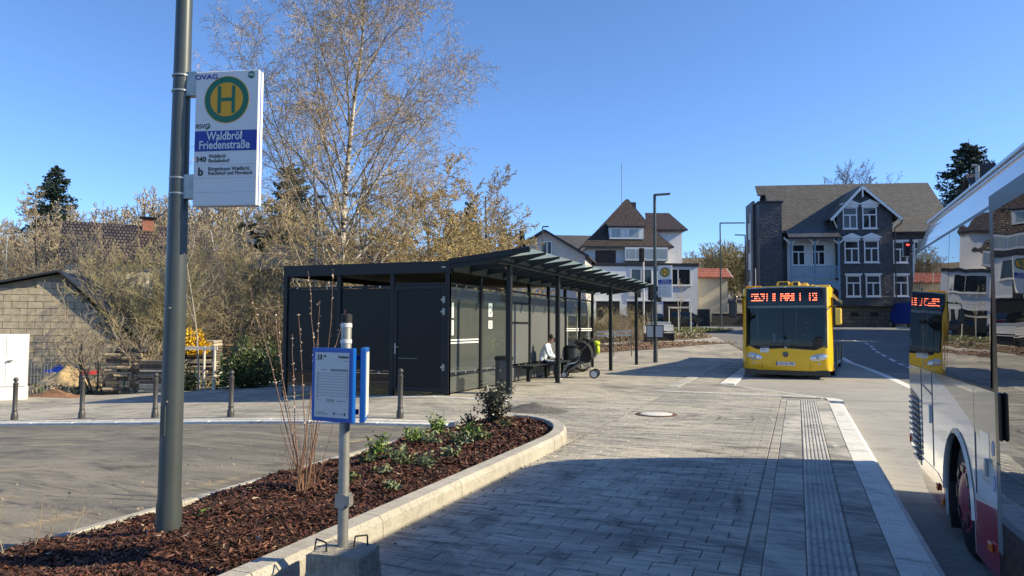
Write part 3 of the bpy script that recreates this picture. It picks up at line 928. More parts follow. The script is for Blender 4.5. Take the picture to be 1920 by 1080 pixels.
def case(parent, ox, oy, rz, wd, ht, z0, printed):
    c = MB()
    c.box(-wd / 2, wd / 2, -.02, .012, 0, ht, 0, .004)
    o = c.build('display_case', m_blue, parent)
    o.location = (ox, oy, z0); o.rotation_euler = (0, 0, rz)
    f = .026
    p = box('sheet', m_paper, o, -wd / 2 + f, wd / 2 - f, -.0225, -.0205, f, ht - f)
    y = -.0232
    W, Hh = wd - 2 * f, ht - 2 * f
    X = lambda u: -wd / 2 + f + W * u
    Z = lambda v: f + Hh * v
    def R(u0, u1, v0, v1, m, n='print_block'):
        box(n, m, o, X(u0), X(u1), y, y + .0006, Z(v0), Z(v1))
    if printed:
        R(.05, .24, .885, .965, m_ink)
        text('route_number', '311', .042, face_m((X(.145), y - .0006, Z(.925)), (1, 0, 0), (0, 0, 1)), m_white, o, sx=.95, bold=.001)
        R(.27, .32, .925, .96, m_ink)
        text('print_title', 'Waldbröl', .019, face_m((X(.83), y - .0004, Z(.93)), (1, 0, 0), (0, 0, 1)), m_ink, o, bold=.0003)
        R(.82, .97, .865, .873, m_inkg); R(.18, .36, .728, .738, m_inkg)
        R(.46, .68, .712, .745, m_inkg); R(.69, .96, .712, .745, m_inkg)
        for k in range(9):
            v = .68 - k * .043
            R(.1, .97, v - .012, v + .006, m_inkl)
        for k in range(22):
            v = .70 - k * .0195
            R(.06, .085 + .02 * ((k * 7) % 3), v - .006, v + .004, m_inkg)
            R(.945, .965, v - .006, v + .004, m_inkg)
        for k in range(4):
            R(.36, .6 - .03 * (k % 2), .235 + k * .014, .243 + k * .014, m_inkg)
            R(.08, .22, .255, .26, m_inkg)
        R(.66, .93, .25, .262, m_inkg)
        for k in range(3):
            R(.05, .42 - .05 * k, .04 + k * .016, .047 + k * .016, m_inkg)
        R(.55, .62, .04, .085, m_inkg); R(.64, .86, .045, .07, m_inkl); R(.87, .91, .04, .08, m_ink)
    return o
case(tp, -.03, -.07, rad(-4), .305, .43, .985, True)
case(tp, .085, .065, rad(119), .26, .43, .985, False)
box('bracket', m_blue, tp, -.05, .07, -.055, .04, 1.02, 1.05)
box('bracket', m_blue, tp, -.05, .07, -.055, .04, 1.34, 1.37)

# ------------------------------------------------------------------ second stop
lp2 = thing('lamp_post', 'dark lamp post at the second stop beyond the shelter, with sign and timetable case', 'lamp post', (-5.69, 30.77, 0))
pole_mesh(7.3, .085, .06).build('pole', m_pole, lp2, 30)
lm = MB(); lm.bar((-.03, -.01, 7.28), (.62, .24, 7.33), .2, .07)
lm.build('luminaire', m_pole, lp2)
for k, (a, w_) in enumerate(((-.35, .3), (.02, .34))):
    c = box('timetable_case', m_black, lp2, a - .02, a + w_ + .02, -.14 - .01 * k, -.11 - .01 * k, 1.06, 1.62)
    box('sheet', m_paper, c, a + .015, a + w_ - .015, -.146 - .01 * k, -.142 - .01 * k, 1.1, 1.58)
stop_sign((-5.56, 30.77, 2.82), .6, 1.36, 'bus stop sign with ringed H on the far lamp post', False)
# ------------------------------------------------------------------ planting bed with kerb
BED = [(-2.98, -6), (-2.98, 8.4), (-3.05, 9.0), (-3.2, 9.5), (-3.45, 9.98), (-3.78, 10.35), (-4.15, 10.5), (-4.5, 10.38), (-4.7, 10.05), (-4.8, 9.6), (-4.8, -6)]
bed = struct(sheet('planting_bed', BED, lambda x, y: T(x, y) + 0.03, mat('mulch_base', (0.035, 0.015, 0.010), .95, 0, .5, 20, .9, 30, world=True)))
def kerb_run(pts, wd, h, ln, name='kerb_stone', inward=1):
    P = [Vector(p) for p in pts]
    for a, b in zip(P[:-1], P[1:]):
        L = (b - a).length; k = max(1, round(L / ln))
        for i in range(k):
            s, e = a.lerp(b, i / k), a.lerp(b, (i + 1) / k); d = e - s; l2 = d.length / 2 - .003
            prof = [(-wd / 2, -.25), (-wd / 2, h - .012), (-wd / 2 + .012, h), (wd / 2 - .035, h), (wd / 2, h - .04), (wd / 2 + .006, -.25)]
            o = MB().prism(prof, -l2, l2, 'yz').build(name, m_bedkerb, bed)
            # prism 'yz' maps (a,b)->(d,a,b): x along the stone
            c = (s + e) / 2
            o.location = (c.x, c.y, T(c.x, c.y)); o.rotation_euler = (0, 0, math.atan2(d.y, d.x) + (PI if inward < 0 else 0))
kerb_run([(-2.93, 8.5), (-2.93, -6)], .19, .155, 1.35)
kerb_run([(-4.15, 10.56), (-3.92, 10.52), (-3.7, 10.4), (-3.5, 10.23), (-3.33, 10.02), (-3.2, 9.78), (-3.09, 9.5), (-3.0, 9.18), (-2.95, 8.85), (-2.93, 8.5)], .19, .155, .6)
kerb_run([(-4.83, -6), (-4.83, 9.6)], .11, .07, 1.0)
kerb_run([(-4.83, 9.6), (-4.8, 9.95), (-4.68, 10.25), (-4.45, 10.46), (-4.15, 10.56)], .12, .1, .6)
# shredded bark: thousands of chips on a lumpy bed
def chips():
    r = np.random.default_rng(5)
    N = 64000
    u = r.random(N)
    # denser near the camera
    y = 2.2 + (10.4 - 2.2) * u ** 1.7
    x = -4.78 + 1.77 * r.random(N)
    keep = (y < 9.3) | ((x + 3.9) ** 2 / .83 ** 2 + (y - 9.3) ** 2 / 1.12 ** 2 < 1)
    x, y = x[keep], y[keep]; N = len(x)
    hump = np.sin((x + 4.8) / 1.8 * np.pi) * .07
    z = .045 + hump + .022 * np.sin(x * 5.1 + y * 2.3) + .015 * np.sin(y * 7.7 - x * 3) + r.random(N) * .02
    L = r.uniform(.009, .042, N) * np.clip(y / 5, .8, 1.6); W = r.uniform(.003, .0105, N) * np.clip(y / 5, .8, 1.7)
    az = r.random(N) * 2 * np.pi; ti = r.normal(0, .35, N); ro = r.normal(0, .5, N)
    a = np.stack([np.cos(az) * np.cos(ti), np.sin(az) * np.cos(ti), np.sin(ti)], 1)
    s = np.stack([-np.sin(az) * np.cos(ro), np.cos(az) * np.cos(ro), np.sin(ro)], 1)
    c = np.stack([x, y, z], 1)
    n = np.cross(a, s)
    V = np.stack([c - a * L[:, None] - s * W[:, None], c + a * L[:, None] - s * W[:, None] * .6, c + a * L[:, None] * .9 + s * W[:, None], c - a * L[:, None] * .8 + s * W[:, None]], 1)
    V[:, 1] += n * .002
    F = np.arange(N * 4).reshape(N, 4)
    mi = r.choice([0, 0, 0, 1, 1, 1, 2, 2, 3], N)
    mi[r.random(N) < .012] = 4
    return V.reshape(-1, 3), F, mi
V, F_, mi = chips()
cm = [mat('bark_%s' % n, c, .85, 0, .35, 12) for n, c in (('dark', (.024, .010, .007)), ('brown', (.062, .023, .015)), ('red', (.115, .038, .024)), ('tan', (.20, .095, .06)), ('pale', (.42, .34, .24)))]
mulch = stuff(link('bark_mulch', fast_mesh('bark_mulch', V, F_, cm, mi)))
tag(mulch, 'dark red-brown shredded bark covering the planting bed', 'mulch')
mb = MB()
def mbase(u, v):
    x = -4.8 + 1.8 * u; y = -5 + 15.3 * v
    if y > 9.3:
        f = math.sqrt(max(0, 1 - ((y - 9.3) / 1.25) ** 2)); x = -3.9 + (x + 3.9) * f * .95
    return (x, y, .035 + math.sin(u * PI) * .07 + .022 * math.sin(x * 5.1 + y * 2.3) + .015 * math.sin(y * 7.7 - x * 3))
mb.grid(mbase, 24, 160)
stuff(mb.build('mulch_bed', MATS['mulch_base'], bed, 60))

# ------------------------------------------------------------------ the bus at the kerb on the right
m_bwhite = mat('bus_white', (.62, .61, .59), .12, 0, .03, .6, spec=.6, coat=.6)
m_bsilver = mat('bus_silver', (.42, .44, .46), .25, .5, .05, .8, coat=.3)
m_bred = mat('bus_red', (.30, .012, .05), .14, 0, .06, .8, spec=.6, coat=.6)
m_bbeige = mat('bus_beige', (.33, .285, .20), .2, 0, .04, .8, coat=.5)
m_bblack = mat('bus_black', (.012, .012, .013), .3, 0, .1, 3)
def mirror_glass(name, body, wav):
    m = bpy.data.materials.new(name); m.use_nodes = True
    n, l = m.node_tree.nodes, m.node_tree.links
    b = n['Principled BSDF']
    b.inputs['Base Color'].default_value = (*body, 1); b.inputs['Roughness'].default_value = 0.012
    b.inputs['Specular IOR Level'].default_value = 1.0; b.inputs['IOR'].default_value = 2.2
    b.inputs['Coat Weight'].default_value = 0.6; b.inputs['Coat Roughness'].default_value = .01
    g = n.new('ShaderNodeTexCoord'); z = n.new('ShaderNodeTexNoise')
    z.inputs['Scale'].default_value = 1.6; z.inputs['Detail'].default_value = 1.0
    l.new(g.outputs['Object'], z.inputs['Vector'])
    bp = n.new('ShaderNodeBump'); bp.inputs['Strength'].default_value = wav; bp.inputs['Distance'].default_value = .05
    l.new(z.outputs['Fac'], bp.inputs['Height']); l.new(bp.outputs[0], b.inputs['Normal']); l.new(bp.outputs[0], b.inputs['Coat Normal'])
    MATS[name] = m
    return m
m_bglass = mirror_glass('bus_tinted_glass', (.012, .014, .016), .06)
B = thing('city_bus', 'white and red city bus with tinted windows standing at the kerb on the right', 'bus', (0, 0, 0))
BX, BZ = 1.25, -.3                # side plane, road level
W_ = 2.5; YR = 9.75; YF = -2.2
def side_x(z):                    # side leans in a little above the belt
    return 0.0 if z < 1.15 else .05 * ((z - 1.15) / 1.3) ** 1.5
def rear_y(z):
    if z < .25: return YR - 1.3 * ((.25 - z) / .35)
    if z < 1.2: return YR
    return YR - .62 * ((z - 1.2) / 1.4) ** 1.5
WC, WR, AZ = 6.8, .56, .13               # rear wheel arch
def side_quad(name, m, poly, th, parent=B, x=None):
    """flat patch on the side from a (y,z) outline, th proud of the body"""
    vs = [(BX + side_x(z) - th, y, z) for y, z in poly] + [(BX + side_x(z) + .02, y, z) for y, z in poly]
    n = len(poly)
    mb = MB().add(vs, [tuple(range(n)), tuple(range(2 * n - 1, n - 1, -1))] + [(i, (i + 1) % n, n + (i + 1) % n, n + i) for i in range(n)])
    return mb.build(name, m, parent)
arch = [(WC + WR * math.cos(t), AZ + WR * math.sin(t)) for t in [PI * k / 16 for k in range(17)]]
def archcut(y0, y1, zb, ztop):
    """outline from (y0,zb) along the bottom over the arch to (y1,zb) and back along ztop"""
    a = [(y, max(z, zb)) for y, z in arch if z >= zb - .001]
    return a
# lower side (white) with wheel arch, rear corner following the tail
low = [(rear_y(z), z) for z in (-.1, .0, .12, .25, .7, 1.0, 1.13)]
low += [(5.52, 1.13), (5.52, -.1)]
low += [(WC - .56, -.1)] + [(y, z) for y, z in arch[::-1]] + [(WC + .56, -.1)]
side_quad('body_side', m_bwhite, low, 0.0)
# arch trim and wheel well
tr = MB()
for k in range(16):
    y0, z0 = arch[k]; y1, z1 = arch[k + 1]
    f = 1.07
    ya, za, yb, zb = WC + (y0 - WC) * f, AZ + (z0 - AZ) * f, WC + (y1 - WC) * f, AZ + (z1 - AZ) * f
    tr.add([(BX - .022, y0, z0), (BX - .022, y1, z1), (BX - .006, yb, zb), (BX - .006, ya, za), (BX + .03, y0, z0), (BX + .03, y1, z1)], [(0, 1, 2, 3), (0, 4, 5, 1)])
tr.build('arch_trim', m_bwhite, B, 40)
ww = MB()
for k in range(16):
    y0, z0 = arch[k]; y1, z1 = arch[k + 1]
    ww.add([(BX + .02, y0, z0), (BX + .02, y1, z1), (BX + .6, y1, z1), (BX + .6, y0, z0)], [(0, 1, 2, 3)])
ww.add([(BX + .6, WC - .65, BZ), (BX + .6, WC + .65, BZ), (BX + .6, WC + .65, 1.0), (BX + .6, WC - .65, 1.0)], [(0, 1, 2, 3)])
ww.build('wheel_well', m_bblack, B)
# red skirt ahead of and behind the wheel
sk1 = [(5.53, -.1), (WC - .60, -.1), (WC - .60, .13), (WC - .58, .29), (5.53, .37)]
side_quad('skirt', m_bred, sk1, .004)
m_pink = mat('bus_red_fade', (.45, .16, .16), .14, 0, .25, 1.4, coat=.6)
sk2 = [(WC + .60, -.1), (WC + .60, .13), (7.75, .2), (8.6, .2), (8.9, .03), (8.5, -.08)]
side_quad('skirt', m_bred, sk2, .004)
# beige flash under the windows
side_quad('flash_panel', m_bbeige, [(8.0, 1.13), (7.4, 1.06), (6.9, .98), (6.4, .88), (6.0, .76), (5.7, .64), (5.53, .60), (5.53, 1.13)], .0045)
# panel joints, flaps
for y in (8.75, 8.0, 6.15):
    side_quad('panel_joint', m_bblack, [(y - .004, .22 if y > 7 else .35), (y + .004, .22 if y > 7 else .35), (y + .004, 1.12), (y - .004, 1.12)], .0052)
fl = side_quad('service_flap', m_bwhite, [(5.72, .50), (5.98, .50), (5.98, .83), (5.72, .83)], .0065)
MB().add([(BX - .007, 5.72, .50), (BX - .0071, 5.98, .50), (BX - .0071, 5.98, .507), (BX - .007, 5.72, .507)], [(0, 1, 2, 3)]).build('flap_edge', m_bblack, fl)
MB().box(BX - .03, BX - .0066, 5.75, 5.80, .54, .66, 0, .006).build('flap_latch', m_bsilver, fl)
side_quad('panel_joint', m_bblack, [(8.05, .90), (8.72, .96), (8.72, .975), (8.05, .915)], .0053)
MB().box(BX - .02, BX - .001, 8.1, 8.16, .62, .8, 0, .004).build('latch', m_bwhite, B)
for (y, z) in ((7.7, .08), (5.72, .08), (7.42, .0)):
    MB().box(BX - .025, BX - .005, y - .045, y + .045, z - .03, z + .03, 0, .006).build('side_marker', mat('amber_lens', (.5, .13, .02), .2, 0, .05), B)
# engine grille: frame and slats
gr = side_quad('grille', m_bblack, [(9.62, .86), (9.0, .80), (8.86, .10), (9.12, .12), (9.5, .32)], .006)
for k in range(11):
    z = .16 + k * .06
    y0 = 8.90 + max(0, (z - .1)) * .16; y1 = 9.16 + min(.4, max(0, (z - .1)) * 1.4)
    MB().bar((BX - .018, y0, z), (BX - .018, min(y1, 9.58), z + .012), .03, .022, up=(.6, 0, 1)).build('slat', m_bsilver, gr)
# window band: mirror-dark panes
pil = [rear_y(1.7) - .05, 8.72, 8.3, 7.05, 5.56]
def pane(name, y0, y1, z0, z1, m, th, rear=False):
    N = 5
    L_ = [(rear_y(z0 + (z1 - z0) * k / N) - .06 if rear else y0, z0 + (z1 - z0) * k / N) for k in range(N + 1)]
    R_2 = [(y1, z0 + (z1 - z0) * k / N) for k in range(N, -1, -1)]
    vs, fs = [], []
    for k in range(N + 1):
        z = z0 + (z1 - z0) * k / N
        vs += [(BX + side_x(z) - th, L_[k][0], z), (BX + side_x(z) - th, y1, z)]
    for k in range(N): fs.append((2 * k, 2 * k + 1, 2 * k + 3, 2 * k + 2))
    return MB().add(vs, fs).build(name, m, B, 60)
upw = [(rear_y(z), z) for z in (1.132, 1.4, 1.7, 2.0, 2.3)] + [(5.52, 2.3), (5.52, 1.132)]
vs = []; zs = [1.132, 1.4, 1.7, 2.0, 2.4]
ub = MB()
for z in zs: vs += [(BX + side_x(z), rear_y(z), z), (BX + side_x(z), YF, z)]
ub.add(vs, [(2 * k, 2 * k + 1, 2 * k + 3, 2 * k + 2) for k in range(4)]).build('window_band', m_bblack, B, 60)
pane('window', 0, 8.5, 1.14, 2.37, m_bglass, .006, True)
pane('window', 8.49, 7.1, 1.14, 2.37, m_bglass, .008)
pane('window', 7.09, 5.62, 1.14, 2.37, m_bglass, .007)
side_quad('pillar_strip', m_bsilver, [(8.5, 1.14), (8.52, 1.14), (8.52, 2.37), (8.5, 2.37)], .012)
# door leaves
db = MB().box(BX - .012, BX + .06, 3.4, 5.50, -.12, 2.42); db.build('door_frame', m_bblack, B)
for y0, y1 in ((3.55, 4.36), (4.44, 5.36)):
    d_ = box('door', m_bglass, B, BX - .022, BX - .0125, y0, y1, -.02, 2.3)
    MB().box(BX - .05, BX - .0225, y1 - .12, y1 - .06, .85, 1.15, 0, .01).build('door_button', m_bblack, d_)
for y in (5.38, 5.42, 5.46):
    MB().box(BX - .022, BX - .0122, y, y + .015, .12, .68).build('door_trim', m_bsilver, B)
side_quad('body_front', m_bwhite, [(3.38, -.1), (YF, -.1), (YF, 1.13), (3.38, 1.13)], 0)
pane('window', 3.36, YF, 1.14, 2.37, m_bglass, .006)
# cove and roof: rounded shoulder swept along the bus
prof = [(side_x(2.4), 2.38), (side_x(2.5) + .005, 2.50), (.085, 2.60), (.12, 2.67), (.2, 2.73), (.34, 2.77), (.6, 2.80), (1.25, 2.82)]
full_p = prof + [(W_ - x, z) for x, z in prof[-2::-1]]
ysr = [YF, 8.0, 8.4, 8.75, 9.1]
def roofpt(x, z, k):
    y = ysr[k]
    sh_ = [0, 0, .002, .02, .10][k]
    return (BX + x, y if k < 4 else rear_y(z) - .02, z - sh_)
rf = MB(); n = len(full_p)
vs = [roofpt(x, z, k) for k in range(5) for x, z in full_p]
rf.add(vs, [(k * n + i, k * n + i + 1, (k + 1) * n + i + 1, (k + 1) * n + i) for k in range(4) for i in range(n - 1)])
rf.build('roof', m_bwhite, B, 50)
MB().bar((BX + .085, YF, 2.655), (BX + .085, 8.6, 2.645), .03, .02).build('rain_gutter', m_bsilver, B)
# tail and far side close the body
bk_ = MB(); vs = []
zz = [-.1, .0, .25, .7, 1.2, 1.7, 2.2, 2.52]
for z in zz: vs += [(BX + side_x(z), rear_y(max(z, -.1)), z), (BX + .3, rear_y(max(z, -.1)) + .05, z), (BX + W_ - .3, rear_y(max(z, -.1)) + .05, z), (BX + W_, rear_y(max(z, -.1)), z)]
bk_.add(vs, [(4 * k + i, 4 * k + i + 1, 4 * k + i + 5, 4 * k + i + 4) for k in range(7) for i in range(3)]).build('tail', m_bwhite, B, 50)
box('rear_lamp', mat('red_lens', (.4, .01, .01), .2, 0, .05), B, BX - .02, BX + .04, YR - .06, YR + .02, .24, .32)
MB().add([(BX + W_, YF, -.1), (BX + W_, 8.5, -.1), (BX + W_, YR, .25), (BX + W_, YR, 1.2), (BX + W_, 9.2, 2.45), (BX + W_, YF, 2.45)], [(0, 1, 2, 3, 4, 5)]).build('far_side', m_bwhite, B)
MB().add([(BX + .62, YF, .0), (BX + W_, YF, .0), (BX + W_, 8.3, .0), (BX + .62, 8.3, .0)], [(0, 1, 2, 3)]).build('floor', m_bblack, B)
MB().add([(BX, YF, .05), (BX + W_, YF, .05), (BX + W_, YF, 2.6), (BX, YF, 2.6)], [(0, 1, 2, 3)]).build('front', m_bblack, B)
box('light_block', m_bblack, B, BX + .62, BX + W_ - .1, YF + .1, 8.8, .055, 2.36)  # unseen black boxes added inside so sunlight cannot leak through the hollow body
box('light_block', m_bblack, B, BX + .12, BX + .618, 7.4, 8.8, .055, 2.36)
box('engine_tray', m_bblack, B, BX + .05, BX + W_ - .05, 7.5, 8.4, -.14, .054)
box('mudflap', m_black, B, BX + .03, BX + .3, WC + .52, WC + .55, BZ + .1, .2)
def wheel(parent, c, r, axis, rimm, tyre_w=.29, s=1):
    """wheel lying along x; s=-1 shows its face to -x"""
    mb = MB()
    prof = [(r * .60, 0), (r * .63, .012), (r * .93, .022), (r * .99, .05), (r, .08), (r, tyre_w - .06), (r * .9, tyre_w)]
    M = Matrix.Rotation(PI / 2 * s, 3, 'Y')
    t = mb.lathe(prof, 40, c, 0, M).build('tyre', m_black, parent, 40)
    pr = [(r * .62, .03), (r * .60, .004), (r * .5, -.012), (r * .4, -.004), (r * .2, -.03), (r * .10, -.034)]
    rim = MB().lathe(pr[::-1] if False else pr, 40, c, 0, M).build('rim', rimm, t, 40)
    for k in range(8):
        a = 2 * PI * k / 8
        y, z = c[1] + r * .47 * math.cos(a), c[2] + r * .47 * math.sin(a)
        d = Vector((0, -math.sin(a), math.cos(a)))
        ctr = Vector((c[0] - s * .013, y, z))
        MB().bar(ctr - d * .05, ctr + d * .05, .012, .05, up=(0, math.cos(a), math.sin(a))).build('slot', m_bblack, rim)
    return t
m_rimred = mat('wheel_cover_red', (.20, .022, .05), .3, 0, .2, 5)
wheel(B, (BX + .045, WC, BZ + .48), .48, 'x', m_rimred)
wheel(B, (BX + .045, .6, BZ + .48), .48, 'x', m_rimred)
for k, z in enumerate((.75, .62)):
    side_quad('badge', mat('badge_blue', (.25, .33, .5), .4, 0, .1), [(5.62 + .035 * math.cos(t), z - .1 * k + .05 * math.sin(t)) for t in [2 * PI * q / 12 for q in range(12)]], .008)

# shorter tail than first drawn, and the bus stands a touch askew to the kerb
for o in B.children_recursive:
    if o.data and o.data.users == 1:
        for v in o.data.vertices:
            if v.co.y > 7.5: v.co.y = 7.5 + .85 * (v.co.y - 7.5)
B.matrix_world = Matrix.Translation((1.20, 6.8, 0)) @ Matrix.Rotation(rad(0.0), 4, 'Z') @ Matrix.Translation((-1.25, -6.8, 0))
# ------------------------------------------------------------------ the yellow bus
m_by = mat('bus_yellow', (.80, .475, .008), .16, 0, .03, .8, spec=.6, coat=.5)
m_led = glow('led_red', (1.0, .16, .07), 3.2)
m_shield = clear_glass('windscreen', (.42, .50, .56), 1.0, .015, .12, (.012, .03, .05))
Yb = thing('city_bus', 'yellow low-floor city bus with lit destination display coming round the bend', 'bus', (-.345, 23.3, RZ(-.3, 24)), rad(-4.5)); Yb.scale = (1, 1, .965)
HW, BH = 1.31, 2.97
def fy(x, z):                     # front surface: bowed in plan, raked above the belt
    u = abs(x) / HW
    y = .10 * u ** 2 + .28 * max(0, (u - .82) / .18) ** 2
    y += .10 * max(0, z - 1.15) / 1.8 + .09 * max(0, (z - 2.5) / .5) ** 2 + .05 * max(0, (.6 - z) / .3) ** 2
    return y
def patch(name, m, x0, x1, zb, zt, off=0.0, nx=20, nz=6, parent=Yb, smooth=60):
    fb = zb if callable(zb) else (lambda x: zb)
    ft_ = zt if callable(zt) else (lambda x: zt)
    def f(u, v):
        x = x0 + (x1 - x0) * u; z = fb(x) + (ft_(x) - fb(x)) * v
        return (x, fy(x, z) - off, z)
    return MB().grid(f, nx, nz).build(name, m, parent, smooth)
def vdip(x):                      # lower edge of the black windscreen mask
    u = abs(x)
    if u > 1.12: return 1.06
    if u > .84: return 1.06 - .14 * (1.12 - u) / .28
    return .92 + .05 * (1 - u / .84)
top = lambda x: 2.97 - .07 * (abs(x) / HW) ** 2
fp = patch('front_panel', m_by, -1.17, 1.17, .27, vdip, 0, 40, 8)
for sx_ in (-1, 1):
    patch('corner_pillar', m_by, sx_ * 1.17, sx_ * HW, .27, top, 0, 6, 14)
patch('brow', m_by, -1.17, 1.17, 2.9, top, 0, 30, 2)
patch('windscreen_mask', m_bblack, -1.17, 1.17, vdip, lambda x: vdip(x) + .10, .004, 40, 2)
patch('header_mask', m_bblack, -1.17, 1.17, 2.28, 2.9, .004, 40, 4)
for sx_ in (-1, 1):
    patch('side_mask', m_bblack, sx_ * 1.10, sx_ * 1.17, 1.0, 2.3, .004, 2, 6)
patch('windscreen', m_shield, -1.13, 1.13, lambda x: vdip(x) + .03, 2.3, .010, 40, 8)
patch('visor_band', mat('visor_grey', (.10, .13, .15), .3, 0, .1), -1.12, 1.12, 2.25, 2.33, .013, 30, 2)
patch('display_pane', mat('display_black', (.008, .008, .009), .12, 0, .1), -1.08, 1.05, 2.38, 2.82, .010, 30, 3)
# destination lettering as LED dots
pat = ["1111.111.1..1.1..1...1.1.1..1.1...1.....1..1..1",
       "1.11.1.1.1..111..11..1.11.1.111...1.....1.1.1.1",
       ".111..11.1..1.1..1.1.1.1.11.1.1...1.....1..111.",
       "11111111.1..1.1..1..11.1..1.1.1...1.....1.1.1.1"]
pat = ["11111.111.1...11...11.111.11...1.....1.111",
       "1.111..11.1...11...111111111...1.....1.1.1",
       "..11.1..1.1...11...1.1111.11...1.....1..11",
       "11111111..1...11...1..11.111...1.....1.111"]
for r_ in range(4):
    mb = MB(); row = pat[r_]
    for c_, ch in enumerate(row):
        if ch == '1':
            x = -.98 + c_ * .0455; z = 2.70 - r_ * .068
            y = fy(x, z) - .014
            mb.add([(x - .017, y, z - .013), (x + .017, y, z - .013), (x + .017, y, z + .013), (x - .017, y, z + .013)], [(0, 1, 2, 3)])
    stuff(mb.build('led_row', m_led, Yb))
# crown and roof
rfm = MB(); prof = [(-HW, 2.55), (-HW + .01, 2.72), (-HW + .07, 2.85), (-HW + .2, 2.9), (-.6, 2.94), (0, 2.96)]
prof = prof + [(-x, z) for x, z in prof[-2::-1]]
n = len(prof); vs = []
for y in (.5, 1.2, 11.9):
    vs += [(x, y, z) for x, z in prof]
rfm.add(vs, [(k * n + i, k * n + i + 1, (k + 1) * n + i + 1, (k + 1) * n + i) for k in range(2) for i in range(n - 1)]).build('roof', m_by, Yb, 50)
patch('roof_lip', m_bsilver, -1.1, 1.1, lambda x: 2.905 - .04 * (x / HW) ** 2, lambda x: 2.935 - .05 * (x / HW) ** 2, .012, 30, 1)
for sx_ in (-1, 1):
    side = 'side'
    mb = MB()
    def sp(y0, y1, z0, z1, off, name, m):
        x = sx_ * (HW + off)
        return MB().add([(x, y0, z0), (x, y1, z0), (x, y1, z1), (x, y0, z1)], [(0, 1, 2, 3)]).build(name, m, Yb)
    sp(.38, 11.9, .27, 2.6, 0, 'body_side', m_by)
    sp(.62, 11.6, 1.0, 2.62, .004, 'side_window', m_bglass)
    sp(.75, 1.95, .32, 2.5, .007, 'door', m_bglass)
    sp(5.2, 6.5, .32, 2.5, .007, 'door', m_bglass)
    for y in (2.05, 3.6, 5.1, 6.6, 8.2, 9.8):
        sp(y - .035, y + .035, 1.0, 2.62, .009, 'window_bar', m_bblack)
    for y in (2.75, 8.75):
        w_ = wheel(Yb, (sx_ * (HW - .03), y, .48), .48, 'x', m_dsteel, s=-1 if sx_ > 0 else 1)
        MB().lathe([(.55, 0), (.55, .006)], 24, (sx_ * (HW + .003), y, .5), 0, Matrix.Rotation(PI / 2, 3, 'Y')).build('wheel_well', m_bblack, Yb)
    hx = .93 * sx_
    def hl(u, v):
        a = 2 * PI * u
        x = hx + .25 * math.cos(a) * v * (1 if sx_ * math.cos(a) < 0 else .95); z = .70 + .105 * math.sin(a) * v + sx_ * .16 * (x - hx) + (.0)
        return (x, fy(x, z) - .012 - .03 * (1 - v * v), z)
    h = MB().grid(hl, 18, 4).build('headlight', mat('lamp_glass', (.62, .64, .66), .08, .5, .25, 9, coat=1), Yb, 60)
    MB().ball((hx - .05 * sx_, fy(hx, .7) - .03, .69), (.07, .02, .06), 10, 6).build('reflector', m_steel, h, 60)
    x = .93 * sx_
    MB().ball((x, fy(x, .46) - .005, .50), (.045, .012, .025), 10, 6).build('fog_lamp', m_white, Yb, 60)
    MB().tube([(hx - .19 * sx_, fy(hx, .6) - .005, .66), (hx - .24 * sx_, fy(.7, .5) - .004, .45), (hx - .25 * sx_, fy(.7, .35) - .004, .3)], .004, 5).build('bumper_joint', m_bblack, Yb)
# outside mirrors: hanging black on one side, yellow on the other
mm = MB().tube([(-1.25, .35, 2.62), (-1.45, .05, 2.62), (-1.52, -.02, 2.45)], .03, 8).build('mirror_arm', m_bblack, Yb, 40)
MB().box(-1.66, -1.42, -.08, .06, 1.95, 2.45, 0, .03).build('mirror', m_bblack, Yb)
MB().tube([(1.25, .35, 2.3), (1.42, .1, 2.3)], .03, 8).build('mirror_arm', m_bblack, Yb, 40)
MB().box(1.37, 1.58, -.02, .12, 1.72, 2.24, 0, .04).build('mirror', m_by, Yb)
MB().box(1.365, 1.40, -.022, .122, 1.70, 2.26, 0, .004).build('mirror_edge', m_bblack, Yb)
for x0, x1, y0, h_ in ((-.33, .08, .9, .2), (.1, .38, .9, .19), (.42, .62, 1.0, .15), (.66, .78, 1.1, .1)):
    p_ = MB().box(x0, x1, y0, y0 + 1.6, 2.93, 2.95 + h_, 0, .05).build('roof_pod', m_by, Yb)
    if h_ > .17:
        MB().box(x0 + .07, x1 - .06, y0 - .004, y0 + .01, 2.975, 2.93 + h_, 0, .003).build('pod_grille', m_bblack, p_)
MB().box(-1.22, -.72, .35, 1.4, 2.86, 2.99, 0, .04).build('roof_pod', mat('bus_orange', (.7, .27, .004), .2, 0, .05), Yb)
MB().cyl((-.95, .8, 2.98), (-.95, .8, 3.6), .01).build('antenna', m_white, Yb)
MB().box(.75, 1.27, .5, 3.0, 2.86, 2.99, 0, .04).build('roof_pod', m_by, Yb)
# emblem, plate, sticker, wipers
e = MB().lathe([(.085, 0), (.085, .012), (.075, .016)], 28, (0, 0, 0), 0, Matrix.Rotation(PI / 2, 3, 'X')).build('emblem', m_bblack, Yb, 40)
e.location = (0, fy(0, .78) - .012, .78)
for k in range(3):
    a = PI / 2 + k * 2 * PI / 3
    MB().bar((0, -.02, 0), (.065 * math.cos(a), -.02, .065 * math.sin(a)), .008, .014, up=(0, 1, 0)).build('star_arm', m_steel, e)
rg_ = MB()
for k in range(24):
    a, b = 2 * PI * k / 24, 2 * PI * (k + 1) / 24
    rg_.cyl((.07 * math.cos(a), -.02, .07 * math.sin(a)), (.07 * math.cos(b), -.02, .07 * math.sin(b)), .006, n=5)
rg_.build('star_ring', m_steel, e)
pt = box('number_plate', m_white, Yb, -.27, .27, -.022, -.012, .43, .545)
box('plate_band', m_bluep, pt, -.27, -.235, -.0235, -.0225, .43, .545)
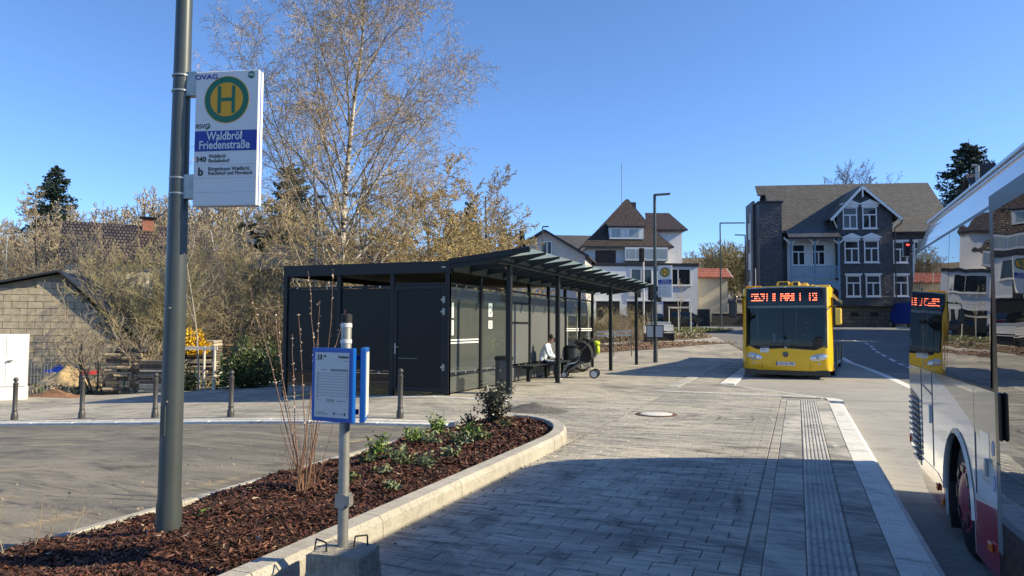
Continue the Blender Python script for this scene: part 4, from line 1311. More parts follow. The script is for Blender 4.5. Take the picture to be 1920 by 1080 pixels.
text('plate_text', 'GU·O 198', .10, face_m((.02, -.024, .487), (1, 0, 0), (0, 0, 1)), m_ink, pt, sx=.95, bold=.001)
st_ = patch('sticker', m_white, -.74, -.48, .83, 1.02, .008, 3, 2)
text('sticker_text', 'mobil', .06, face_m((-.62, fy(-.62, .93) - .011, .925), (1, 0, 0), (0, 0, 1)), m_bluep, st_)
for x0, x1 in ((-.75, .05), (.15, .95)):
    MB().bar((x0, fy(x0, 1.02) - .03, 1.06), (x1, fy(x1, 1.2) - .03, 1.17), .015, .02).build('wiper', m_bblack, Yb)
MB().ball((0, fy(0, 1.0) - .012, 1.0), (.04, .008, .035), 12, 6).build('wiper_cap', m_steel, Yb, 60)
for x in (-.9, 0, .9):
    MB().ball((x, fy(x, 2.93) - .01, 2.92), (.05, .012, .015), 8, 4).build('marker_lamp', m_white, Yb, 60)
box('under_lip', m_bblack, Yb, -1.22, 1.22, .1, .4, .12, .29)
box('underbody', m_bblack, Yb, -1.2, 1.2, .3, 11.8, .2, .3)
box('tail', m_by, Yb, -1.3, 1.3, 11.88, 11.95, .3, 2.9)
# cab seen through the screen
# ------------------------------------------------------------------ house materials
def tiled(name, axis, w_, h_, c1, c2, joint, rough=.6, bump=.6, jw=.02):
    """small tiles or slates laid in courses; axis = the horizontal axis of the slope or wall"""
    m = bpy.data.materials.new(name); m.use_nodes = True
    n, l = m.node_tree.nodes, m.node_tree.links
    b = n['Principled BSDF']; b.inputs['Roughness'].default_value = rough
    tc = n.new('ShaderNodeTexCoord'); sp = n.new('ShaderNodeSeparateXYZ'); cb = n.new('ShaderNodeCombineXYZ')
    l.new(tc.outputs['Object'], sp.inputs[0])
    l.new(sp.outputs['X' if axis == 'x' else 'Y'], cb.inputs[0]); l.new(sp.outputs['Z'], cb.inputs[1])
    bt = n.new('ShaderNodeTexBrick')
    bt.inputs['Scale'].default_value = 1
    bt.inputs['Brick Width'].default_value = w_; bt.inputs['Row Height'].default_value = h_
    bt.inputs['Mortar Size'].default_value = jw; bt.inputs['Mortar Smooth'].default_value = .6
    bt.inputs['Color1'].default_value = (*c1, 1); bt.inputs['Color2'].default_value = (*c2, 1); bt.inputs['Mortar'].default_value = (*joint, 1)
    l.new(cb.outputs[0], bt.inputs['Vector'])
    nz = n.new('ShaderNodeTexNoise'); nz.inputs['Scale'].default_value = 2.5; nz.inputs['Detail'].default_value = 8
    l.new(tc.outputs['Object'], nz.inputs['Vector'])
    mr = n.new('ShaderNodeMapRange'); mr.inputs[3].default_value = .55; mr.inputs[4].default_value = 1.45
    l.new(nz.outputs['Fac'], mr.inputs[0])
    mx = n.new('ShaderNodeMix'); mx.data_type = 'RGBA'; mx.blend_type = 'MULTIPLY'; mx.inputs[0].default_value = 1
    cc = n.new('ShaderNodeCombineColor')
    for i in range(3): l.new(mr.outputs[0], cc.inputs[i])
    l.new(bt.outputs['Color'], mx.inputs[6]); l.new(cc.outputs[0], mx.inputs[7]); l.new(mx.outputs[2], b.inputs['Base Color'])
    bp = n.new('ShaderNodeBump'); bp.inputs['Strength'].default_value = bump; bp.inputs['Distance'].default_value = .05
    inv = n.new('ShaderNodeMath'); inv.operation = 'SUBTRACT'; inv.inputs[0].default_value = 1
    l.new(bt.outputs['Fac'], inv.inputs[1]); l.new(inv.outputs[0], bp.inputs['Height']); l.new(bp.outputs[0], b.inputs['Normal'])
    MATS[name] = m
    return m
m_slx = tiled('wall_slate_x', 'x', .26, .14, (.040, .046, .058), (.075, .082, .095), (.018, .02, .025), .42)
m_sly = tiled('wall_slate_y', 'y', .26, .14, (.040, .046, .058), (.075, .082, .095), (.018, .02, .025), .42)
m_rsx = tiled('roof_slate_x', 'x', .3, .16, (.07, .068, .062), (.102, .097, .087), (.03, .029, .027), .55)
m_rsy = tiled('roof_slate_y', 'y', .3, .16, (.07, .068, .062), (.102, .097, .087), (.03, .029, .027), .55)
m_rtx = tiled('roof_tile_x', 'x', .24, .22, (.045, .030, .026), (.09, .062, .05), (.012, .009, .009), .5, 1.0, .05)
m_rty = tiled('roof_tile_y', 'y', .24, .22, (.045, .030, .026), (.09, .062, .05), (.012, .009, .009), .5, 1.0, .05)
m_redt = tiled('red_tile_x', 'x', .22, .3, (.30, .09, .055), (.38, .13, .08), (.1, .03, .02), .6, 1.0, .03)
m_rend = mat('white_render', (.84, .84, .83), .85, 0, .06, .8, .15, 40)
m_rendg = mat('grey_render', (.46, .45, .44), .85, 0, .08, .8, .15, 40)
m_rendb = mat('beige_render', (.52, .47, .38), .85, 0, .08, .8, .15, 40)
m_frame = mat('white_window_paint', (.70, .71, .71), .45, 0, .04, 2)
m_wgl = mat('house_glass', (.018, .022, .026), .06, 0, .3, .9, spec=.7)
m_wglb = mat('curtained_glass', (.30, .33, .33), .08, 0, .25, 1.5, spec=.7, stretch=(6, 1, .3))
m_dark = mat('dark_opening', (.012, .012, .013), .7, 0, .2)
m_dtrim = mat('dark_trim', (.02, .022, .028), .5, 0, .1)
m_wood = mat('brown_shutter', (.085, .045, .03), .6, 0, .15, 6, stretch=(1, 1, 12))
m_stone = tiled('stone_base', 'x', .7, .32, (.10, .085, .06), (.15, .13, .095), (.055, .048, .038), .85, .8, .015)
m_bluew = mat('blue_timber', (.17, .29, .40), .6, 0, .1, 4)

def window(parent, x, z, w_, h_, y=0.0, style='t', gl=None, frame=None, sill=True, ped=False, fw=.09, proud=.05):
    """window in the wall facing -y: frame bars, pane, sill, pediment"""
    fr = MB()
    x0, x1, z0, z1 = x - w_ / 2, x + w_ / 2, z - h_ / 2, z + h_ / 2
    B_ = lambda a, b, c, d, p=proud: fr.box(a, b, y - p, y + .005, c, d)
    B_(x0, x0 + fw, z0, z1); B_(x1 - fw, x1, z0, z1); B_(x0 + fw, x1 - fw, z1 - fw, z1); B_(x0 + fw, x1 - fw, z0, z0 + fw)
    q = fw * .55
    if style == 't':
        zt = z0 + h_ * .64
        B_(x0 + fw, x1 - fw, zt - q, zt + q, proud * .8); B_(x - q, x + q, z0 + fw, zt - q, proud * .8)
    elif style == '2':
        B_(x - q, x + q, z0 + fw, z1 - fw, proud * .8)
    elif style == '4':
        for f in (.25, .5, .75):
            B_(x0 + w_ * f - q, x0 + w_ * f + q, z0 + fw, z1 - fw, proud * .8)
    o = fr.build('window', frame or m_frame, parent)
    MB().add([(x0 + fw, y - .012, z0 + fw), (x1 - fw, y - .012, z0 + fw), (x1 - fw, y - .012, z1 - fw), (x0 + fw, y - .012, z1 - fw)], [(0, 1, 2, 3)]).build('pane', gl or m_wgl, o)
    if sill:
        box('sill', frame or m_frame, o, x0 - .06, x1 + .06, y - proud - .07, y + .0, z0 - .08, z0 - .003)
    if ped:
        MB().box(x0 - .1, x1 + .1, y - .14, y + .0, z1 + .003, z1 + .1).prism([(x0 - .22, z1 + .2), (x1 + .22, z1 + .2), (x1 + .22, z1 + .28), (x, z1 + .62), (x0 - .22, z1 + .28)], y - .16, y - .002, 'xz').box(x0 - .04, x1 + .04, y - .10, y - .001, z1 + .1, z1 + .2).build('pediment', frame or m_frame, o)
    elif style == 't':
        box('lintel', frame or m_frame, o, x0 - .1, x1 + .1, y - .12, y - .001, z1 + .003, z1 + .14)
    return o
def slope(name, m, parent, pts, th=.12):
    """roof plane from its corner points, th thick"""
    P = [Vector(p) for p in pts]
    nn = (P[1] - P[0]).cross(P[2] - P[0]).normalized()
    if nn.z < 0: nn = -nn
    n = len(P)
    vs = P + [p + nn * th for p in P]
    return MB().add(vs, [tuple(range(n - 1, -1, -1)), tuple(range(n, 2 * n))] + [(i, (i + 1) % n, n + (i + 1) % n, n + i) for i in range(n)]).build(name, m, parent)
def house_at(name, label, px, dep, turn=0.0):
    """empty at the left front corner; +x along the front to the right, turn = extra yaw"""
    p = px_at(px, dep)
    return thing(name, label, 'house', p, YAW + turn)
def zpx(py, dep, base, px=1400):
    return at(px, py, dep).z - base

# ------------------------------------------------------------------ the slate house
H1 = house_at('slate_house', 'three-storey slate-clad house with pedimented white windows behind the yellow bus', 1466, 58.5, rad(-7))
bz = H1.location.z
def S(px, py, dep=58.5):           # front-plane coordinates of a picture point
    v = at(px, py, dep) - H1.location
    c, s = math.cos(YAW + rad(-7)), math.sin(YAW + rad(-7))
    return (v.x * c + v.y * s, v.z)
wL, wR = 0.0, 13.2
tx0, tx1 = S(1422, 400)[0], S(1463, 400)[0]
zE, zR, dp = 7.9, 12.6, 9.5       # eaves, ridge, depth
box('wall', m_slx, H1, wL, wR, 0, dp, 1.75, zE)
# gable ends of the main roof
for x0, x1 in ((wL + .02, wL + .2), (wR - .2, wR - .02)):
    MB().prism([(.02, zE), (dp - .02, zE), (dp / 2, zR - .15)], x0, x1, 'yz').build('gable', m_sly, H1)
rf = slope('roof', m_rsx, H1, [(wL - .35, -.45, zE - .25), (wR + .4, -.45, zE - .25), (wR + .4, dp / 2, zR), (tx0 + .9, dp / 2, zR), (tx0 + .9, dp / 2 - 1.0, zR - 1.02), (wL - .35, dp / 2 - 1.0, zR - 1.02)])
slope('roof', m_rsx, H1, [(wL - .35, dp / 2, zR), (wR + .4, dp / 2, zR), (wR + .4, dp + .45, zE - .25), (wL - .35, dp + .45, zE - .25)])
MB().bar((4.9 + 4.6, -.52, zE - .22), (wR + .4, -.52, zE - .22), .12, .12).build('gutter', m_dtrim, rf)
# stone base with small cellar windows
box('stone_plinth', m_stone, H1, wL - .05, wR + .05, -.06, dp + .05, -.6, 1.75)
for px in (1596, 1631):
    x, z = S(px, 590); box('cellar_window', m_dark, H1, x - .3, x + .3, -.075, -.062, z - .16, z + .16)
x, z = S(1677, 600); dd = box('cellar_door', m_frame, H1, x - .45, x + .45, -.09, -.062, 0.0, 1.25)
# projecting front gable
gx0, gz0 = S(1556, 408); gx1, _ = S(1664, 408); xa, za = S(1607, 354)
za = min(za, 12.55)
box('front_gable_wall', m_slx, H1, gx0 + .35, gx1 - .1, -.55, .0, 1.76, 9.2)
MB().prism([(gx0 + .35, 9.2), (gx1 - .1, 9.2), (xa, za - .3)], -.55, 3.2, 'xz').build('front_gable', m_slx, H1)
sg = slope('gable_roof', m_rsy, H1, [(gx0 - .25, -.95, 8.72), (xa, -.95, za), (xa, dp / 2, za), (gx0 - .25, 2.4, 8.72)])
slope('gable_roof', m_rsy, H1, [(xa, -.95, za), (gx1 + .5, -.95, 8.72), (gx1 + .5, 2.4, 8.72), (xa, dp / 2, za)])
box('cheek_wall', m_sly, H1, gx0 + .35, gx0 + .5, .0, 2.2, 7.9, 9.1); box('cheek_wall', m_sly, H1, gx1 - .25, gx1 - .1, .0, 2.2, 7.9, 9.1)
for (p, q) in (((gx0 - .25, 8.72), (xa, za)), ((xa, za), (gx1 + .5, 8.72))):
    MB().bar((p[0], -.97, p[1] - .05), (q[0], -.97, q[1] - .05), .06, .2, up=(0, 0, 1)).build('bargeboard', m_frame, H1)
MB().bar((xa, -.98, za - .1), (xa, -.98, za - .9), .1, .1).build('king_post', m_frame, H1)
for sx_, x in ((1, gx0 + .33), (-1, gx1 - .08)):
    MB().tube([(x, -.56, 8.1), (x - sx_ * .25, -.75, 8.55), (x - sx_ * .35, -.9, 8.75)], .05).build('bracket', m_frame, H1)
for sx_, x in ((-1, gx0 - .3), (1, gx1 + .55)):
    MB().tube([(x, -.9, 8.65), (x - sx_ * .12, -.7, 8.3), (x - sx_ * .5, -.62, 8.05), (x - sx_ * .5, -.6, 2.0)], .05).build('downpipe', m_dtrim, H1, 40)
for px in (1591, 1626):
    for py, h_, pd in ((410, 1.75, True), (473, 1.78, True), (537, 1.72, False)):
        x, z = S(px + (2 if py > 450 else 0) + (2 if py > 500 else 0), py, 58); window(H1, x, z, 1.12, h_, -.552, 't', ped=pd)
for px in (1679, 1716):
    for py in (475, 537):
        x, z = S(px, py); window(H1, x, z, 1.12, 1.72, 0, 't')
# tower bay on the left
tx0, tx1 = S(1422, 400)[0], S(1463, 400)[0]
box('stair_bay', m_slx, H1, tx0, tx1, -.9, 3.5, -.4, zpx(379, 58, bz))
box('bay_cap', m_dtrim, H1, tx0 - .12, tx1 + .12, -1.05, 3.5, zpx(379, 58, bz) + .003, zpx(379, 58, bz) + .12)
box('stair_wall', m_sly, H1, tx0 - .2, tx0 - .003, .6, 3.4, -.4, 10.6)
for z in (3.2, 5.6, 8.2):
    box('stair_window', m_frame, H1, tx0 - .22, tx0 - .201, 1.6, 2.4, z - .7, z + .7)
MB().tube([(tx0 - .3, 1.0, 9.6), (tx0 - .3, 1.0, 0)], .05).build('downpipe', m_frame, H1)
# timber balcony in blue
bx0, bx1 = S(1476, 480)[0], gx0 + .33
box('balcony_floor', m_bluew, H1, bx0, bx1, -1.2, -.01, 3.55, 3.75)
box('lattice_back', mat('white_timber', (.62, .64, .64), .6, 0, .08, 3), H1, bx0 + .02, bx1, -.09, -.012, 3.76, 7.3)
x_, z_ = S(1497, 478)
for px in (1497, 1533):
    x, z = S(px, 478); window(H1, x, z, 1.05, 1.75, -.095, 't')
box('rail', m_bluew, H1, bx0, bx1, -1.2, -1.12, 4.86, 4.95); box('rail', m_bluew, H1, bx0, bx1, -1.2, -1.12, 4.0, 4.08)
nb = 26
for k in range(nb):
    x = bx0 + .06 + (bx1 - bx0 - .12) * k / (nb - 1)
    box('baluster', m_bluew, H1, x - .035, x + .035, -1.18, -1.14, 4.08, 4.86)
for x in (bx0 + .06, (bx0 + bx1) / 2, bx1 - .08):
    MB().box(x - .06, x + .06, -1.22, -1.10, 1.7, 7.3).build('balcony_post', m_bluew, H1)
    for s_ in (-1, 1):
        MB().bar((x, -1.16, 6.7), (x + s_ * .55, -1.16, 7.25), .08, .1).build('brace', m_frame, H1)
for xa_, xb_ in ((bx0 + .12, (bx0 + bx1) / 2 - .06), ((bx0 + bx1) / 2 + .06, bx1 - .14)):
    n_ = 9; pl_ = [(xa_ + (xb_ - xa_) * k / n_, 3.54) for k in range(n_ + 1)]
    pl_ += [(xb_ - (xb_ - xa_) * k / n_, 2.9 + .45 * math.sin(PI * k / n_)) for k in range(n_ + 1)]
    MB().prism(pl_, -1.19, -1.13, 'xz').build('arch_board', m_bluew, H1)
slope('balcony_roof', m_slx, H1, [(bx0 - .2, -1.5, 7.15), (bx1, -1.5, 7.15), (bx1, -.3, 7.95), (bx0 - .2, -.3, 7.95)])
MB().bar((bx0 - .2, -1.55, 7.15), (bx1, -1.55, 7.15), .12, .12).build('gutter', m_dtrim, H1)

# ------------------------------------------------------------------ the white house
H2 = house_at('white_house', 'white house with steep brown tiled roof and flat-roofed annex beyond the shelter', 1060, 71)
bz2 = H2.location.z
def S2(px, py, dep=71):
    v = at(px, py, dep) - H2.location
    return (v.x * math.cos(YAW) + v.y * math.sin(YAW), v.z)
ax1 = S2(1309, 540)[0]; az = S2(1200, 499)[1]
m_rendbl = mat('pale_blue_render', (.78, .81, .84), .85, 0, .05, .8, .15, 40)
an = box('annex_wall', m_rendbl, H2, -1.5, ax1, 0, 8, -.5, az)
box('annex_roof_edge', m_dtrim, H2, -1.6, ax1 + .1, -.1, 8.1, az + .003, az + .32)
for px, w_ in ((1203, 2.2), (1272, 2.6)):
    x, z = S2(px, 519); window(H2, x, z, w_, 1.75, 0, '2', fw=.12)
x, z = S2(1120, 525); window(H2, x, z, 2.0, 1.6, 0, '2', fw=.12)
for a, b in ((1118, 1162), (1176, 1226), (1244, 1292)):
    x0, x1 = S2(a, 565)[0], S2(b, 565)[0]
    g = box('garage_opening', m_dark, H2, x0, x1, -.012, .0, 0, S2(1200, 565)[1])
    box('garage_frame', m_rendbl, g, x0 - .1, x1 + .1, -.06, -.002, S2(1200, 565)[1] + .003, S2(1200, 565)[1] + .14)
sg_ = box('shop_sign', m_white, H2, S2(1179, 548)[0], S2(1200, 548)[0], -.09, -.03, S2(1190, 556)[1], S2(1190, 543)[1])
# main block behind
my = 5.0
D2 = 76
def S3(px, py, dep=76): return S2(px, py, dep)
mx0, mx1 = S3(1100, 480)[0], S3(1250, 480)[0]
ze = S3(1170, 463)[1]; zp = S3(1178, 372, 80)[1]; xap = S3(1178, 372, 80)[0]
box('wall', m_rend, H2, mx0, mx1, my, my + 9, az + .33, ze)
ex0, ex1 = S3(1089, 461)[0], S3(1262, 458)[0]
# hipped front slope with flared foot, in two pitches
kz = ze + 1.6; k0, k1 = ex0 + 1.7, ex1 - 1.7
rf2 = slope('roof', m_rtx, H2, [(ex0, my - .7, ze - .1), (ex1, my - .7, ze - .1), (k1, my + .55, kz), (k0, my + .55, kz)])
slope('roof', m_rtx, H2, [(k0, my + .55, kz), (k1, my + .55, kz), (xap + .05, my + 4.2, zp), (xap - .05, my + 4.2, zp)])
for sx_, (e, k) in ((-1, (ex0, k0)), (1, (ex1, k1))):
    slope('roof', m_rty, H2, [(e, my - .7, ze - .1), (k, my + .55, kz), (k, my + 9, kz), (e, my + 9.6, ze - .1)])
    slope('roof', m_rty, H2, [(k, my + .55, kz), (xap + sx_ * .05, my + 4.2, zp), (xap + sx_ * .05, my + 8, zp), (k, my + 9, kz)])
MB().bar((ex0, my - .75, ze - .05), (ex1, my - .75, ze - .05), .14, .14).build('gutter', m_dtrim, rf2)
# dormer strip
dx0, dx1 = S3(1143, 436)[0], S3(1207, 436)[0]; dz0, dz1 = S3(1170, 448)[1], S3(1170, 426)[1]
do = box('dormer', m_frame, H2, dx0, dx1, my - .3, my + 2.5, dz0, dz1)
for a, b, g in ((.06, .33, m_wglb), (.36, .54, m_white), (.58, .86, m_wglb)):
    MB().add([(dx0 + (dx1 - dx0) * a, my - .306, dz0 + .2), (dx0 + (dx1 - dx0) * b, my - .306, dz0 + .2), (dx0 + (dx1 - dx0) * b, my - .306, dz1 - .2), (dx0 + (dx1 - dx0) * a, my - .306, dz1 - .2)], [(0, 1, 2, 3)]).build('pane', g, do)
slope('dormer_roof', m_rtx, H2, [(dx0 - .15, my - .5, dz1), (dx1 + .15, my - .5, dz1), (dx1 + .15, my + 2.6, dz1 + .9), (dx0 - .15, my + 2.6, dz1 + .9)])
x, z = S3(1136, 482); wb = window(H2, x, z, 2.2, 1.5, my, '-', m_wood, m_wood, fw=.06)
x, z = S3(1211, 477)
x0 = S3(1170, 477)[0]; x1 = S3(1250, 477)[0]; z0, z1 = S3(1211, 490)[1], S3(1211, 465)[1]
wg = box('winter_garden', m_frame, H2, x0, x1, my - 1.0, my - .01, z0, z1)
for k in range(4):
    a = x0 + .15 + (x1 - x0 - .2) * k / 4; b = x0 + (x1 - x0 - .1) * (k + 1) / 4
    MB().add([(a, my - 1.008, z0 + .25), (b, my - 1.008, z0 + .25), (b, my - 1.008, z1 - .2), (a, my - 1.008, z1 - .2)], [(0, 1, 2, 3)]).build('pane', m_wglb, wg)
# side wing on the right
wx0, wx1 = S3(1228, 450, 80)[0], S3(1276, 450, 80)[0]
we = S3(1250, 432, 80)[1]
box('wing_wall', m_rend, H2, wx0, wx1, my + 3, my + 9.5, az + .33, we)
wr0, wr1 = S3(1208, 402, 83)[0], S3(1252, 402, 83)[0]; wz = S3(1230, 402, 83)[1]
slope('wing_roof', m_rtx, H2, [(wr0 - .5, my + 2.5, we - .1), (wx1 + .5, my + 2.5, we - .1), (wr1, my + 6, wz), (wr0, my + 6, wz)])
slope('wing_roof', m_rty, H2, [(wx1 + .5, my + 2.5, we - .1), (wx1 + .5, my + 10, we - .1), (wr1, my + 6, wz)])
MB().bar((wx0, my + 2.45, we - .1), (wx1 + .5, my + 2.45, we - .1), .15, .2).build('gutter', m_dtrim, H2)
xc, zc = S3(1190, 385, 80)
box('chimney', m_dtrim, H2, xc - .3, xc + .3, my + 4.2, my + 4.8, zc - 1.2, zc + .5)
xm, zm = S3(1170, 372, 79)
MB().cyl((xm, my + 4, zp - 2), (xm, my + 4, S3(1170, 302, 80)[1]), .035).build('antenna_mast', m_dsteel, H2)
# ------------------------------------------------------------------ lesser houses
def plain_house(name, label, px, dep, w_, d_, ze_, zr_, wall, roofx, roofy, turn=0, gable_front=True, wins=(), trim=m_frame):
    h = house_at(name, label, px, dep, turn)
    box('wall', wall, h, 0, w_, 0, d_, -1, ze_)
    if gable_front:
        MB().prism([(0.01, ze_), (w_ - .01, ze_), (w_ / 2, zr_ - .1)], .01, d_ - .01, 'xz').build('gable', wall, h)
        slope('roof', roofy, h, [(-.4, -.4, ze_ - .32), (w_ / 2, -.4, zr_), (w_ / 2, d_ + .4, zr_), (-.4, d_ + .4, ze_ - .32)])
        slope('roof', roofy, h, [(w_ / 2, -.4, zr_), (w_ + .4, -.4, ze_ - .32), (w_ + .4, d_ + .4, ze_ - .32), (w_ / 2, d_ + .4, zr_)])
        for p, q in (((-.4, ze_ - .3), (w_ / 2, zr_ + .02)), ((w_ / 2, zr_ + .02), (w_ + .4, ze_ - .3))):
            MB().bar((p[0], -.43, p[1]), (q[0], -.43, q[1]), .05, .22).build('bargeboard', trim, h)
    else:
        MB().prism([(0.01, ze_), (d_ - .01, ze_), (d_ / 2, zr_ - .1)], .01, w_ - .01, 'yz').build('gable', wall, h)
        slope('roof', roofx, h, [(-.4, -.4, ze_ - .32), (w_ + .4, -.4, ze_ - .32), (w_ + .4, d_ / 2, zr_), (-.4, d_ / 2, zr_)])
        slope('roof', roofx, h, [(-.4, d_ / 2, zr_), (w_ + .4, d_ / 2, zr_), (w_ + .4, d_ + .4, ze_ - .32), (-.4, d_ + .4, ze_ - .32)])
        for xe in (-.43, w_ + .43):
            for p, q in (((-.4, ze_ - .3), (d_ / 2, zr_ + .02)), ((d_ / 2, zr_ + .02), (d_ + .4, ze_ - .3))):
                MB().bar((xe, p[0], p[1]), (xe, q[0], q[1]), .05, .22).build('bargeboard', trim, h)
    for (x, z, ww, hh) in wins:
        window(h, x, z, ww, hh, 0, '2')
    return h
def zz_(px, py, dep):
    p = px_at(px, dep); return at(px, py, dep).z - p.z
# grey gable behind the canopy
h3 = plain_house('grey_house', 'small grey rendered house with a gable, seen over the canopy', 948, 66, 7.4, 10, zz_(960, 478, 66), zz_(990, 434, 66), m_rendg, m_rsx, m_rsy, rad(-12), wins=((1.55, zz_(975, 467, 66), .9, 1.1), (3.9, zz_(1008, 466, 66), .95, 1.25)), trim=m_dtrim)
h4 = plain_house('dark_roofed_house', 'house with dark slate roof and cream wall left of the white house', 1052, 88, 7.5, 9, zz_(1052, 468, 88), zz_(1052, 432, 90), m_rendb, m_rsx, m_rsy, rad(4), False, wins=((2.0, zz_(1070, 485, 88), .9, 1.3),), trim=m_dtrim)
h5 = plain_house('garden_shed', 'low shed with orange-red tiled roof at the foot of the uphill lane', 1311, 74, 3.0, 3.5, zz_(1320, 522, 74) + .35, zz_(1320, 509, 75) + .5, m_rendb, m_redt, m_redt, 0, False)
# houses on the right of the road
h6 = thing('gabled_house', 'cream house gable with brown tiled roof showing above the white bus', 'house', (11.2, 52, T(11, 54)), 0)
e6 = 9.0 - h6.location.z; r6 = 12.0 - h6.location.z
box('wall', m_rend, h6, 0, 12, 0, 9, -1, e6)
MB().prism([(.01, e6), (8.99, e6), (4.5, r6 - .1)], .01, 11.9, 'yz').build('gable', m_rend, h6)
slope('roof', m_rtx, h6, [(-.3, -.4, e6 - .3), (12.3, -.4, e6 - .3), (12.3, 4.5, r6), (-.3, 4.5, r6)])
slope('roof', m_rtx, h6, [(-.3, 4.5, r6), (12.3, 4.5, r6), (12.3, 9.4, e6 - .3), (-.3, 9.4, e6 - .3)])
box('chimney', m_dtrim, h6, .3, 1.2, 3.2, 4.1, r6 - 1.2, r6 + .55)
MB().tube([(.1, 3.0, e6 + .8), (.1, 3.0, r6 + .35), (-.2, 3.0, r6 + .4)], .12).build('flue', m_steel, h6)
h7 = thing('roadside_house', 'large cream house on the right of the road, shading the carriageway', 'house', (11.5, 29.5, T(11, 35)), 0)
box('wall', m_rendb, h7, 0, 10, 0, 20.5, -1, 8.2)
slope('roof', m_rty, h7, [(-.5, -.4, 7.9), (5, -.4, 12.2), (5, 20.9, 12.2), (-.5, 20.9, 7.9)])
slope('roof', m_rty, h7, [(5, -.4, 12.2), (10.5, -.4, 7.9), (10.5, 20.9, 7.9), (5, 20.9, 12.2)])
MB().prism([(.01, 8.2), (9.99, 8.2), (5, 12.1)], .01, 20.4, 'xz').build('gable', m_rendb, h7)
for k in range(4):
    for z in (2.2, 5.2):
        fr = MB().box(-.06, 0.0, 2 + k * 5, 3.3 + k * 5, z, z + 1.5).build('window', m_frame, h7)
        MB().add([(-.065, 2.1 + k * 5, z + .1), (-.065, 3.2 + k * 5, z + .1), (-.065, 3.2 + k * 5, z + 1.4), (-.065, 2.1 + k * 5, z + 1.4)], [(0, 1, 2, 3)]).build('pane', m_wgl, fr)
# houses on the left
h8 = house_at('tiled_house', 'brick-chimneyed house with dark tiled roof among the bare trees on the left', 120, 44, rad(30))
w8, d8 = 8.2, 7.0
e8 = zz_(240, 478, 44); r8 = zz_(300, 409, 46)
box('wall', m_rendb, h8, 0, w8, 0, d8, -1.5, e8)
MB().prism([(.01, e8), (d8 - .01, e8), (d8 / 2, r8 - .1)], .01, w8 - .01, 'yz').build('gable', mat('grey_boarding', (.33, .34, .31), .8, 0, .15, 3), h8)
m_rowx = tiled('ridged_tile_x', 'x', .22, .24, (.06, .045, .04), (.12, .095, .085), (.012, .01, .01), .5, 1.2, .05)
slope('roof', m_rowx, h8, [(-.4, -.5, e8 - .4), (w8 + .5, -.5, e8 - .4), (w8 + .5, d8 / 2, r8), (-.4, d8 / 2, r8)])
slope('roof', m_rowx, h8, [(-.4, d8 / 2, r8), (w8 + .5, d8 / 2, r8), (w8 + .5, d8 + .5, e8 - .4), (-.4, d8 + .5, e8 - .4)])
for p, q in (((-.5, e8 - .4), (d8 / 2, r8 + .03)), ((d8 / 2, r8 + .03), (d8 + .5, e8 - .4))):
    MB().bar((w8 + .53, p[0], p[1]), (w8 + .53, q[0], q[1]), .05, .22).build('bargeboard', m_frame, h8)
ch = box('chimney', mat('brick_red', (.28, .11, .075), .85, 0, .3, 8), h8, 4.3, 5.0, 2.9, 3.6, r8 - .5, r8 + .55)
box('chimney_cap', m_dtrim, ch, 4.1, 5.2, 2.7, 3.8, r8 + .62, r8 + .68)
# small house with a white window, half hidden by the shelter
h9 = plain_house('dark_cottage', 'dark cottage with white casement window left of the shelter', 490, 34, 5.0, 6, zz_(520, 498, 34), zz_(520, 450, 34), mat('dark_render', (.10, .11, .12), .8, 0, .15, 2), m_rsx, m_rsy, 0, False, wins=((1.0, zz_(527, 553, 34), .72, 1.0),), trim=m_dtrim)
window(h9, 2.1, zz_(527, 512, 34), .8, .6, 0, '2')
h10 = plain_house('hillside_house', 'pale gabled house half hidden by twigs behind the near lamp post', 432, 70, 2.6, 5, zz_(445, 440, 70), zz_(457, 418, 70), m_rendg, m_rsx, m_rsy, rad(-8), trim=m_dtrim)
# block-built shed with shallow gable
sp = px_at(-40, 25.5)
H11 = thing('block_shed', 'shed of bare concrete blocks with a dark sheet roof behind the white cabinet', 'shed', sp, YAW + rad(20))
bz11 = sp.z
def S4(px, py, dep=25.5):
    v = at(px, py, dep) - H11.location
    c, s = math.cos(YAW + rad(20)), math.sin(YAW + rad(20))
    return (v.x * c + v.y * s, v.z)
m_mort = mat('shed_mortar', (.21, .18, .13), .95, 0, .3, 4, .5, 40)
m_block = mat('concrete_block', (.36, .31, .23), .92, 0, .3, 5, .5, 50, world=True)
gp = [(-1.5, -.5), (S4(245, 700)[0], -.5), (S4(245, 660)[0], S4(245, 655)[1]), (S4(100, 505)[0], S4(100, 510)[1]), (-1.5, S4(-40, 560)[1])]
xr_, zr__ = gp[2]; xa11, za11 = gp[3]
MB().prism(gp, .02, 6, 'xz').build('wall', m_mort, H11)
bw, bh = .5, .25
blk = MB().box(-bw / 2 + .008, bw / 2 - .008, -.02, .018, -bh / 2 + .008, bh / 2 - .008, 0, .006).mesh('block', m_block)
def inside(x, z):
    if x < -1.4 or x > xr_ - .02 or z < -.4: return False
    if x < xa11: t = gp[4][1] + (za11 - gp[4][1]) * (x + 1.5) / (xa11 + 1.5)
    else: t = za11 + (zr__ - za11) * (x - xa11) / (xr_ - xa11)
    return z < t
nbk = 0
for r_ in range(24):
    z = -.3 + (r_ + .5) * bh
    x = -1.5 + (bw / 2 if r_ % 2 else 0)
    while x < xr_:
        cx = x + bw / 2; x += bw
        if inside(cx - bw / 2, z + bh / 2) and inside(cx + bw / 2, z + bh / 2) and nbk < 300:
            o = link('block', blk, H11); o.location = (cx, .0 + rng.gauss(0, .004), z); nbk += 1
slope('roof', m_dtrim, H11, [(xa11, -.35, za11 + .05), (xr_ + .6, -.35, zr__ - .15), (xr_ + .6, 6.3, zr__ - .15), (xa11, 6.3, za11 + .05)], .07)
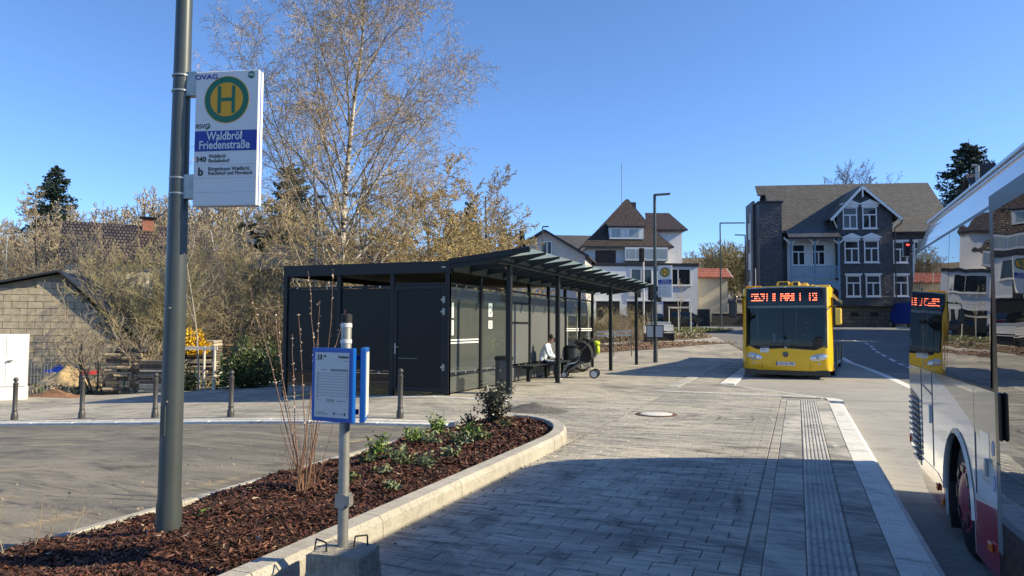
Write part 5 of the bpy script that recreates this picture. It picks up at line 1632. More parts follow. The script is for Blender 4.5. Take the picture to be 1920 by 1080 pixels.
slope('roof', m_dtrim, H11, [(-1.9, -.35, gp[4][1] - .05), (xa11, -.35, za11 + .05), (xa11, 6.3, za11 + .05), (-1.9, 6.3, gp[4][1] - .05)], .07)
# ------------------------------------------------------------------ vegetation
def grow(P, seed, base=(0, 0, 0), d0=(0, 0, 1)):
    """branching skeleton: list of (p, q, rp, rq, level); P holds per-level settings"""
    r = random.Random(seed)
    segs = []
    def go(p, d, L, rad_, lv):
        n = P['n'][lv]; sl_ = L / n
        pts = [(p, d, rad_)]
        for i in range(n):
            wv = P['wig'][lv]
            d = Vector((d.x + r.gauss(0, wv), d.y + r.gauss(0, wv), d.z + r.gauss(0, wv) * .7 + P['up'][lv] * (1 if lv else 1))).normalized()
            q = p + d * sl_
            r2 = max(rad_ * (1 - (1 - P['tap'][lv]) / n * (i + 1)) if False else pts[0][2] * (1 - (1 - P['tap'][lv]) * (i + 1) / n), P['rmin'])
            segs.append((p, q, pts[-1][2], r2, lv))
            p = q; pts.append((p, d, r2))
        if lv + 1 >= len(P['n']): return
        k = P['kids'][lv]
        k = int(k * (.8 + .4 * r.random())) if k > 2 else k
        t0, t1 = P['t0'][lv], P['t1'][lv]
        ga = r.random() * 6.28
        for j in range(k):
            t = t0 + (t1 - t0) * (j + r.random()) / k
            f = t * n; i = min(int(f), n - 1); u = f - i
            pp = pts[i][0].lerp(pts[i + 1][0], u); dd = pts[i + 1][1]; rr = pts[i][2] + (pts[i + 1][2] - pts[i][2]) * u
            ga += 2.4 + r.gauss(0, .4)
            a = dd.cross(Vector((0, 0, 1)))
            if a.length < .05: a = Vector((1, 0, 0))
            a.normalize(); b = dd.cross(a)
            side = a * math.cos(ga) + b * math.sin(ga)
            an = rad(P['ang'][lv] + r.gauss(0, P.get('angv', 8)))
            nd = (dd * math.cos(an) + side * math.sin(an)).normalized()
            sh = P['shape'](t) if lv == 0 else (1.0 - .5 * t)
            go(pp, nd, L * P['lr'][lv] * sh * r.uniform(.75, 1.2), max(rr * P['rr'][lv], P['rmin']), lv + 1)
    go(Vector(base), Vector(d0).normalized(), P['L'], P['R'], 0)
    return segs
def seg_arrays(segs, sides=3):
    if not segs: return np.zeros((0, 3)), np.zeros((0, 4), int)
    p = np.array([s[0] for s in segs]); q = np.array([s[1] for s in segs])
    rp = np.array([s[2] for s in segs])[:, None]; rq = np.array([s[3] for s in segs])[:, None]
    d = q - p; d /= np.maximum(np.linalg.norm(d, axis=1, keepdims=True), 1e-9)
    ref = np.where(np.abs(d[:, 2:3]) < .9, np.array([[0, 0, 1.]]), np.array([[1., 0, 0]]))
    a = np.cross(d, ref); a /= np.linalg.norm(a, axis=1, keepdims=True); b = np.cross(d, a)
    if sides == 1:                # flat strips for the finest far twigs
        rn = np.random.default_rng(len(segs)).random((len(segs), 1)) * PI
        e = a * np.cos(rn) + b * np.sin(rn)
        V = np.stack([p - e * rp, p + e * rp, q + e * rq, q - e * rq], 1).reshape(-1, 3)
        return V, np.arange(len(segs) * 4).reshape(-1, 4)
    ring = []
    for c, rr in ((p, rp), (q, rq)):
        for k in range(sides):
            t = 2 * PI * k / sides
            ring.append(c + rr * (a * math.cos(t) + b * math.sin(t)))
    V = np.stack(ring, 1).reshape(-1, 3)
    N = len(segs); o = (np.arange(N) * 2 * sides)[:, None]
    F = np.concatenate([o + np.array([[k, (k + 1) % sides, sides + (k + 1) % sides, sides + k]]) for k in range(sides)], 0)
    return V, F
def join(parts):
    """parts: list of (V, F, material index)"""
    Vs, Fs, Ms, k = [], [], [], 0
    for V, F, mi in parts:
        if len(V) == 0: continue
        Vs.append(V); Fs.append(F + k); Ms.append(np.full(len(F), mi) if np.isscalar(mi) else mi); k += len(V)
    return np.concatenate(Vs), np.concatenate(Fs), np.concatenate(Ms)
def leaves(centers, size, seed, flat=0.0, asp=.55, droop=0.0):
    """a small quad per centre, turned at random"""
    r = np.random.default_rng(seed); N = len(centers)
    a = r.normal(size=(N, 3)); a[:, 2] = a[:, 2] * (1 - flat) - droop
    a /= np.linalg.norm(a, axis=1, keepdims=True)
    b = np.cross(a, r.normal(size=(N, 3))); b /= np.linalg.norm(b, axis=1, keepdims=True)
    s = (size * r.uniform(.6, 1.3, N))[:, None]
    c = np.asarray(centers)
    V = np.stack([c - a * s - b * s * asp * .4, c - b * s * asp, c + a * s, c + b * s * asp], 1).reshape(-1, 3)
    return V, np.arange(N * 4).reshape(N, 4)
def along(segs, per_m, seed, spread=.0):
    """points scattered along the given segments"""
    r = random.Random(seed); out = []
    for p, q, *_ in segs:
        n = (q - p).length * per_m
        n = int(n) + (1 if r.random() < n % 1 else 0)
        for _ in range(n):
            c = p.lerp(q, r.random()); out.append((c.x + r.gauss(0, spread), c.y + r.gauss(0, spread), c.z + r.gauss(0, spread)))
    return out
m_bark = mat('grey_brown_bark', (.13, .105, .08), .9, 0, .3, 6)
m_twig = mat('tan_twigs', (.34, .28, .195), .85, 0, .3, 2)
m_twigd = mat('dark_twigs', (.13, .10, .078), .85, 0, .3, 2)
m_twigg = mat('golden_twigs', (.38, .295, .155), .85, 0, .3, 2)
m_twigo = mat('olive_twigs', (.29, .25, .135), .85, 0, .3, 2)
m_catkin = mat('catkins', (.46, .345, .12), .8, 0, .35, 3)
m_catk2 = mat('brown_catkins', (.38, .305, .17), .8, 0, .35, 3)
def birch_mat():
    m = bpy.data.materials.new('birch_bark'); m.use_nodes = True
    n, l = m.node_tree.nodes, m.node_tree.links
    b = n['Principled BSDF']; b.inputs['Roughness'].default_value = .8
    tc = n.new('ShaderNodeTexCoord'); mp = n.new('ShaderNodeMapping'); mp.inputs['Scale'].default_value = (2, 2, 7)
    l.new(tc.outputs['Object'], mp.inputs[0])
    nz = n.new('ShaderNodeTexNoise'); nz.inputs['Scale'].default_value = 1.3; nz.inputs['Detail'].default_value = 5
    l.new(mp.outputs[0], nz.inputs['Vector'])
    r = n.new('ShaderNodeValToRGB'); r.color_ramp.elements[0].position = .44; r.color_ramp.elements[1].position = .52
    r.color_ramp.elements[0].color = (.06, .052, .045, 1); r.color_ramp.elements[1].color = (.58, .54, .47, 1)
    l.new(nz.outputs['Fac'], r.inputs[0]); l.new(r.outputs[0], b.inputs['Base Color'])
    MATS['birch_bark'] = m
    return m
m_birch = birch_mat()

# the big birch behind the shelter
PB = dict(n=[16, 9, 6, 5, 3], wig=[.03, .06, .10, .12, .10], up=[.02, .045, .0, -.09, -.24], tap=[.12, .12, .2, .3, .4], kids=[54, 14, 9, 7], t0=[.06, .2, .15, .12], t1=[.98, 1, 1, 1],
          ang=[44, 38, 42, 45], lr=[.52, .42, .42, .66], rr=[.42, .5, .5, .6], rmin=.0066, L=17.5, R=.21, angv=9, shape=lambda t: (1.05 - .80 * max(0, t - .2)) * (1 if t > .2 else .55 + 2 * t))
def tree_thing(name, label, loc, segs, mats_tr, mats_cr, split=1, sides=(7, 4, 3, 1), extra=(), rz=0, scale=1.0, cat='tree', group=None):
    """trunk (level < split) and crown as two meshes under one empty"""
    t = thing(name, label, cat, loc, rz, group)
    t.scale = (scale,) * 3
    V, F = seg_arrays([s for s in segs if s[4] < split], sides[0])
    link('trunk', fast_mesh('trunk', V, F, mats_tr, None, True), t)
    lv = sorted({s[4] for s in segs if s[4] >= split})
    parts = []
    for k in lv:
        V, F = seg_arrays([s for s in segs if s[4] == k], sides[1] if k == split else (sides[3] if len(sides) > 3 and k == lv[-1] else sides[2]))
        parts.append((V, F, min(k - split, len(mats_cr) - 1 - len(extra))))
    for j, (V, F) in enumerate(extra):
        parts.append((V, F, len(mats_cr) - len(extra) + j))
    V, F, M = join(parts)
    link('crown', fast_mesh('crown', V, F, mats_cr, M), t)
    return t
bs = grow(PB, 24)
bp_ = px_at(627, 30)
lv4 = [s for s in bs if s[4] >= 3]
cat_pts = along(lv4, 1.1, 3, .02)
ex = leaves(cat_pts, .022, 4, droop=1.5, asp=.4)
birch = tree_thing('birch_tree', 'tall bare birch with white trunk rising behind the shelter', (bp_.x, bp_.y, bp_.z - .2), bs, [m_birch], [mat('birch_branch', (.31, .25, .18), .8, 0, .4, 3), m_twigd, mat('birch_twigs', (.37, .285, .17), .85, 0, .3, 2), MATS['birch_twigs'] if 'birch_twigs' in MATS else m_twig, mat('birch_catkins', (.30, .235, .13), .85, 0, .3, 2)], 1, (9, 5, 3, 1), (ex,))
birch.scale = (.84, .84, 1.0)
# white lower limbs of the birch
lowseg = [s for s in bs if s[4] == 1 and s[2] > .045]
V, F = seg_arrays(lowseg, 6)
for c in birch.children:
    if c.name.startswith('trunk'):
        V0, F0 = seg_arrays([s for s in bs if s[4] == 0], 9)
        Vn, Fn, Mn = join([(V0, F0, 0), (np.array(V) * 1.0, F, 0)])
        c.data = fast_mesh('trunk', Vn, Fn, [m_birch], None, True)

# generic bare broadleaf kinds
PA = dict(n=[9, 6, 5, 4, 3], wig=[.05, .10, .13, .15, .15], up=[.02, .05, .05, .03, .0], tap=[.25, .2, .25, .3, .5], kids=[13, 8, 7, 5], t0=[.22, .25, .2, .1], t1=[1, 1, 1, 1],
          ang=[48, 42, 42, 40], lr=[.55, .5, .48, .5], rr=[.5, .5, .5, .55], rmin=.016, L=9.0, R=.16, angv=10, shape=lambda t: 1.15 - .75 * t)
PS = dict(n=[5, 5, 4, 3], wig=[.09, .13, .15, .15], up=[.02, .04, .03, .0], tap=[.25, .25, .35, .5], kids=[11, 8, 6], t0=[.12, .12, .1], t1=[1, 1, 1],
          ang=[34, 36, 38], lr=[.55, .5, .5], rr=[.55, .55, .6], rmin=.0068, L=4.0, R=.035, angv=10, shape=lambda t: 1.1 - .5 * t)
def shrub_segs(seed, stems, h, spread, P=PS, rm=None, leanx=0.0):
    r = random.Random(seed); out = []
    for k in range(stems):
        a = r.random() * 6.28; s = r.uniform(.1, 1) * spread
        Q = dict(P); Q['L'] = h * r.uniform(.65, 1.1)
        if rm: Q['rmin'] = rm
        out += grow(Q, seed * 100 + k, (math.cos(a) * .25 * s, math.sin(a) * .25 * s, 0), (math.cos(a) * s * .55 + leanx, math.sin(a) * s * .55, 1))
    return out
def shrub(name, label, loc, segs, m1, m2, extra=None, sd=3, m3=None, scale=1.0, rz=0, group=None, cat='shrub'):
    t = thing(name, label, cat, loc, rz, group); t.scale = (scale,) * 3
    V, F = seg_arrays([s for s in segs if s[4] == 0], 5)
    link('stems', fast_mesh('stems', V, F, m1), t)
    V, F = seg_arrays([s for s in segs if s[4] > 0], sd)
    pa = [(V, F, 0)]
    if extra is not None: pa.append((extra[0], extra[1], 1))
    V, F, M = join(pa)
    link('twigs', fast_mesh('twigs', V, F, [m2] + ([m3] if m3 else []), M), t)
    return t
# wood on the hillside: one mass of many small bare trees
def wood(name, label, spots, seeds, P, m1, m2, rm):
    base = []; zt = []
    for s in seeds:
        Q = dict(P); Q['rmin'] = rm
        sg = grow(Q, s)
        a = seg_arrays([x for x in sg if x[4] < 2], 4); b = seg_arrays([x for x in sg if x[4] >= 2], 1)
        base.append((a, b)); zt.append(max(x[1].z for x in sg) * .97)
    r = random.Random(7); parts = []
    for (x, y, h) in spots:
        bi = r.randrange(len(base)); (va, fa), (vb, fb) = base[bi]
        a = r.random() * 6.28; c, s = math.cos(a), math.sin(a); R3 = np.array([[c, -s, 0], [s, c, 0], [0, 0, 1]])
        k = h / zt[bi]
        off = np.array([x, y, T(x, y) - .2])
        parts.append((va @ R3.T * k + off, fa, 0)); parts.append((vb @ R3.T * k + off, fb, 1))
    V, F, M = join(parts)
    o = link(name, fast_mesh(name, V, F, [m1, m2], M))
    tag(o, label, 'wood'); return stuff(o)
PW_ = dict(PA); PW_['kids'] = [11, 7, 6]; PW_['n'] = [7, 5, 4, 3]; PW_['L'] = 9; PW_['ang'] = [38, 38, 40]
rw = random.Random(11); sp_l = []
for k in range(95):
    d = rw.uniform(62, 108); l_ = rw.uniform(-.76, -.16) * d
    px = 960 + FPX * l_ / d
    top = 352 + 26 * math.sin(px * .011) + (55 if px > 500 else 0) + (40 if px < 60 else 0) + rw.uniform(0, 60)
    x, y = ahead(d, l_); h = (at(px, top, d).z - T(x, y))
    sp_l.append((x, y, min(max(h, 4), 17)))
wood('hillside_wood', 'bare brown wood covering the hillside on the left', sp_l, (1, 2, 3, 4), PW_, m_bark, m_twig, .036)
sp_r = []
for k in range(26):
    d = rw.uniform(92, 130); px = rw.uniform(1280, 1425)
    l_ = (px - 960) / FPX * d; x, y = ahead(d, l_)
    top = 462 + rw.uniform(0, 40) - (12 if px > 1340 else 0)
    sp_r.append((x, y, min(max(at(px, top, d).z - T(x, y), 3), 12)))
wood('lane_wood', 'bare brown trees lining the uphill lane between the houses', sp_r, (5, 6, 7), PW_, m_bark, m_twig, .04)
# tall hedge-like row beside the lane
PH_ = dict(PS); PH_['kids'] = [10, 7, 5]
sg = []
for k in range(16):
    sg += [(s[0] + Vector((k * .55 - 3, (k * 7 % 5) * .5, 0)), s[1] + Vector((k * .55 - 3, (k * 7 % 5) * .5, 0)), s[2], s[3], s[4]) for s in shrub_segs(60 + k, 3, 6.0, .35, PH_, .028)]
p = px_at(1385, 88)
hedge = shrub('hedge', 'tall olive-brown bare hedge beside the uphill lane', p, sg, m_twigo, m_twigo, cat='hedge', sd=1)
hedge.rotation_euler = (0, 0, YAW + rad(20))
# broadleaf trees as single things
A2 = grow(PA, 42); A3 = grow(PA, 43)
PR = dict(PA); PR['kids'] = [20, 9, 7, 5]; PR['ang'] = [42, 34, 36, 38]; PR['lr'] = [.8, .5, .48, .5]; PR['t0'] = [.1, .2, .2, .1]; PR['L'] = 6; PR['rmin'] = .011
AR = grow(PR, 44)
p = px_at(1614, 78); zt_ = at(1614, 292, 78).z; k_ = 9.5 / max(q[1].z for q in AR)
AR.append((Vector((0, 0, (p.z - zt_ + 9.5) / k_)), Vector((0, 0, .1)), .24, .16, 0))
tree_thing('bare_tree', 'round bare tree rising behind the slate house roof', (p.x, p.y, zt_ - 9.5), AR, [m_bark], [m_twigd], 1, (7, 4, 3, 1), scale=k_)
p = px_at(905, 46); tree_thing('bare_tree', 'slim bare tree right of the golden willows above the canopy', p, A2, [m_bark], [m_twig], 1, (7, 4, 3), scale=(at(905, 310, 46).z - p.z) / max(q[1].z for q in A2))
p = px_at(65, 48); tree_thing('bare_tree', 'thin bare tree at the left edge above the street lamp', p, A3, [m_bark], [m_twig], 1, (7, 4, 3), scale=(at(65, 345, 48).z - p.z) / max(q[1].z for q in A3))
# golden catkin willows behind the shelter
PWL = dict(PA); PWL['kids'] = [12, 8, 7, 5]; PWL['L'] = 6.0; PWL['R'] = .11; PWL['up'] = [.02, .05, .03, 0, -.05]; PWL['rmin'] = .011; PWL['t0'] = [.12, .2, .15, .1]
PWL['ang'] = [55, 42, 42, 40]; PWL['lr'] = [.75, .5, .48, .5]
wseg = [grow(PWL, s) for s in (51, 52, 53)]
wleaf = [leaves(along([q for q in s if q[4] >= 3], 6.5, 5 + i, .03), .045, 6 + i, droop=1.2, asp=.4) for i, s in enumerate(wseg)]
wl = [(735, 33, 330, 'golden catkin willow just right of the birch trunk', m_catkin), (812, 38, 300, 'tall golden catkin willow in the middle behind the shelter roof', m_catkin), (872, 36, 355, 'golden willow above the start of the saw-tooth canopy', m_catk2), (690, 40, 345, 'brownish willow half behind the birch trunk', m_catk2), (560, 42, 370, 'brown willow between the stop sign and the birch', m_catk2), (930, 44, 415, 'low golden willow at the right end of the row', m_catkin), (785, 31, 415, 'low golden bush willow right over the shelter roof', m_catkin), (660, 31.5, 430, 'low brown bush willow at the birch foot', m_catk2), (850, 31.5, 425, 'low golden bush over the shelter roof corner', m_catkin)]
wmesh = []
wzt = [max(q[1].z for q in s) * .96 for s in wseg]
for i, s in enumerate(wseg):
    V, F = seg_arrays([q for q in s if q[4] < 1], 6); tm = fast_mesh('trunk', V, F, [m_bark], None, True)
    ms = {}
    for cm_ in (m_catkin, m_catk2):
        pa = []
        for k in range(1, 5):
            V, F = seg_arrays([q for q in s if q[4] == k], 4 if k == 1 else 3); pa.append((V, F, 0))
        pa.append((*wleaf[i], 1))
        V, F, M = join(pa); ms[cm_.name] = fast_mesh('crown', V, F, [m_twigg, cm_], M)
    wmesh.append((tm, ms))
for i, (px, dep, top, lab, cm_) in enumerate(wl):
    p = px_at(px, dep); t = thing('willow_tree', lab, 'tree', p, i * 1.3, 'catkin willows behind the shelter')
    k = (at(px, top, dep).z - p.z) / wzt[i % 3]; t.scale = (k * 1.1, k * 1.1, k)
    tm, ms = wmesh[i % 3]
    link('trunk', tm, t); link('crown', ms[cm_.name], t)
# hazel thickets on the left, in front of the houses
hz = [shrub_segs(70 + i, 9, 4.6, 1.0) for i in range(3)]
hmesh = []
hzt = [max(q[1].z for q in s) * .95 for s in hz]
for i, s in enumerate(hz):
    V, F = seg_arrays([q for q in s if q[4] == 0], 5); a = fast_mesh('stems', V, F, [m_bark])
    V, F = seg_arrays([q for q in s if q[4] > 0], 3)
    lv = leaves(along([q for q in s if q[4] >= 3], 2.2, i, .02), .03, i + 9, droop=1.2, asp=.35)
    V2, F2, M2 = join([(V, F, 0), (*lv, 1)])
    hmesh.append((a, [fast_mesh('twigs', V2, F2, mm_, M2) for mm_ in ([m_twig, m_catk2], [m_twigo, m_catkin])]))
hl = [(290, 25, 440, 1, 'golden hazel thicket right of the block shed, left of the lamp post'), (120, 34, 415, 0, 'bare hazel thicket behind the shed roof on the left'), (225, 37, 425, 1, 'olive thicket before the tiled roof'), (175, 30, 450, 0, 'bare thicket over the right slope of the shed roof'), (335, 33, 450, 0, 'bare thicket hidden partly by the near lamp post'), (430, 33, 440, 1, 'golden brown thicket below the stop sign'), (500, 36, 455, 0, 'brown thicket just left of the shelter roof corner'), (20, 34, 430, 0, 'brown thicket at the left edge behind the shed'), (470, 28, 535, 0, 'low bare thicket left of the shelter wall'), (380, 40, 420, 0, 'tall brown thicket right of the near lamp post'), (560, 33, 470, 1, 'golden thicket over the left end of the shelter roof'), (300, 48, 415, 0, 'far bare thicket beside the house gable'), (610, 36, 455, 0, 'brown thicket at the foot of the birch'), 
      (170, 52, 385, 0, 'tall far thicket over the tiled roof ridge'), (410, 55, 400, 1, 'tall golden thicket below the sign, far back'), (470, 50, 405, 0, 'tall brown thicket left of the spruce'), (290, 30, 455, 1, 'golden thicket touching the left side of the near lamp post'), (520, 30, 490, 1, 'golden thicket right above the cottage window'), (640, 45, 420, 0, 'brown thicket far behind the birch trunk'), (720, 48, 400, 1, 'golden thicket far behind the willows'), (405, 30, 470, 0, 'bare thicket above the stacked firewood'), (445, 44, 430, 0, 'dense brown thicket hiding the hillside house')]
for i, (px, dep, top, kd, lab) in enumerate(hl):
    p = px_at(px, dep); t = thing('hazel_shrub', lab, 'shrub', p, i * 1.7, 'bare thickets on the left')
    k = (at(px, top, dep).z - p.z) / hzt[i % 3]; kw = max(k * .9, .9)
    t.scale = (kw, kw, k)
    a, tw = hmesh[i % 3]
    link('stems', a, t); link('twigs', tw[kd], t)
# conifers
m_fir = mat('fir_needles', (.016, .034, .022), .8, 0, .5, 1.5)
m_firl = mat('spruce_needles', (.035, .052, .024), .8, 0, .5, 1.5)
def conifer(seed, h, rb, n_wh, dens):
    r = random.Random(seed); segs = [(Vector((0, 0, 0)), Vector((0, 0, h)), .18 * h / 10, .02, 0)]; pts = []
    for i in range(n_wh * 6):
        z = h * (.10 + .88 * (r.random() ** .8)); L = rb * (1 - (z / h)) ** .75 * r.uniform(.55, 1.2) + .2
        a = r.random() * 6.283; dr = r.uniform(.05, .3)
        p0 = Vector((0, 0, z)); p1 = Vector((math.cos(a) * L * .6, math.sin(a) * L * .6, z - L * dr)); p2 = Vector((math.cos(a) * L, math.sin(a) * L, z - L * dr * 1.1 + .1 * L))
        segs += [(p0, p1, .03, .02, 1), (p1, p2, .02, .008, 1)]
        for _ in range(int(L * dens) + 6):
            t = r.random() ** .6; c = p0.lerp(p1, t / .6) if t < .6 else p1.lerp(p2, (t - .6) / .4)
            w_ = .05 + .20 * L * (1 - t * .8) * .6
            pts.append((c.x + r.gauss(0, w_), c.y + r.gauss(0, w_), c.z - abs(r.gauss(0, .10 + .05 * L)) + .05))
    return segs, pts
for (px, dep, top, rb, m_, lab, sd) in ((95, 78, 303, 6.0, m_fir, 'dark fir standing above the wood at the upper left', 1), (540, 47, 300, 5.0, m_firl, 'green spruce behind the birch on the left', 2), (1826, 70, 256, 9.0, m_fir, 'big dark fir above the white bus at the right', 3), (880, 50, 372, 1.9, m_firl, 'olive green conifer among the golden willows', 4), (978, 120, 430, 1.6, m_fir, 'tiny far fir behind the grey gable', 5), (945, 90, 425, 2.6, m_firl, 'dark conifer left of the grey gable house', 6)):
    p = px_at(px, dep); h = at(px, top, dep).z - p.z
    sg, pts = conifer(sd, h, rb, max(14, int(h * 3.0)), 24 if rb > 2 else 16)
    t = thing('conifer_tree', lab, 'tree', p)
    V, F = seg_arrays([s for s in sg if s[4] == 0], 7); link('trunk', fast_mesh('trunk', V, F, m_bark), t)
    V, F = seg_arrays([s for s in sg if s[4] == 1], 3); lv = leaves(pts, .17 if dep < 100 else .25, sd, flat=.4, asp=.45, droop=.3)
    V, F, M = join([(V, F, 0), (*lv, 1)]); link('crown', fast_mesh('crown', V, F, [m_bark, m_], M), t)
# evergreen bushes by the garden fence
m_leafg = mat('laurel_leaf', (.055, .085, .022), .45, 0, .45, 4)
m_leafd = mat('ivy_leaf', (.028, .045, .018), .5, 0, .45, 4)
def bush(name, label, loc, rx, ry, rz_, n, size, m_, seed, cat='shrub', group=None):
    r = np.random.default_rng(seed)
    t = thing(name, label, cat, loc, 0, group)
    q = r.normal(size=(n, 3)); q /= np.linalg.norm(q, axis=1, keepdims=True)
    lob = 1 + .25 * np.sin(q[:, 0] * 5 + seed) * np.cos(q[:, 1] * 6) + .15 * np.sin(q[:, 2] * 9 + seed)
    q *= (r.random((n, 1)) ** .45) * lob[:, None]
    q[:, 2] = np.abs(q[:, 2]) if seed % 2 else q[:, 2] * .6 + .55
    c = q * np.array([rx, ry, rz_])
    V, F = leaves(c, size, seed)
    link('leaves', fast_mesh('leaves', V, F, m_), t)
    st = []
    rr = random.Random(seed)
    for k in range(7):
        st.append((Vector((rr.gauss(0, rx * .15), rr.gauss(0, ry * .15), 0)), Vector((rr.gauss(0, rx * .5), rr.gauss(0, ry * .5), rz_ * .85)), .015, .006, 0))
    V, F = seg_arrays(st, 4); link('stems', fast_mesh('stems', V, F, m_bark), t)
    return t
p = px_at(470, 22.5); bush('laurel_bush', 'green laurel bush at the fence just left of the shelter', p, 1.0, .8, 1.45, 2600, .06, m_leafg, 3)
p = px_at(345, 22.0); bush('ivy_bush', 'dark ivy clump behind the foot of the near lamp post', p, .45, .5, .9, 1200, .05, m_leafd, 5)
p = px_at(440, 29); bush('evergreen_bush', 'dark evergreen bush beyond the wood piles', p, 1.4, 1.0, 2.2, 2600, .08, m_leafd, 7)
p = px_at(515, 27); bush('evergreen_bush', 'dark evergreen bush below the white cottage window', p, 1.1, .9, 1.5, 1800, .07, m_leafd, 9)
p = px_at(366, 25); bush('forsythia_bush', 'bright yellow forsythia in flower right of the near lamp post', (p.x, p.y, p.z + 1.1), .6, .5, .85, 1500, .05, mat('forsythia_flower', (.75, .47, .01), .6, 0, .25, 4), 11)
p = px_at(380, 31); bush('yellow_green_bush', 'yellow-green conifer bush above the forsythia', p, .6, .6, 2.6, 1500, .07, mat('yellow_leaf', (.19, .19, .02), .6, 0, .4, 3), 13)
p = px_at(1318, 76); bush('ivy_bush', 'green ivy mass below the red tiled shed roof', p, 1.0, 1.0, 3.0, 1500, .12, m_leafg, 15)
# ------------------------------------------------------------------ people
m_skin = mat('skin', (.42, .24, .16), .55, 0, .08, 6)
m_hair = mat('dark_hair', (.018, .013, .01), .6, 0, .2, 9)
def skinned(name, joints, edges, mats, pick, parent, sub=2):
    """one continuous figure grown over a skeleton; pick(centre) gives the material index"""
    names = list(joints)
    me = bpy.data.meshes.new('skel')
    me.from_pydata([joints[n][0] for n in names], [(names.index(a), names.index(b)) for a, b in edges], [])
    o = bpy.data.objects.new('skel', me); COL.objects.link(o)
    md = o.modifiers.new('skin', 'SKIN'); md.use_smooth_shade = True
    lay_ = me.skin_vertices[0] if me.skin_vertices else None
    if lay_ is None:
        bm_ = bmesh.new(); bm_.from_mesh(me); bm_.verts.layers.skin.verify(); bm_.to_mesh(me); bm_.free(); lay_ = me.skin_vertices[0]
    for i, n in enumerate(names):
        r = joints[n][1]; lay_.data[i].radius = (r, r); lay_.data[i].use_root = (n == 'pelvis')
    ss = o.modifiers.new('sub', 'SUBSURF'); ss.levels = sub; ss.render_levels = sub
    dg = bpy.context.evaluated_depsgraph_get()
    ev = bpy.data.meshes.new_from_object(o.evaluated_get(dg))
    bpy.data.objects.remove(o)
    ev.materials.clear()
    for m in mats: ev.materials.append(m)
    for p in ev.polygons:
        p.material_index = pick(p.center); p.use_smooth = True
    return link(name, ev, parent)
def seated(label, loc, rz, shirt, trousers, shoe, scale=1.0, lean=.0, group=None, hold=True):
    t = thing('person', label, 'person', loc, rz, group); t.scale = (scale,) * 3
    J = {'pelvis': ((0, 0, .55), .135), 'spine': ((.03 + lean * .3, 0, .76), .125), 'chest': ((.11 + lean, 0, .97), .145), 'neck': ((.19 + lean, 0, 1.10), .055), 'chin': ((.25 + lean, 0, 1.15), .075), 'crown': ((.29 + lean, 0, 1.27), .085)}
    E_ = [('pelvis', 'spine'), ('spine', 'chest'), ('chest', 'neck'), ('neck', 'chin'), ('chin', 'crown')]
    for s, y in (('L', 1), ('R', -1)):
        J['sh' + s] = ((.12 + lean, .19 * y, 1.02), .07); J['el' + s] = ((.20 + lean, .25 * y, .77), .052); J['wr' + s] = ((.42, .09 * y, .69), .034); J['ha' + s] = ((.48, .07 * y, .70), .028)
        J['hip' + s] = ((.05, .10 * y, .53), .10); J['kn' + s] = ((.46, .12 * y, .54), .072); J['an' + s] = ((.44, .12 * y, .10), .046); J['to' + s] = ((.60, .13 * y, .05), .04)
        E_ += [('chest', 'sh' + s), ('sh' + s, 'el' + s), ('el' + s, 'wr' + s), ('wr' + s, 'ha' + s), ('pelvis', 'hip' + s), ('hip' + s, 'kn' + s), ('kn' + s, 'an' + s), ('an' + s, 'to' + s)]
        for k in range(4):
            a = 'f%d%s' % (k, s); b = 'g%d%s' % (k, s)
            J[a] = ((.515 + .004 * (k == 1), (.07 + .018 * (1.5 - k)) * y, .705), .0095); J[b] = ((.54, (.062 + .016 * (1.5 - k)) * y, .675), .008); E_ += [('ha' + s, a), (a, b)]
        J['th' + s] = ((.485, (.03) * y, .725), .010); E_.append(('wr' + s, 'th' + s))
    def pick(c):
        if c.z > 1.085 + .0 and c.x > .1 + lean: return 0
        if c.z < .09: return 3
        if c.x > .40 and c.z > .63 and abs(c.y) < .13: return 0
        if c.z > .60: return 1
        return 2
    b = skinned('body', J, E_, [m_skin, shirt, trousers, shoe], pick, t)
    hx = .29 + lean
    h = MB()
    def hr(u, v):
        a = 2 * PI * u; e = -.25 + (PI / 2 + .25) * v
        return (hx - .025 + .097 * math.cos(a) * math.cos(e), .088 * math.sin(a) * math.cos(e), 1.245 + .105 * math.sin(e) - .02 * math.cos(a))
    h.grid(hr, 16, 6).build('hair', m_hair, t, 60)
    MB().ball((hx + .055, 0, 1.165), (.04, .05, .035), 10, 6).build('beard', m_hair, t, 60)
    MB().ball((hx + .085, 0, 1.21), (.02, .014, .022), 8, 5).build('nose', m_skin, t, 60)
    for y in (-1, 1):
        MB().ball((hx + .072, .03 * y, 1.235), (.012, .013, .008), 8, 5).build('eye', m_ink, t, 60)
        MB().ball((hx - .01, .086 * y, 1.205), (.022, .01, .03), 8, 5).build('ear', m_skin, t, 60)
    return t
m_shirt = mat('pale_blue_shirt', (.66, .72, .78), .8, 0, .12, 8)
m_navy = mat('navy_trousers', (.012, .018, .045), .8, 0, .2, 6)
m_shoe = mat('light_trainers', (.55, .55, .56), .6, 0, .1, 6)
seated('person in pale shirt and navy trousers sitting bent forward on the shelter bench', (-7.02, 19.8, -.07), rad(8), m_shirt, m_navy, m_shoe, 1.02, .05)
ph = MB().box(-.006, .006, -.036, .036, -.07, .07, 0, .004).build('mobile_phone', m_black); ph.location = (-6.46, 19.91, .70); ph.rotation_euler = (0, rad(-50), rad(8))
tag(ph, 'dark mobile phone held by the seated person', 'phone')
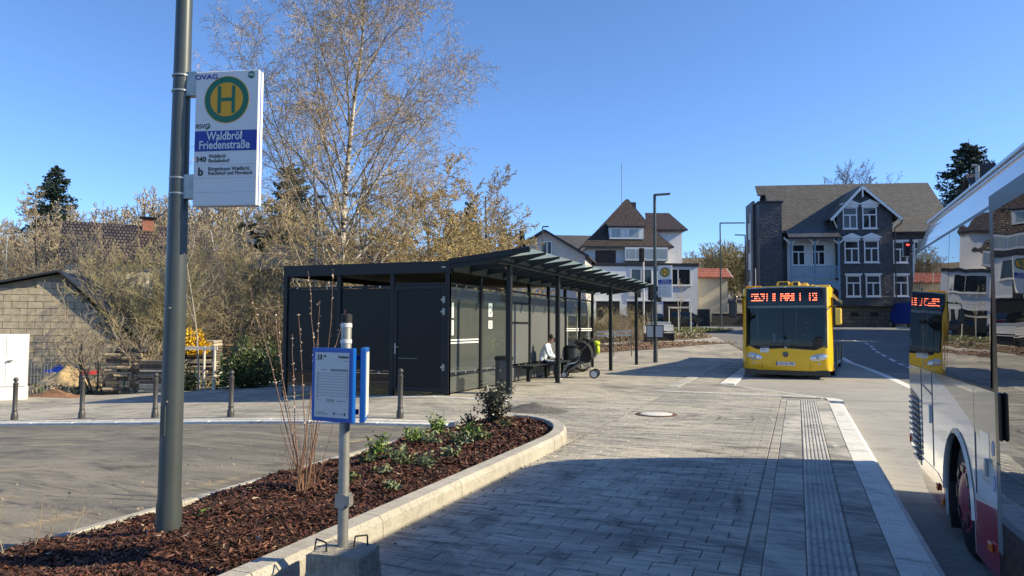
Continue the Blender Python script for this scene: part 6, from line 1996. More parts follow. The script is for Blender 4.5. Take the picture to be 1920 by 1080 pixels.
# driver of the yellow bus, with dashboard, wheel and partition around
by_m = Yb.matrix_basis
drv = seated('person driving the yellow bus, dark jacket, seen through the windscreen', (0, 0, 0), 0, mat('dark_jacket', (.03, .03, .035), .8, 0, .2, 6), m_navy, m_black, 1.0, -.02)
wpos = Matrix.Translation(Yb.location) @ Matrix.Rotation(rad(-4.5), 4, 'Z') @ Vector((.55, 1.25, .62))
drv.location = wpos; drv.rotation_euler = (0, 0, rad(-94.5))
m_dash = mat('dashboard_grey', (.03, .032, .035), .7, 0, .2, 5)
MB().box(-1.1, 1.1, .35, .72, .85, 1.16, 0, .04).build('dashboard', m_dash, Yb)
sw = MB()
for k in range(20):
    a, b = 2 * PI * k / 20, 2 * PI * (k + 1) / 20
    f = lambda q: (.55 + .23 * math.cos(q), .78 + .10 * math.sin(q), 1.26 + .2 * math.sin(q))
    sw.cyl(f(a), f(b), .014, n=6)
sw.bar((.33, .78, 1.26), (.77, .78, 1.26), .03, .03).build('steering_wheel', m_black, Yb, 50)
MB().box(.3, .8, 1.35, 1.47, .8, 1.75, 0, .05).build('driver_seat', m_dash, Yb)
box('cab_wall', m_dash, Yb, -1.25, 1.25, 3.2, 3.25, .3, 2.8); box('cab_floor', m_dash, Yb, -1.25, 1.25, .3, 3.2, .35, .45)
box('cab_ceiling', m_dash, Yb, -1.25, 1.25, .35, 3.2, 2.6, 2.65)
for x in (-1.0, .2):
    MB().cyl((x, 1.5, .45), (x, 1.5, 2.6), .018).build('grab_pole', m_by, Yb, 40)
pp = MB().add([(-.25, .42, 1.17), (.05, .40, 1.17), (.12, .62, 1.235), (-.18, .64, 1.235)], [(0, 1, 2, 3)]).build('paper', m_paper, Yb)
MB().box(-.42, -.34, .5, .56, 1.16, 1.42, 0, .01).build('ticket_printer', m_inkl, Yb)
# ------------------------------------------------------------------ stroller with child
m_fab = mat('black_fabric', (.014, .014, .016), .85, 0, .25, 9)
m_lime = mat('lime_fabric', (.42, .55, .02), .7, 0, .15, 6)
m_blank = mat('white_blanket', (.6, .6, .6), .9, 0, .2, 9)
SG = thing('stroller', 'black folding stroller with lime green bag standing in front of the bench', 'stroller', (-6.14, 20.7, 0), rad(190)); SG.scale = (1.15, 1.15, 1.12)
fr = [[(-.42, .22, .1), (.05, .22, .55), (-.35, .2, 1.02)], [(-.42, -.22, .1), (.05, -.22, .55), (-.35, -.2, 1.02)], [(.36, .2, .12), (-.1, .22, .45), (-.32, .22, .3)], [(.36, -.2, .12), (-.1, -.22, .45), (-.32, -.22, .3)]]
for q in fr: MB().tube(q, .013, 7).build('frame_tube', m_dsteel, SG, 40)
MB().tube([(-.35, .2, 1.02), (-.38, .1, 1.05), (-.38, -.1, 1.05), (-.35, -.2, 1.02)], .018, 7).build('handle', m_fab, SG, 40)
for x, y, r in ((-.42, .23, .12), (-.42, -.23, .12), (.36, .2, .085), (.36, -.2, .085)):
    w0 = MB().lathe([(r * .7, -.018), (r, -.014), (r, .014), (r * .7, .018)], 24, (x, y, r), 0, Matrix.Rotation(PI / 2, 3, 'X')).build('wheel', m_black, SG, 40)
    MB().lathe([(r * .72, -.021), (r * .62, -.022), (r * .2, -.024), (r * .2, .024), (r * .62, .022), (r * .72, .021)], 24, (x, y, r), 0, Matrix.Rotation(PI / 2, 3, 'X')).build('rim', m_blank, w0, 40)
def hood(u, v):
    a = rad(-10 + 125 * u); y = -.22 + .44 * v; bulge = 1 - .25 * (2 * v - 1) ** 4
    return (-.14 - .36 * math.cos(a) * bulge + .06, y * 1.15, .62 + .44 * math.sin(a) * bulge)
MB().grid(hood, 12, 8).build('hood', m_fab, SG, 60)
MB().grid(lambda u, v: (-.36 + .5 * u + .02, -.19 + .38 * v, .86 - .46 * math.sin(u * PI / 2) - .05 * math.sin(v * PI)), 8, 6).build('seat', m_fab, SG, 60)
MB().grid(lambda u, v: (.13 + .25 * u, -.18 + .36 * v, .40 - .16 * u), 4, 4).build('leg_rest', m_fab, SG, 60)
MB().prism([(-.44, .62), (-.40, .98), (-.16, 1.07), (.10, .93), (-.06, .82), (-.12, .62), (.16, .50), (.36, .27), (.24, .22), (-.02, .38), (-.3, .42)], -.19, .19, 'xz').build('seat_shell', m_fab, SG)
bkt = MB(); bkt.grid(lambda u, v: (-.34 + .5 * u, -.19 + .38 * v, .32 - .17 * math.sin(u * PI) * (1 - .5 * (2 * v - 1) ** 2)), 8, 6)
bkt.build('basket', mat('brown_fabric', (.05, .04, .035), .9, 0, .3, 7), SG, 60)
MB().grid(lambda u, v: (-.06 + .44 * u, -.215 + .43 * v, .66 - .36 * u + .05 * math.sin(7 * u) * math.sin(5 * v) - .12 * (2 * v - 1) ** 4), 12, 10).build('blanket', m_blank, SG, 60)
MB().ball((-.47, .05, .93), (.10, .13, .07), 12, 8).build('bag', m_lime, SG, 60)
MB().ball((-.50, .02, .76), (.06, .10, .13), 12, 8).build('bag_flap', m_lime, SG, 60)
ch = seated('small child reclining in the stroller under a white blanket', (0, 0, 0), 0, mat('grey_pullover', (.2, .22, .25), .9, 0, .2, 6), m_blank, m_blank, .5, -.1)
ch.location = (-6.02, 20.7, .26); ch.rotation_euler = (0, 0, rad(190))

# ------------------------------------------------------------------ plants in the near bed
def clump(name, label, px, py, n, h, spread, leaf, m_, seed, cat='plant', group=None):
    p = atg(px, py, lambda x, y: .09)
    t = thing(name, label, cat, (p.x, p.y, .07), 0, group)
    r = np.random.default_rng(seed); c = []; st = []
    for k in range(n):
        a = r.random() * 6.28; s = spread * r.random() ** .6; hh = h * r.uniform(.5, 1.05)
        b = Vector((math.cos(a) * s * .3, math.sin(a) * s * .3, 0)); e = Vector((math.cos(a) * s, math.sin(a) * s, hh))
        st.append((b, e, .004, .002, 0))
        for q in range(7):
            f = .25 + .75 * q / 6; pt = b.lerp(e, f); c.append((pt.x + r.normal(0, .018), pt.y + r.normal(0, .018), pt.z + r.normal(0, .012)))
    V, F = seg_arrays(st, 3); link('stems', fast_mesh('stems', V, F, m_leafd), t)
    V, F = leaves(c, leaf, seed, flat=.2, asp=.42, droop=-.4); link('leaves', fast_mesh('leaves', V, F, m_), t)
    return t
m_per = mat('fresh_leaf', (.17, .26, .055), .5, 0, .4, 6); m_per2 = mat('grey_green_leaf', (.17, .21, .11), .6, 0, .4, 6); m_per3 = mat('olive_leaf', (.10, .13, .045), .6, 0, .4, 6)
cl = [(708, 858, 12, .20, .10, m_per, 'bright green leafy plant nearest the timetable post in the bed'), (742, 868, 9, .14, .10, m_per2, 'grey-green plant second along the bed from the timetable post'), (778, 835, 14, .18, .14, m_per, 'broad fresh green plant at the left kerb of the bed'), (822, 812, 12, .20, .12, m_per, 'fresh green plant by the bed kerb below the bollard'), (812, 838, 10, .15, .13, m_per2, 'pale plant in the middle of the bed'), (760, 880, 8, .12, .12, m_per3, 'low olive plant in the bed behind the timetable case'), (862, 838, 10, .14, .14, m_per2, 'silvery plant right of the bed middle'), (885, 822, 11, .15, .13, m_per, 'light green plant before the evergreen shrub'), (905, 828, 8, .12, .10, m_per3, 'olive tuft beside the evergreen shrub'), (800, 880, 8, .12, .10, m_per2, 'pale sprig in the open mulch'), (945, 808, 7, .12, .10, m_per3, 'olive sprig near the rounded bed end'), (712, 895, 6, .09, .08, m_per2, 'small pale sprig below the leafy row'), (650, 905, 6, .08, .08, m_per3, 'tiny sprig just right of the timetable post'), (390, 972, 6, .06, .06, m_per, 'tiny green seedling right of the lamp post foot'), (735, 925, 6, .09, .06, m_per2, 'lone whitish sprig in front of the bed'), (690, 870, 7, .1, .08, m_per3, 'low olive tuft left of the leafy row'), (845, 860, 7, .1, .08, m_per2, 'small pale plant close to the right kerb')]
for i, (px, py, n, h, sp_, m_, lab) in enumerate(cl):
    clump('leafy_plant', lab, px, py, n * 3, h * 1.4, sp_ * 1.35, .03, m_, 100 + i, group='young plants in the mulch bed')
p = atg(922, 800, lambda x, y: .08)
ev = thing('evergreen_shrub', 'small dark evergreen shrub at the far end of the mulch bed', 'shrub', (p.x, p.y, .06))
rr = random.Random(5); st = []; c = []
for k in range(44):
    a = rr.random() * 6.28; s = rr.uniform(.05, .34); h = rr.uniform(.25, .66)
    b = Vector((rr.gauss(0, .03), rr.gauss(0, .03), 0)); m_1 = Vector((math.cos(a) * s * .4 + .04, math.sin(a) * s * .4, h * .55)); e = Vector((math.cos(a) * s + .10 * h, math.sin(a) * s, h))
    st += [(b, m_1, .006, .004, 0), (m_1, e, .004, .002, 0)]
    for q in range(34):
        pt = m_1.lerp(e, rr.random() ** .7) if q > 6 else b.lerp(m_1, rr.uniform(.5, 1)); c.append((pt.x + rr.gauss(0, .035), pt.y + rr.gauss(0, .035), pt.z + rr.gauss(0, .03)))
V, F = seg_arrays(st, 4); link('stems', fast_mesh('stems', V, F, m_bark), ev)
V, F = leaves(c, .026, 6, asp=.55); link('leaves', fast_mesh('leaves', V, F, mat('dark_evergreen_leaf', (.038, .046, .024), .4, 0, .5, 8)), ev)
p = atg(880, 798, lambda x, y: .08); bush('evergreen_shrub', 'low dark evergreen tuft left of the small shrub', (p.x, p.y, .05), .14, .12, .2, 260, .022, MATS['dark_evergreen_leaf'], 17)
# bare budding shrub with upright canes
p = atg(566, 925, lambda x, y: .09)
bs_ = thing('cane_shrub', 'bare shrub of tall budding canes rising left of the timetable case', 'shrub', (p.x, p.y, .05))
rr = random.Random(12); cane = []; red = []; buds = []
def canes(n, h0, h1, sp_, store, r0, bud):
    for k in range(n):
        a = rr.random() * 6.28; s = rr.uniform(.2, 1) * sp_; h = rr.uniform(h0, h1); q = Vector((rr.gauss(0, .05), rr.gauss(0, .05), 0)); d = Vector((math.cos(a) * s, math.sin(a) * s, 1)).normalized()
        m_ = 9
        for i in range(m_):
            d = (d + Vector((rr.gauss(0, .05), rr.gauss(0, .05), .06))).normalized(); e = q + d * h / m_
            f0, f1 = 1 - i / m_ * .7, 1 - (i + 1) / m_ * .7
            store.append((q, e, r0 * f0, r0 * f1, 0))
            if bud and i > 2:
                for _ in range(5):
                    b = q.lerp(e, rr.random()); buds.append((b.x + rr.gauss(0, .006), b.y + rr.gauss(0, .006), b.z))
            q = e
canes(10, 1.3, 2.1, .36, cane, .0062, True)
canes(12, .4, 1.2, .6, cane, .0045, False)
canes(20, .3, .75, .3, red, .004, False)
V, F = seg_arrays(cane, 5); link('canes', fast_mesh('canes', V, F, mat('cane_bark', (.22, .13, .09), .7, 0, .3, 9)), bs_)
V, F = seg_arrays(red, 4); link('shoots', fast_mesh('shoots', V, F, mat('reddish_shoots', (.27, .14, .085), .7, 0, .3, 9)), bs_)
V, F = leaves(buds, .011, 3, asp=.7); stuff(link('buds', fast_mesh('buds', V, F, mat('pale_buds', (.5, .40, .33), .7, 0, .2, 9)), bs_))
p = atg(45, 1035, lambda x, y: .07)
ws = shrub_segs(91, 4, .42, .9, PS, .0016); shrub('dry_stalks', 'thin dry stalks at the lower left corner of the bed', (p.x, p.y, .04), [(a, b, c * .12, d * .12, e) for a, b, c, d, e in ws if e < 2], m_twig, m_twig, cat='plant')
for q in [o for o in bpy.data.objects if o.parent and o.parent.name.startswith('dry_stalks')]: stuff(q)

# ------------------------------------------------------------------ lamps further off
def street_lamp(label, px, dep, top, arm, m_=None, r=.06, side=1, style=0):
    p = px_at(px, dep); h = at(px, top, dep).z - p.z
    t = thing('street_lamp', label, 'street lamp', p, YAW, 'street lamps')
    pole_mesh(h, r, r * .7).build('pole', m_ or m_pole, t, 30)
    if style == 0:
        MB().bar((0, 0, h), (side * arm, 0, h + .02), .16, .08).build('lamp_head', m_ or m_pole, t)
    else:
        MB().tube([(0, 0, h - .02), (side * arm * .7, 0, h + .12)], .035, 8).build('arm', m_ or m_pole, t, 40)
        MB().bar((side * arm * .65, 0, h + .12), (side * arm, 0, h + .14), .16, .1).build('lamp_head', m_ or m_pole, t)
    return t
street_lamp('dark street lamp rising behind the closed end of the shelter', 590, 27.5, 367, .33)
street_lamp('pale steel street lamp at the left edge of the picture', 8, 42, 437, 1.55, m_steel, .05, 1, 1)
street_lamp('slim street lamp in front of the grey gable house', 1017, 52, 424, .45, None, .05)
street_lamp('tall street lamp with long arm left of the slate house', 1352, 57, 417, 2.0, None, .07)
street_lamp('shorter street lamp with head turned left, just behind the yellow bus', 1399, 62, 440, .9, None, .07, -1)
# traffic signals
def signal(t, x, z, y=0, lit=None):
    b = MB().box(x - .16, x + .16, y - .14, y + .1, z - .45, z + .45, 0, .03).build('signal_head', m_black, t)
    for k, c in enumerate(('r', 'y', 'g')):
        zz = z + .29 - k * .29
        m_ = glow('signal_red', (1, .03, .02), 6) if lit == c else mat('dark_lens', (.02, .02, .02), .3, 0, .1)
        MB().lathe([(.1, 0), (.1, .012)], 16, (x, y - .141, zz), 0, Matrix.Rotation(PI / 2, 3, 'X')).build('lens', m_, b)
        MB().prism([(x + .12 * math.cos(a), zz + .12 * math.sin(a)) for a in [PI * q / 8 for q in range(9)]], y - .30, y - .145, 'xz').build('visor', m_black, b)
    return b
p = px_at(1207, 46); tl = thing('traffic_light', 'white bent signal pole with dark signal heads before the white house', 'traffic light', p, YAW)
h = at(1207, 485, 46).z - p.z
MB().tube([(0, 0, 0), (0, 0, h - .15), (.05, 0, h - .03), (.2, 0, h)], .055, 10).build('pole', m_white, tl, 40)
signal(tl, -.12, h + .25, 0); signal(tl, -.35, at(1199, 545, 46).z - p.z, 0)
p = px_at(1222, 40); tl = thing('traffic_light', 'dark signal heads on a post just left of the far stop sign', 'traffic light', p, YAW)
h = at(1222, 548, 40).z - p.z
MB().cyl((0, 0, 0), (0, 0, h + .3), .05).build('pole', m_pole, tl, 40); signal(tl, -.05, h, -.1); signal(tl, .35, h - .1, -.1)
p = px_at(1703, 46); tl = thing('traffic_light', 'red lit traffic light in front of the slate house beside the white bus', 'traffic light', p, YAW)
h = at(1703, 466, 46).z - p.z
MB().cyl((.5, .1, 0), (.5, .1, h + .3), .06).bar((0, .1, h - .3), (.5, .1, h - .3), .05, .05).build('pole', m_white, tl, 40); sgn = signal(tl, 0, h, 0, 'r')
box('border', m_white, sgn, -.22, .22, .101, .11, h - .52, h + .52)

# ------------------------------------------------------------------ beds, benches, young trees beyond the shelter
def bed_poly(name, pxs, m_):
    return struct(sheet(name, [tuple(atg(*q))[:2] for q in pxs], lambda x, y: T(x, y) + .03, m_))
m_mul2 = ground_mat('old_mulch', (.15, .09, .06), (.06, .038, .028), (.27, .18, .12), s1=1.2, s2=3, bump=1, bscale=18)
b2 = bed_poly('planted_strip', [(1062, 664), (1150, 660), (1215, 656), (1300, 648), (1350, 645), (1390, 644), (1300, 641.5), (1180, 645), (1062, 652)], m_mul2)
b3 = bed_poly('planted_island', [(1040, 650), (1160, 641), (1290, 637), (1335, 633), (1318, 626.5), (1250, 629), (1150, 634), (1040, 640)], m_mul2)
b4 = bed_poly('grass_strip', [(1230, 624.5), (1300, 624), (1360, 622), (1378, 619), (1330, 617), (1230, 618)], m_grass)
gv = np.random.default_rng(3)
def tufts(name, pxs, n, h, mats_, label):
    P3 = [atg(*q) for q in pxs]; cs = []
    xs = [q.x for q in P3]; ys_ = [q.y for q in P3]
    k = 0
    def inp(x, y):
        c = False; j = len(P3) - 1
        for i in range(len(P3)):
            if (P3[i].y > y) != (P3[j].y > y) and x < (P3[j].x - P3[i].x) * (y - P3[i].y) / (P3[j].y - P3[i].y) + P3[i].x: c = not c
            j = i
        return c
    while len(cs) < n and k < n * 30:
        k += 1; x, y = gv.uniform(min(xs), max(xs)), gv.uniform(min(ys_), max(ys_))
        if inp(x, y): cs.append((x, y, T(x, y) + h * gv.random()))
    V, F = leaves(cs, h * .6, 5, asp=.25, droop=-1.2)
    o = link(name, fast_mesh(name, V, F, mats_, gv.integers(0, len(mats_), len(F)))); tag(o, label, 'grass'); return stuff(o)
tufts('grass_tufts', [(1230, 624.5), (1300, 624), (1360, 622), (1378, 619), (1330, 617), (1230, 618)], 1500, .16, [m_leafg, m_per, m_twigg], 'rough green grass on the strip before the white house')
tufts('dry_ground_cover', [(1040, 650), (1160, 641), (1290, 637), (1335, 633), (1318, 626.5), (1250, 629), (1150, 634), (1040, 640)], 2200, .2, [m_twig, m_catk2, m_per3], 'dry leaves and stalks over the planted island')
tufts('leaf_litter', [(1062, 664), (1150, 660), (1215, 656), (1300, 648), (1350, 645), (1390, 644), (1300, 641.5), (1180, 645), (1062, 652)], 1800, .12, [m_catk2, m_twig, cm[2], cm[1]], 'brown leaf litter on the strip beside the far stop')
lb = ['bare brown bush behind the clear end panes of the shelter', 'bare bush between the last two canopy posts', 'bare bush left of the last canopy post', 'bare brown bush right of the last canopy post', 'low bush before the benches', 'bare bush behind the far litter bin']
for i, (px, dep, top) in enumerate(((1090, 42, 578), (1125, 41, 570), (1165, 43, 572), (1200, 44, 575), (1185, 40, 595), (1065, 40, 590))):
    p = px_at(px, dep); t = thing('bare_bush', lb[i], 'shrub', p, i * 1.1, 'bare bushes in the planted island')
    k = (at(px, top, dep).z - p.z) / hzt[i % 3]; t.scale = (k * 1.3, k * 1.3, k)
    a, tw = hmesh[i % 3]; link('stems', a, t); link('twigs', tw[i % 2], t)
m_bwood = mat('white_bench_slats', (.66, .66, .64), .6, 0, .08, 5)
bl_ = ['white slatted bench left of the far lamp post', 'white slatted bench just right of the far lamp post', 'white bench set back behind the far stop']
for i, (px, dep, rz_) in enumerate(((1219, 42.0, .1), (1252, 42.5, .0), (1237, 46, -.1))):
    p = px_at(px, dep); t = thing('park_bench', bl_[i], 'bench', p, YAW + rz_, 'white benches at the planted island')
    for k in range(4): MB().box(-.75 if i else -.32, .75 if i == 2 else .4, -.25 + k * .12, -.25 + k * .12 + .1, .46, .5, 0, .005).build('slat', m_bwood, t)
    for k in range(3): MB().box(-.75 if i else -.32, .75 if i == 2 else .4, .24 + k * .02, .27 + k * .02, .58 + k * .13, .69 + k * .13, 0, .005).build('back_slat', m_bwood, t)
    for x in ((-.25, .3) if i == 0 else (-.6, .3)): MB().box(x - .04, x + .04, -.24, .26, 0, .46).build('leg', m_black, t)
    box('seat_box', m_black, t, -.3 if i == 0 else -.55, .36, -.2, .2, .02, .44)
m_stake = mat('peeled_stake', (.50, .42, .30), .85, 0, .15, 5); m_stakep = mat('pale_stake', (.62, .58, .50), .85, 0, .12, 5)
PY = dict(n=[8, 5, 4], wig=[.03, .09, .12], up=[.02, .08, .03], tap=[.25, .3, .5], kids=[9, 5], t0=[.42, .2], t1=[1, 1], ang=[42, 38], lr=[.38, .45], rr=[.45, .5], rmin=.006, L=4.2, R=.035, angv=8, shape=lambda t: 1.1 - .6 * t)
def young(label, px, dep, top, seed, hw, hst, m_, bar=True, m_b=None):
    p = px_at(px, dep); h = at(px, top, dep).z - p.z
    Q = dict(PY); Q['L'] = h * .85
    if dep > 30: Q['rmin'] = .012
    sg = grow(Q, seed)
    t = tree_thing('young_tree', label, p, sg, [mat('pale_bark', (.36, .31, .25), .8, 0, .2, 6)], [m_b or m_twig], 1, (7, 4, 3), rz=YAW)
    ss_ = thing('tree_stakes', label.replace('young tree', 'stakes round the young tree'), 'stakes', p, YAW)
    for x, y in ((-hw, -.12), (hw, -.12), (0, .3)):
        MB().cyl((x, y, -.1), (x, y, hst), .04, .038, 10).build('stake', m_, ss_, 40)
    if bar:
        MB().bar((-hw - .08, -.12, hst - .05), (hw + .08, -.12, hst - .05), .05, .09).build('crossbar', m_, ss_)
        MB().bar((-hw, -.1, hst - .07), (0, .3, hst - .07), .05, .08).build('crossbar', m_, ss_); MB().bar((hw, -.1, hst - .07), (0, .3, hst - .07), .05, .08).build('crossbar', m_, ss_)
young('young tree in front of the white house', 1274, 49, 520, 31, .75, at(1274, 575, 49).z - T(*px_at(1274, 49).xy), m_stakep)
young('young tree seen through the last shelter bays', 1083, 37, 520, 32, .55, at(1083, 588, 37).z - T(*px_at(1083, 37).xy), m_stakep)
young('young tree by the garden fence, right of the near lamp post', 378, 22.0, 420, 33, .5, 1.35, m_stakep, True, mat('silver_twigs', (.40, .34, .27), .8, 0, .2, 4))
# white two-rail guard by the strip
gr = thing('guard_rail', 'low white double rail beyond the shelter, along the planted strip', 'railing', (0, 0, 0))
a, b = px_at(1118, 34.5), px_at(1184, 34.0)
for z in (1.0, 1.18):
    MB().bar((a.x, a.y, a.z + z), (b.x, b.y, b.z + z), .04, .07).build('rail', m_white, gr)
for f in (0, .5, 1):
    q = a.lerp(b, f); MB().cyl((q.x, q.y, q.z - .1), (q.x, q.y, q.z + 1.2), .025).build('post', m_dsteel, gr, 40)
p = px_at(1079, 31); cone = thing('traffic_cone', 'red and white cone behind the last shelter bay', 'cone', p)
MB().lathe([(.15, .03), (.11, .25), (.09, .38), (.05, .62), (.03, .72)], 18).build('body', mat('cone_red', (.55, .12, .10), .5, 0, .1), cone, 40)
MB().box(-.19, .19, -.19, .19, 0, .03, 0, .006).build('base', m_black, cone)
MB().lathe([(.096, .36), (.097, .37), (.073, .5), (.072, .5)], 18).build('band', m_white, cone, 40)

# ------------------------------------------------------------------ cars at the white house, van by the slate house
def car(label, loc, rz, paint, L=4.3, W=1.78, Hh=1.46, van=False):
    t = thing('parked_car' if not van else 'delivery_van', label, 'car' if not van else 'van', loc, rz)
    if not van:
        prof = [(-L / 2, .35), (-L / 2 - .02, .62), (-L / 2 + .1, .86), (-L * .23, .95), (L * .40, .98), (L / 2 - .05, .82), (L / 2, .55), (L / 2 - .05, .33)]
        cab = [(-L * .24, .94), (-L * .08, Hh - .06), (L * .1, Hh), (L * .30, Hh - .1), (L * .43, .96)]
    else:
        prof = [(-L / 2, .35), (-L / 2, 1.1), (-L / 2 + .5, 1.3), (L / 2, 1.3), (L / 2, .35)]
        cab = [(-L / 2 + .45, 1.29), (-L / 2 + .95, Hh), (L / 2, Hh), (L / 2, 1.29)]
    b = MB().prism(prof, -W / 2, W / 2, 'xz').build('body', paint, t)
    n = len(cab); ins = .12
    vs = []
    for y, k in ((-W / 2, 0), (W / 2, 0)):
        for i, (x, z) in enumerate(cab): vs.append((x, y * (1 - (ins * 1.2 if z > 1.1 else 0)), z))
    MB().add(vs, [tuple(range(n - 1, -1, -1)), tuple(range(n, 2 * n))] + [(i, (i + 1) % n, n + (i + 1) % n, n + i) for i in range(n)]).build('cabin', m_wgl if not van else paint, t)
    MB().add([(x * .96, y * .98, z + .012) for x, y, z in [v for v in vs if v[2] > Hh - .12]], [tuple(range(len([v for v in vs if v[2] > Hh - .12]) // 2)) + tuple(range(len([v for v in vs if v[2] > Hh - .12]) - 1, len([v for v in vs if v[2] > Hh - .12]) // 2 - 1, -1))]).build('roof', paint, t)
    for x in (-L * .31, L * .30):
        for y in (-W / 2 + .02, W / 2 - .02):
            w0 = MB().lathe([(.2, -.1), (.31, -.09), (.31, .09), (.2, .1)], 20, (x, y, .31), 0, Matrix.Rotation(PI / 2, 3, 'X')).build('wheel', m_black, t, 40)
            MB().lathe([(.19, -.112), (.05, -.116), (.05, .116), (.19, .112)], 14, (x, y, .31), 0, Matrix.Rotation(PI / 2, 3, 'X')).build('rim', m_steel, w0, 40)
    for y in (-W / 2 + .22, W / 2 - .22):
        MB().ball((L / 2 - .03, y, .78), (.05, .16, .09), 8, 5).build('tail_light', mat('red_lens', (.4, .01, .01), .2), t, 60)
        MB().ball((-L / 2 + .05, y, .72), (.08, .17, .08), 8, 5).build('headlight', MATS['lamp_glass'], t, 60)
    box('number_plate', m_white, t, L / 2 - .02, L / 2 + .01, -.26, .26, .55, .66)
    return t
m_carb = mat('dark_blue_paint', (.012, .016, .03), .2, 0, .05, 2, coat=.6); m_cark = mat('black_paint', (.01, .01, .012), .2, 0, .05, 2, coat=.6)
p = px_at(1272, 66.5); car('dark car parked before the right garage of the white house', p, YAW + rad(-20), m_cark)
p = px_at(1216, 68); car('dark blue car parked left of the far stop sign, before the white house', p, YAW + rad(-75), m_carb)
p = px_at(1150, 68); car('black car half hidden by bushes at the left of the white house', p, YAW + rad(-80), m_cark)
p = px_at(1716, 56.0); car('bright blue van beside the slate house', p, YAW + rad(100), mat('van_blue', (.015, .04, .22), .3, 0, .1, 2, coat=.4), 4.8, 1.95, 2.0, True)
# steps, walls and gate at the foot of the lane
lane_p = []
m_step = ground_mat('lane_asphalt', (.13, .125, .12), (.07, .07, .07), (.19, .18, .17))
lane_s = struct(sheet('uphill_lane', [tuple(px_at(1335, 73).xy), tuple(px_at(1400, 73).xy), tuple(px_at(1372, 118).xy), tuple(px_at(1345, 118).xy)], lambda x, y: T(x, y) + .02, m_step))
for i, d in enumerate((80, 86)):
    a, b = px_at(1334 + i * 3, d), px_at(1392 - i * 4, d)
    MB().bar((a.x, a.y, a.z + .03), (b.x, b.y, b.z + .03), .25, .12).build('kerb_strip', m_kerb, lane_s)
rw_ = thing('retaining_wall', 'low dark wall with a white coping at the foot of the lane', 'wall', px_at(1336, 70), YAW)
box('wall', mat('dark_wall', (.07, .075, .085), .85, 0, .25, 3, .4, 30), rw_, 0, 3.6, 0, .3, -.3, 1.15); box('coping', m_rendb, rw_, -.05, 3.65, -.04, .34, 1.153, 1.3)
gp_ = thing('gate_post', 'dark rounded gate pier with ivy beside the white house', 'gate post', px_at(1322, 69), YAW)
MB().box(-.7, .4, -.3, .3, -.2, 1.6, 0, .05).build('pier', mat('mossy_stone', (.10, .095, .075), .9, 0, .3, 4, .6, 20), gp_)

# ------------------------------------------------------------------ garden on the left: cabinet, fence, wood
cp = atg(-22, 752)
cb = thing('utility_cabinet', 'white two-door utility cabinet at the left edge', 'cabinet', (cp.x, cp.y, cp.z), YAW + rad(30))
m_cab = mat('cabinet_white', (.74, .74, .71), .5, 0, .05, 3)
box('plinth', m_cab, cb, -.62, .88, -.01, .44, -.1, .36); box('body', m_cab, cb, -.6, .86, 0, .42, .363, 1.85, .006)
for x0, x1 in ((-.58, .355), (.365, .84)):
    d_ = box('door', m_cab, cb, x0, x1, -.018, -.002, .39, 1.83, .003)
    if x0 > 0: MB().cyl((.41, -.02, 1.1), (.41, -.06, 1.1), .018).bar((.40, -.06, 1.1), (.52, -.06, 1.11), .025, .03).build('handle', m_dsteel, d_, 40)
m_fpost = mat('fence_green', (.008, .06, .028), .45, 0, .15, 5)
for i, (px, b_, t_) in enumerate(((150, 734, 648), (221, 738, 665), (275, 736, 684), (365, 728, 690), (414, 724, 668), (232, 738, 706))):
    p = atg(px, b_); h = (b_ - t_) / FPX * fd(p.x, p.y)
    o = MB().cyl((0, 0, -.1), (0, 0, h), .045 if i < 2 else .03, n=12).ball((0, 0, h), .045 if i < 2 else .03, 10, 5).build('fence_post', m_fpost, None, 40); o.location = p
    tag(o, ['tall green fence post behind the second bollard', 'green fence post before the tall log stack', 'thin green fence post left of the near lamp post', 'short green fence post right of the near lamp post', 'green fence post by the young tree stakes', 'short green post stub at the log stack'][i], 'fence post', 'green fence posts')
def log_stack(label, px, py, w_, h_, r, turn, seed, m_s, boards=False, deep=1.0):
    p = atg(px, py); t = thing('wood_stack', label, 'wood stack', p, YAW + turn)
    rr = random.Random(seed); z = 0; k = 0
    while z < h_ and k < 150:
        th = r * rr.uniform(.7, 1.3); x = -w_ / 2
        while x < w_ / 2 and k < 150:
            wd = (rr.uniform(.5, 1.0) * (.5 if not boards else 1.2)); wd = min(wd, w_ / 2 - x + .05)
            o_ = rr.uniform(-.06, .06)
            mb = MB()
            if boards: mb.box(0, wd, o_, deep + o_, 0, th * .5, 0, .006)
            else:
                # split logs seen from the side: uneven wedges
                a, b = (0, o_ + rr.gauss(0, .03), th * .5), (wd, o_ + rr.gauss(0, .03), th * .5)
                mb.cyl(a, b, th * .55, th * rr.uniform(.4, .55), 6); 
            o = mb.build('log' if not boards else 'board', rr.choice(m_s), t); o.location = (x, 0, z); k += 1
            x += wd + .01
        z += th * (.95 if not boards else .62)
    box('stack_core', m_s[0], t, -w_ / 2 + .05, w_ / 2 - .05, .12, deep, 0, h_ * .93)
    return t
m_log = [mat('log_grey', (.27, .22, .16), .9, 0, .3, 9), mat('log_tan', (.38, .29, .18), .9, 0, .3, 9), mat('log_dark', (.13, .10, .075), .9, 0, .3, 9)]
m_brd = [mat('old_board', (.33, .29, .23), .9, 0, .3, 9), mat('pale_board', (.48, .42, .32), .9, 0, .25, 9), mat('dark_board', (.12, .10, .085), .9, 0, .3, 9)]
log_stack('tall stack of split logs before the block shed', 228, 738, 1.0, 1.15, .10, .05, 1, m_log)
log_stack('low pile of planks left of the near lamp post', 290, 736, 1.0, .95, .1, -.05, 2, m_brd, True)
log_stack('pallet-like stack of boards behind the plank pile', 312, 720, 1.1, 1.45, .14, 0, 3, m_brd, True)
log_stack('stack of boards right of the near lamp post', 372, 722, .9, 1.5, .14, .1, 4, m_brd, True)
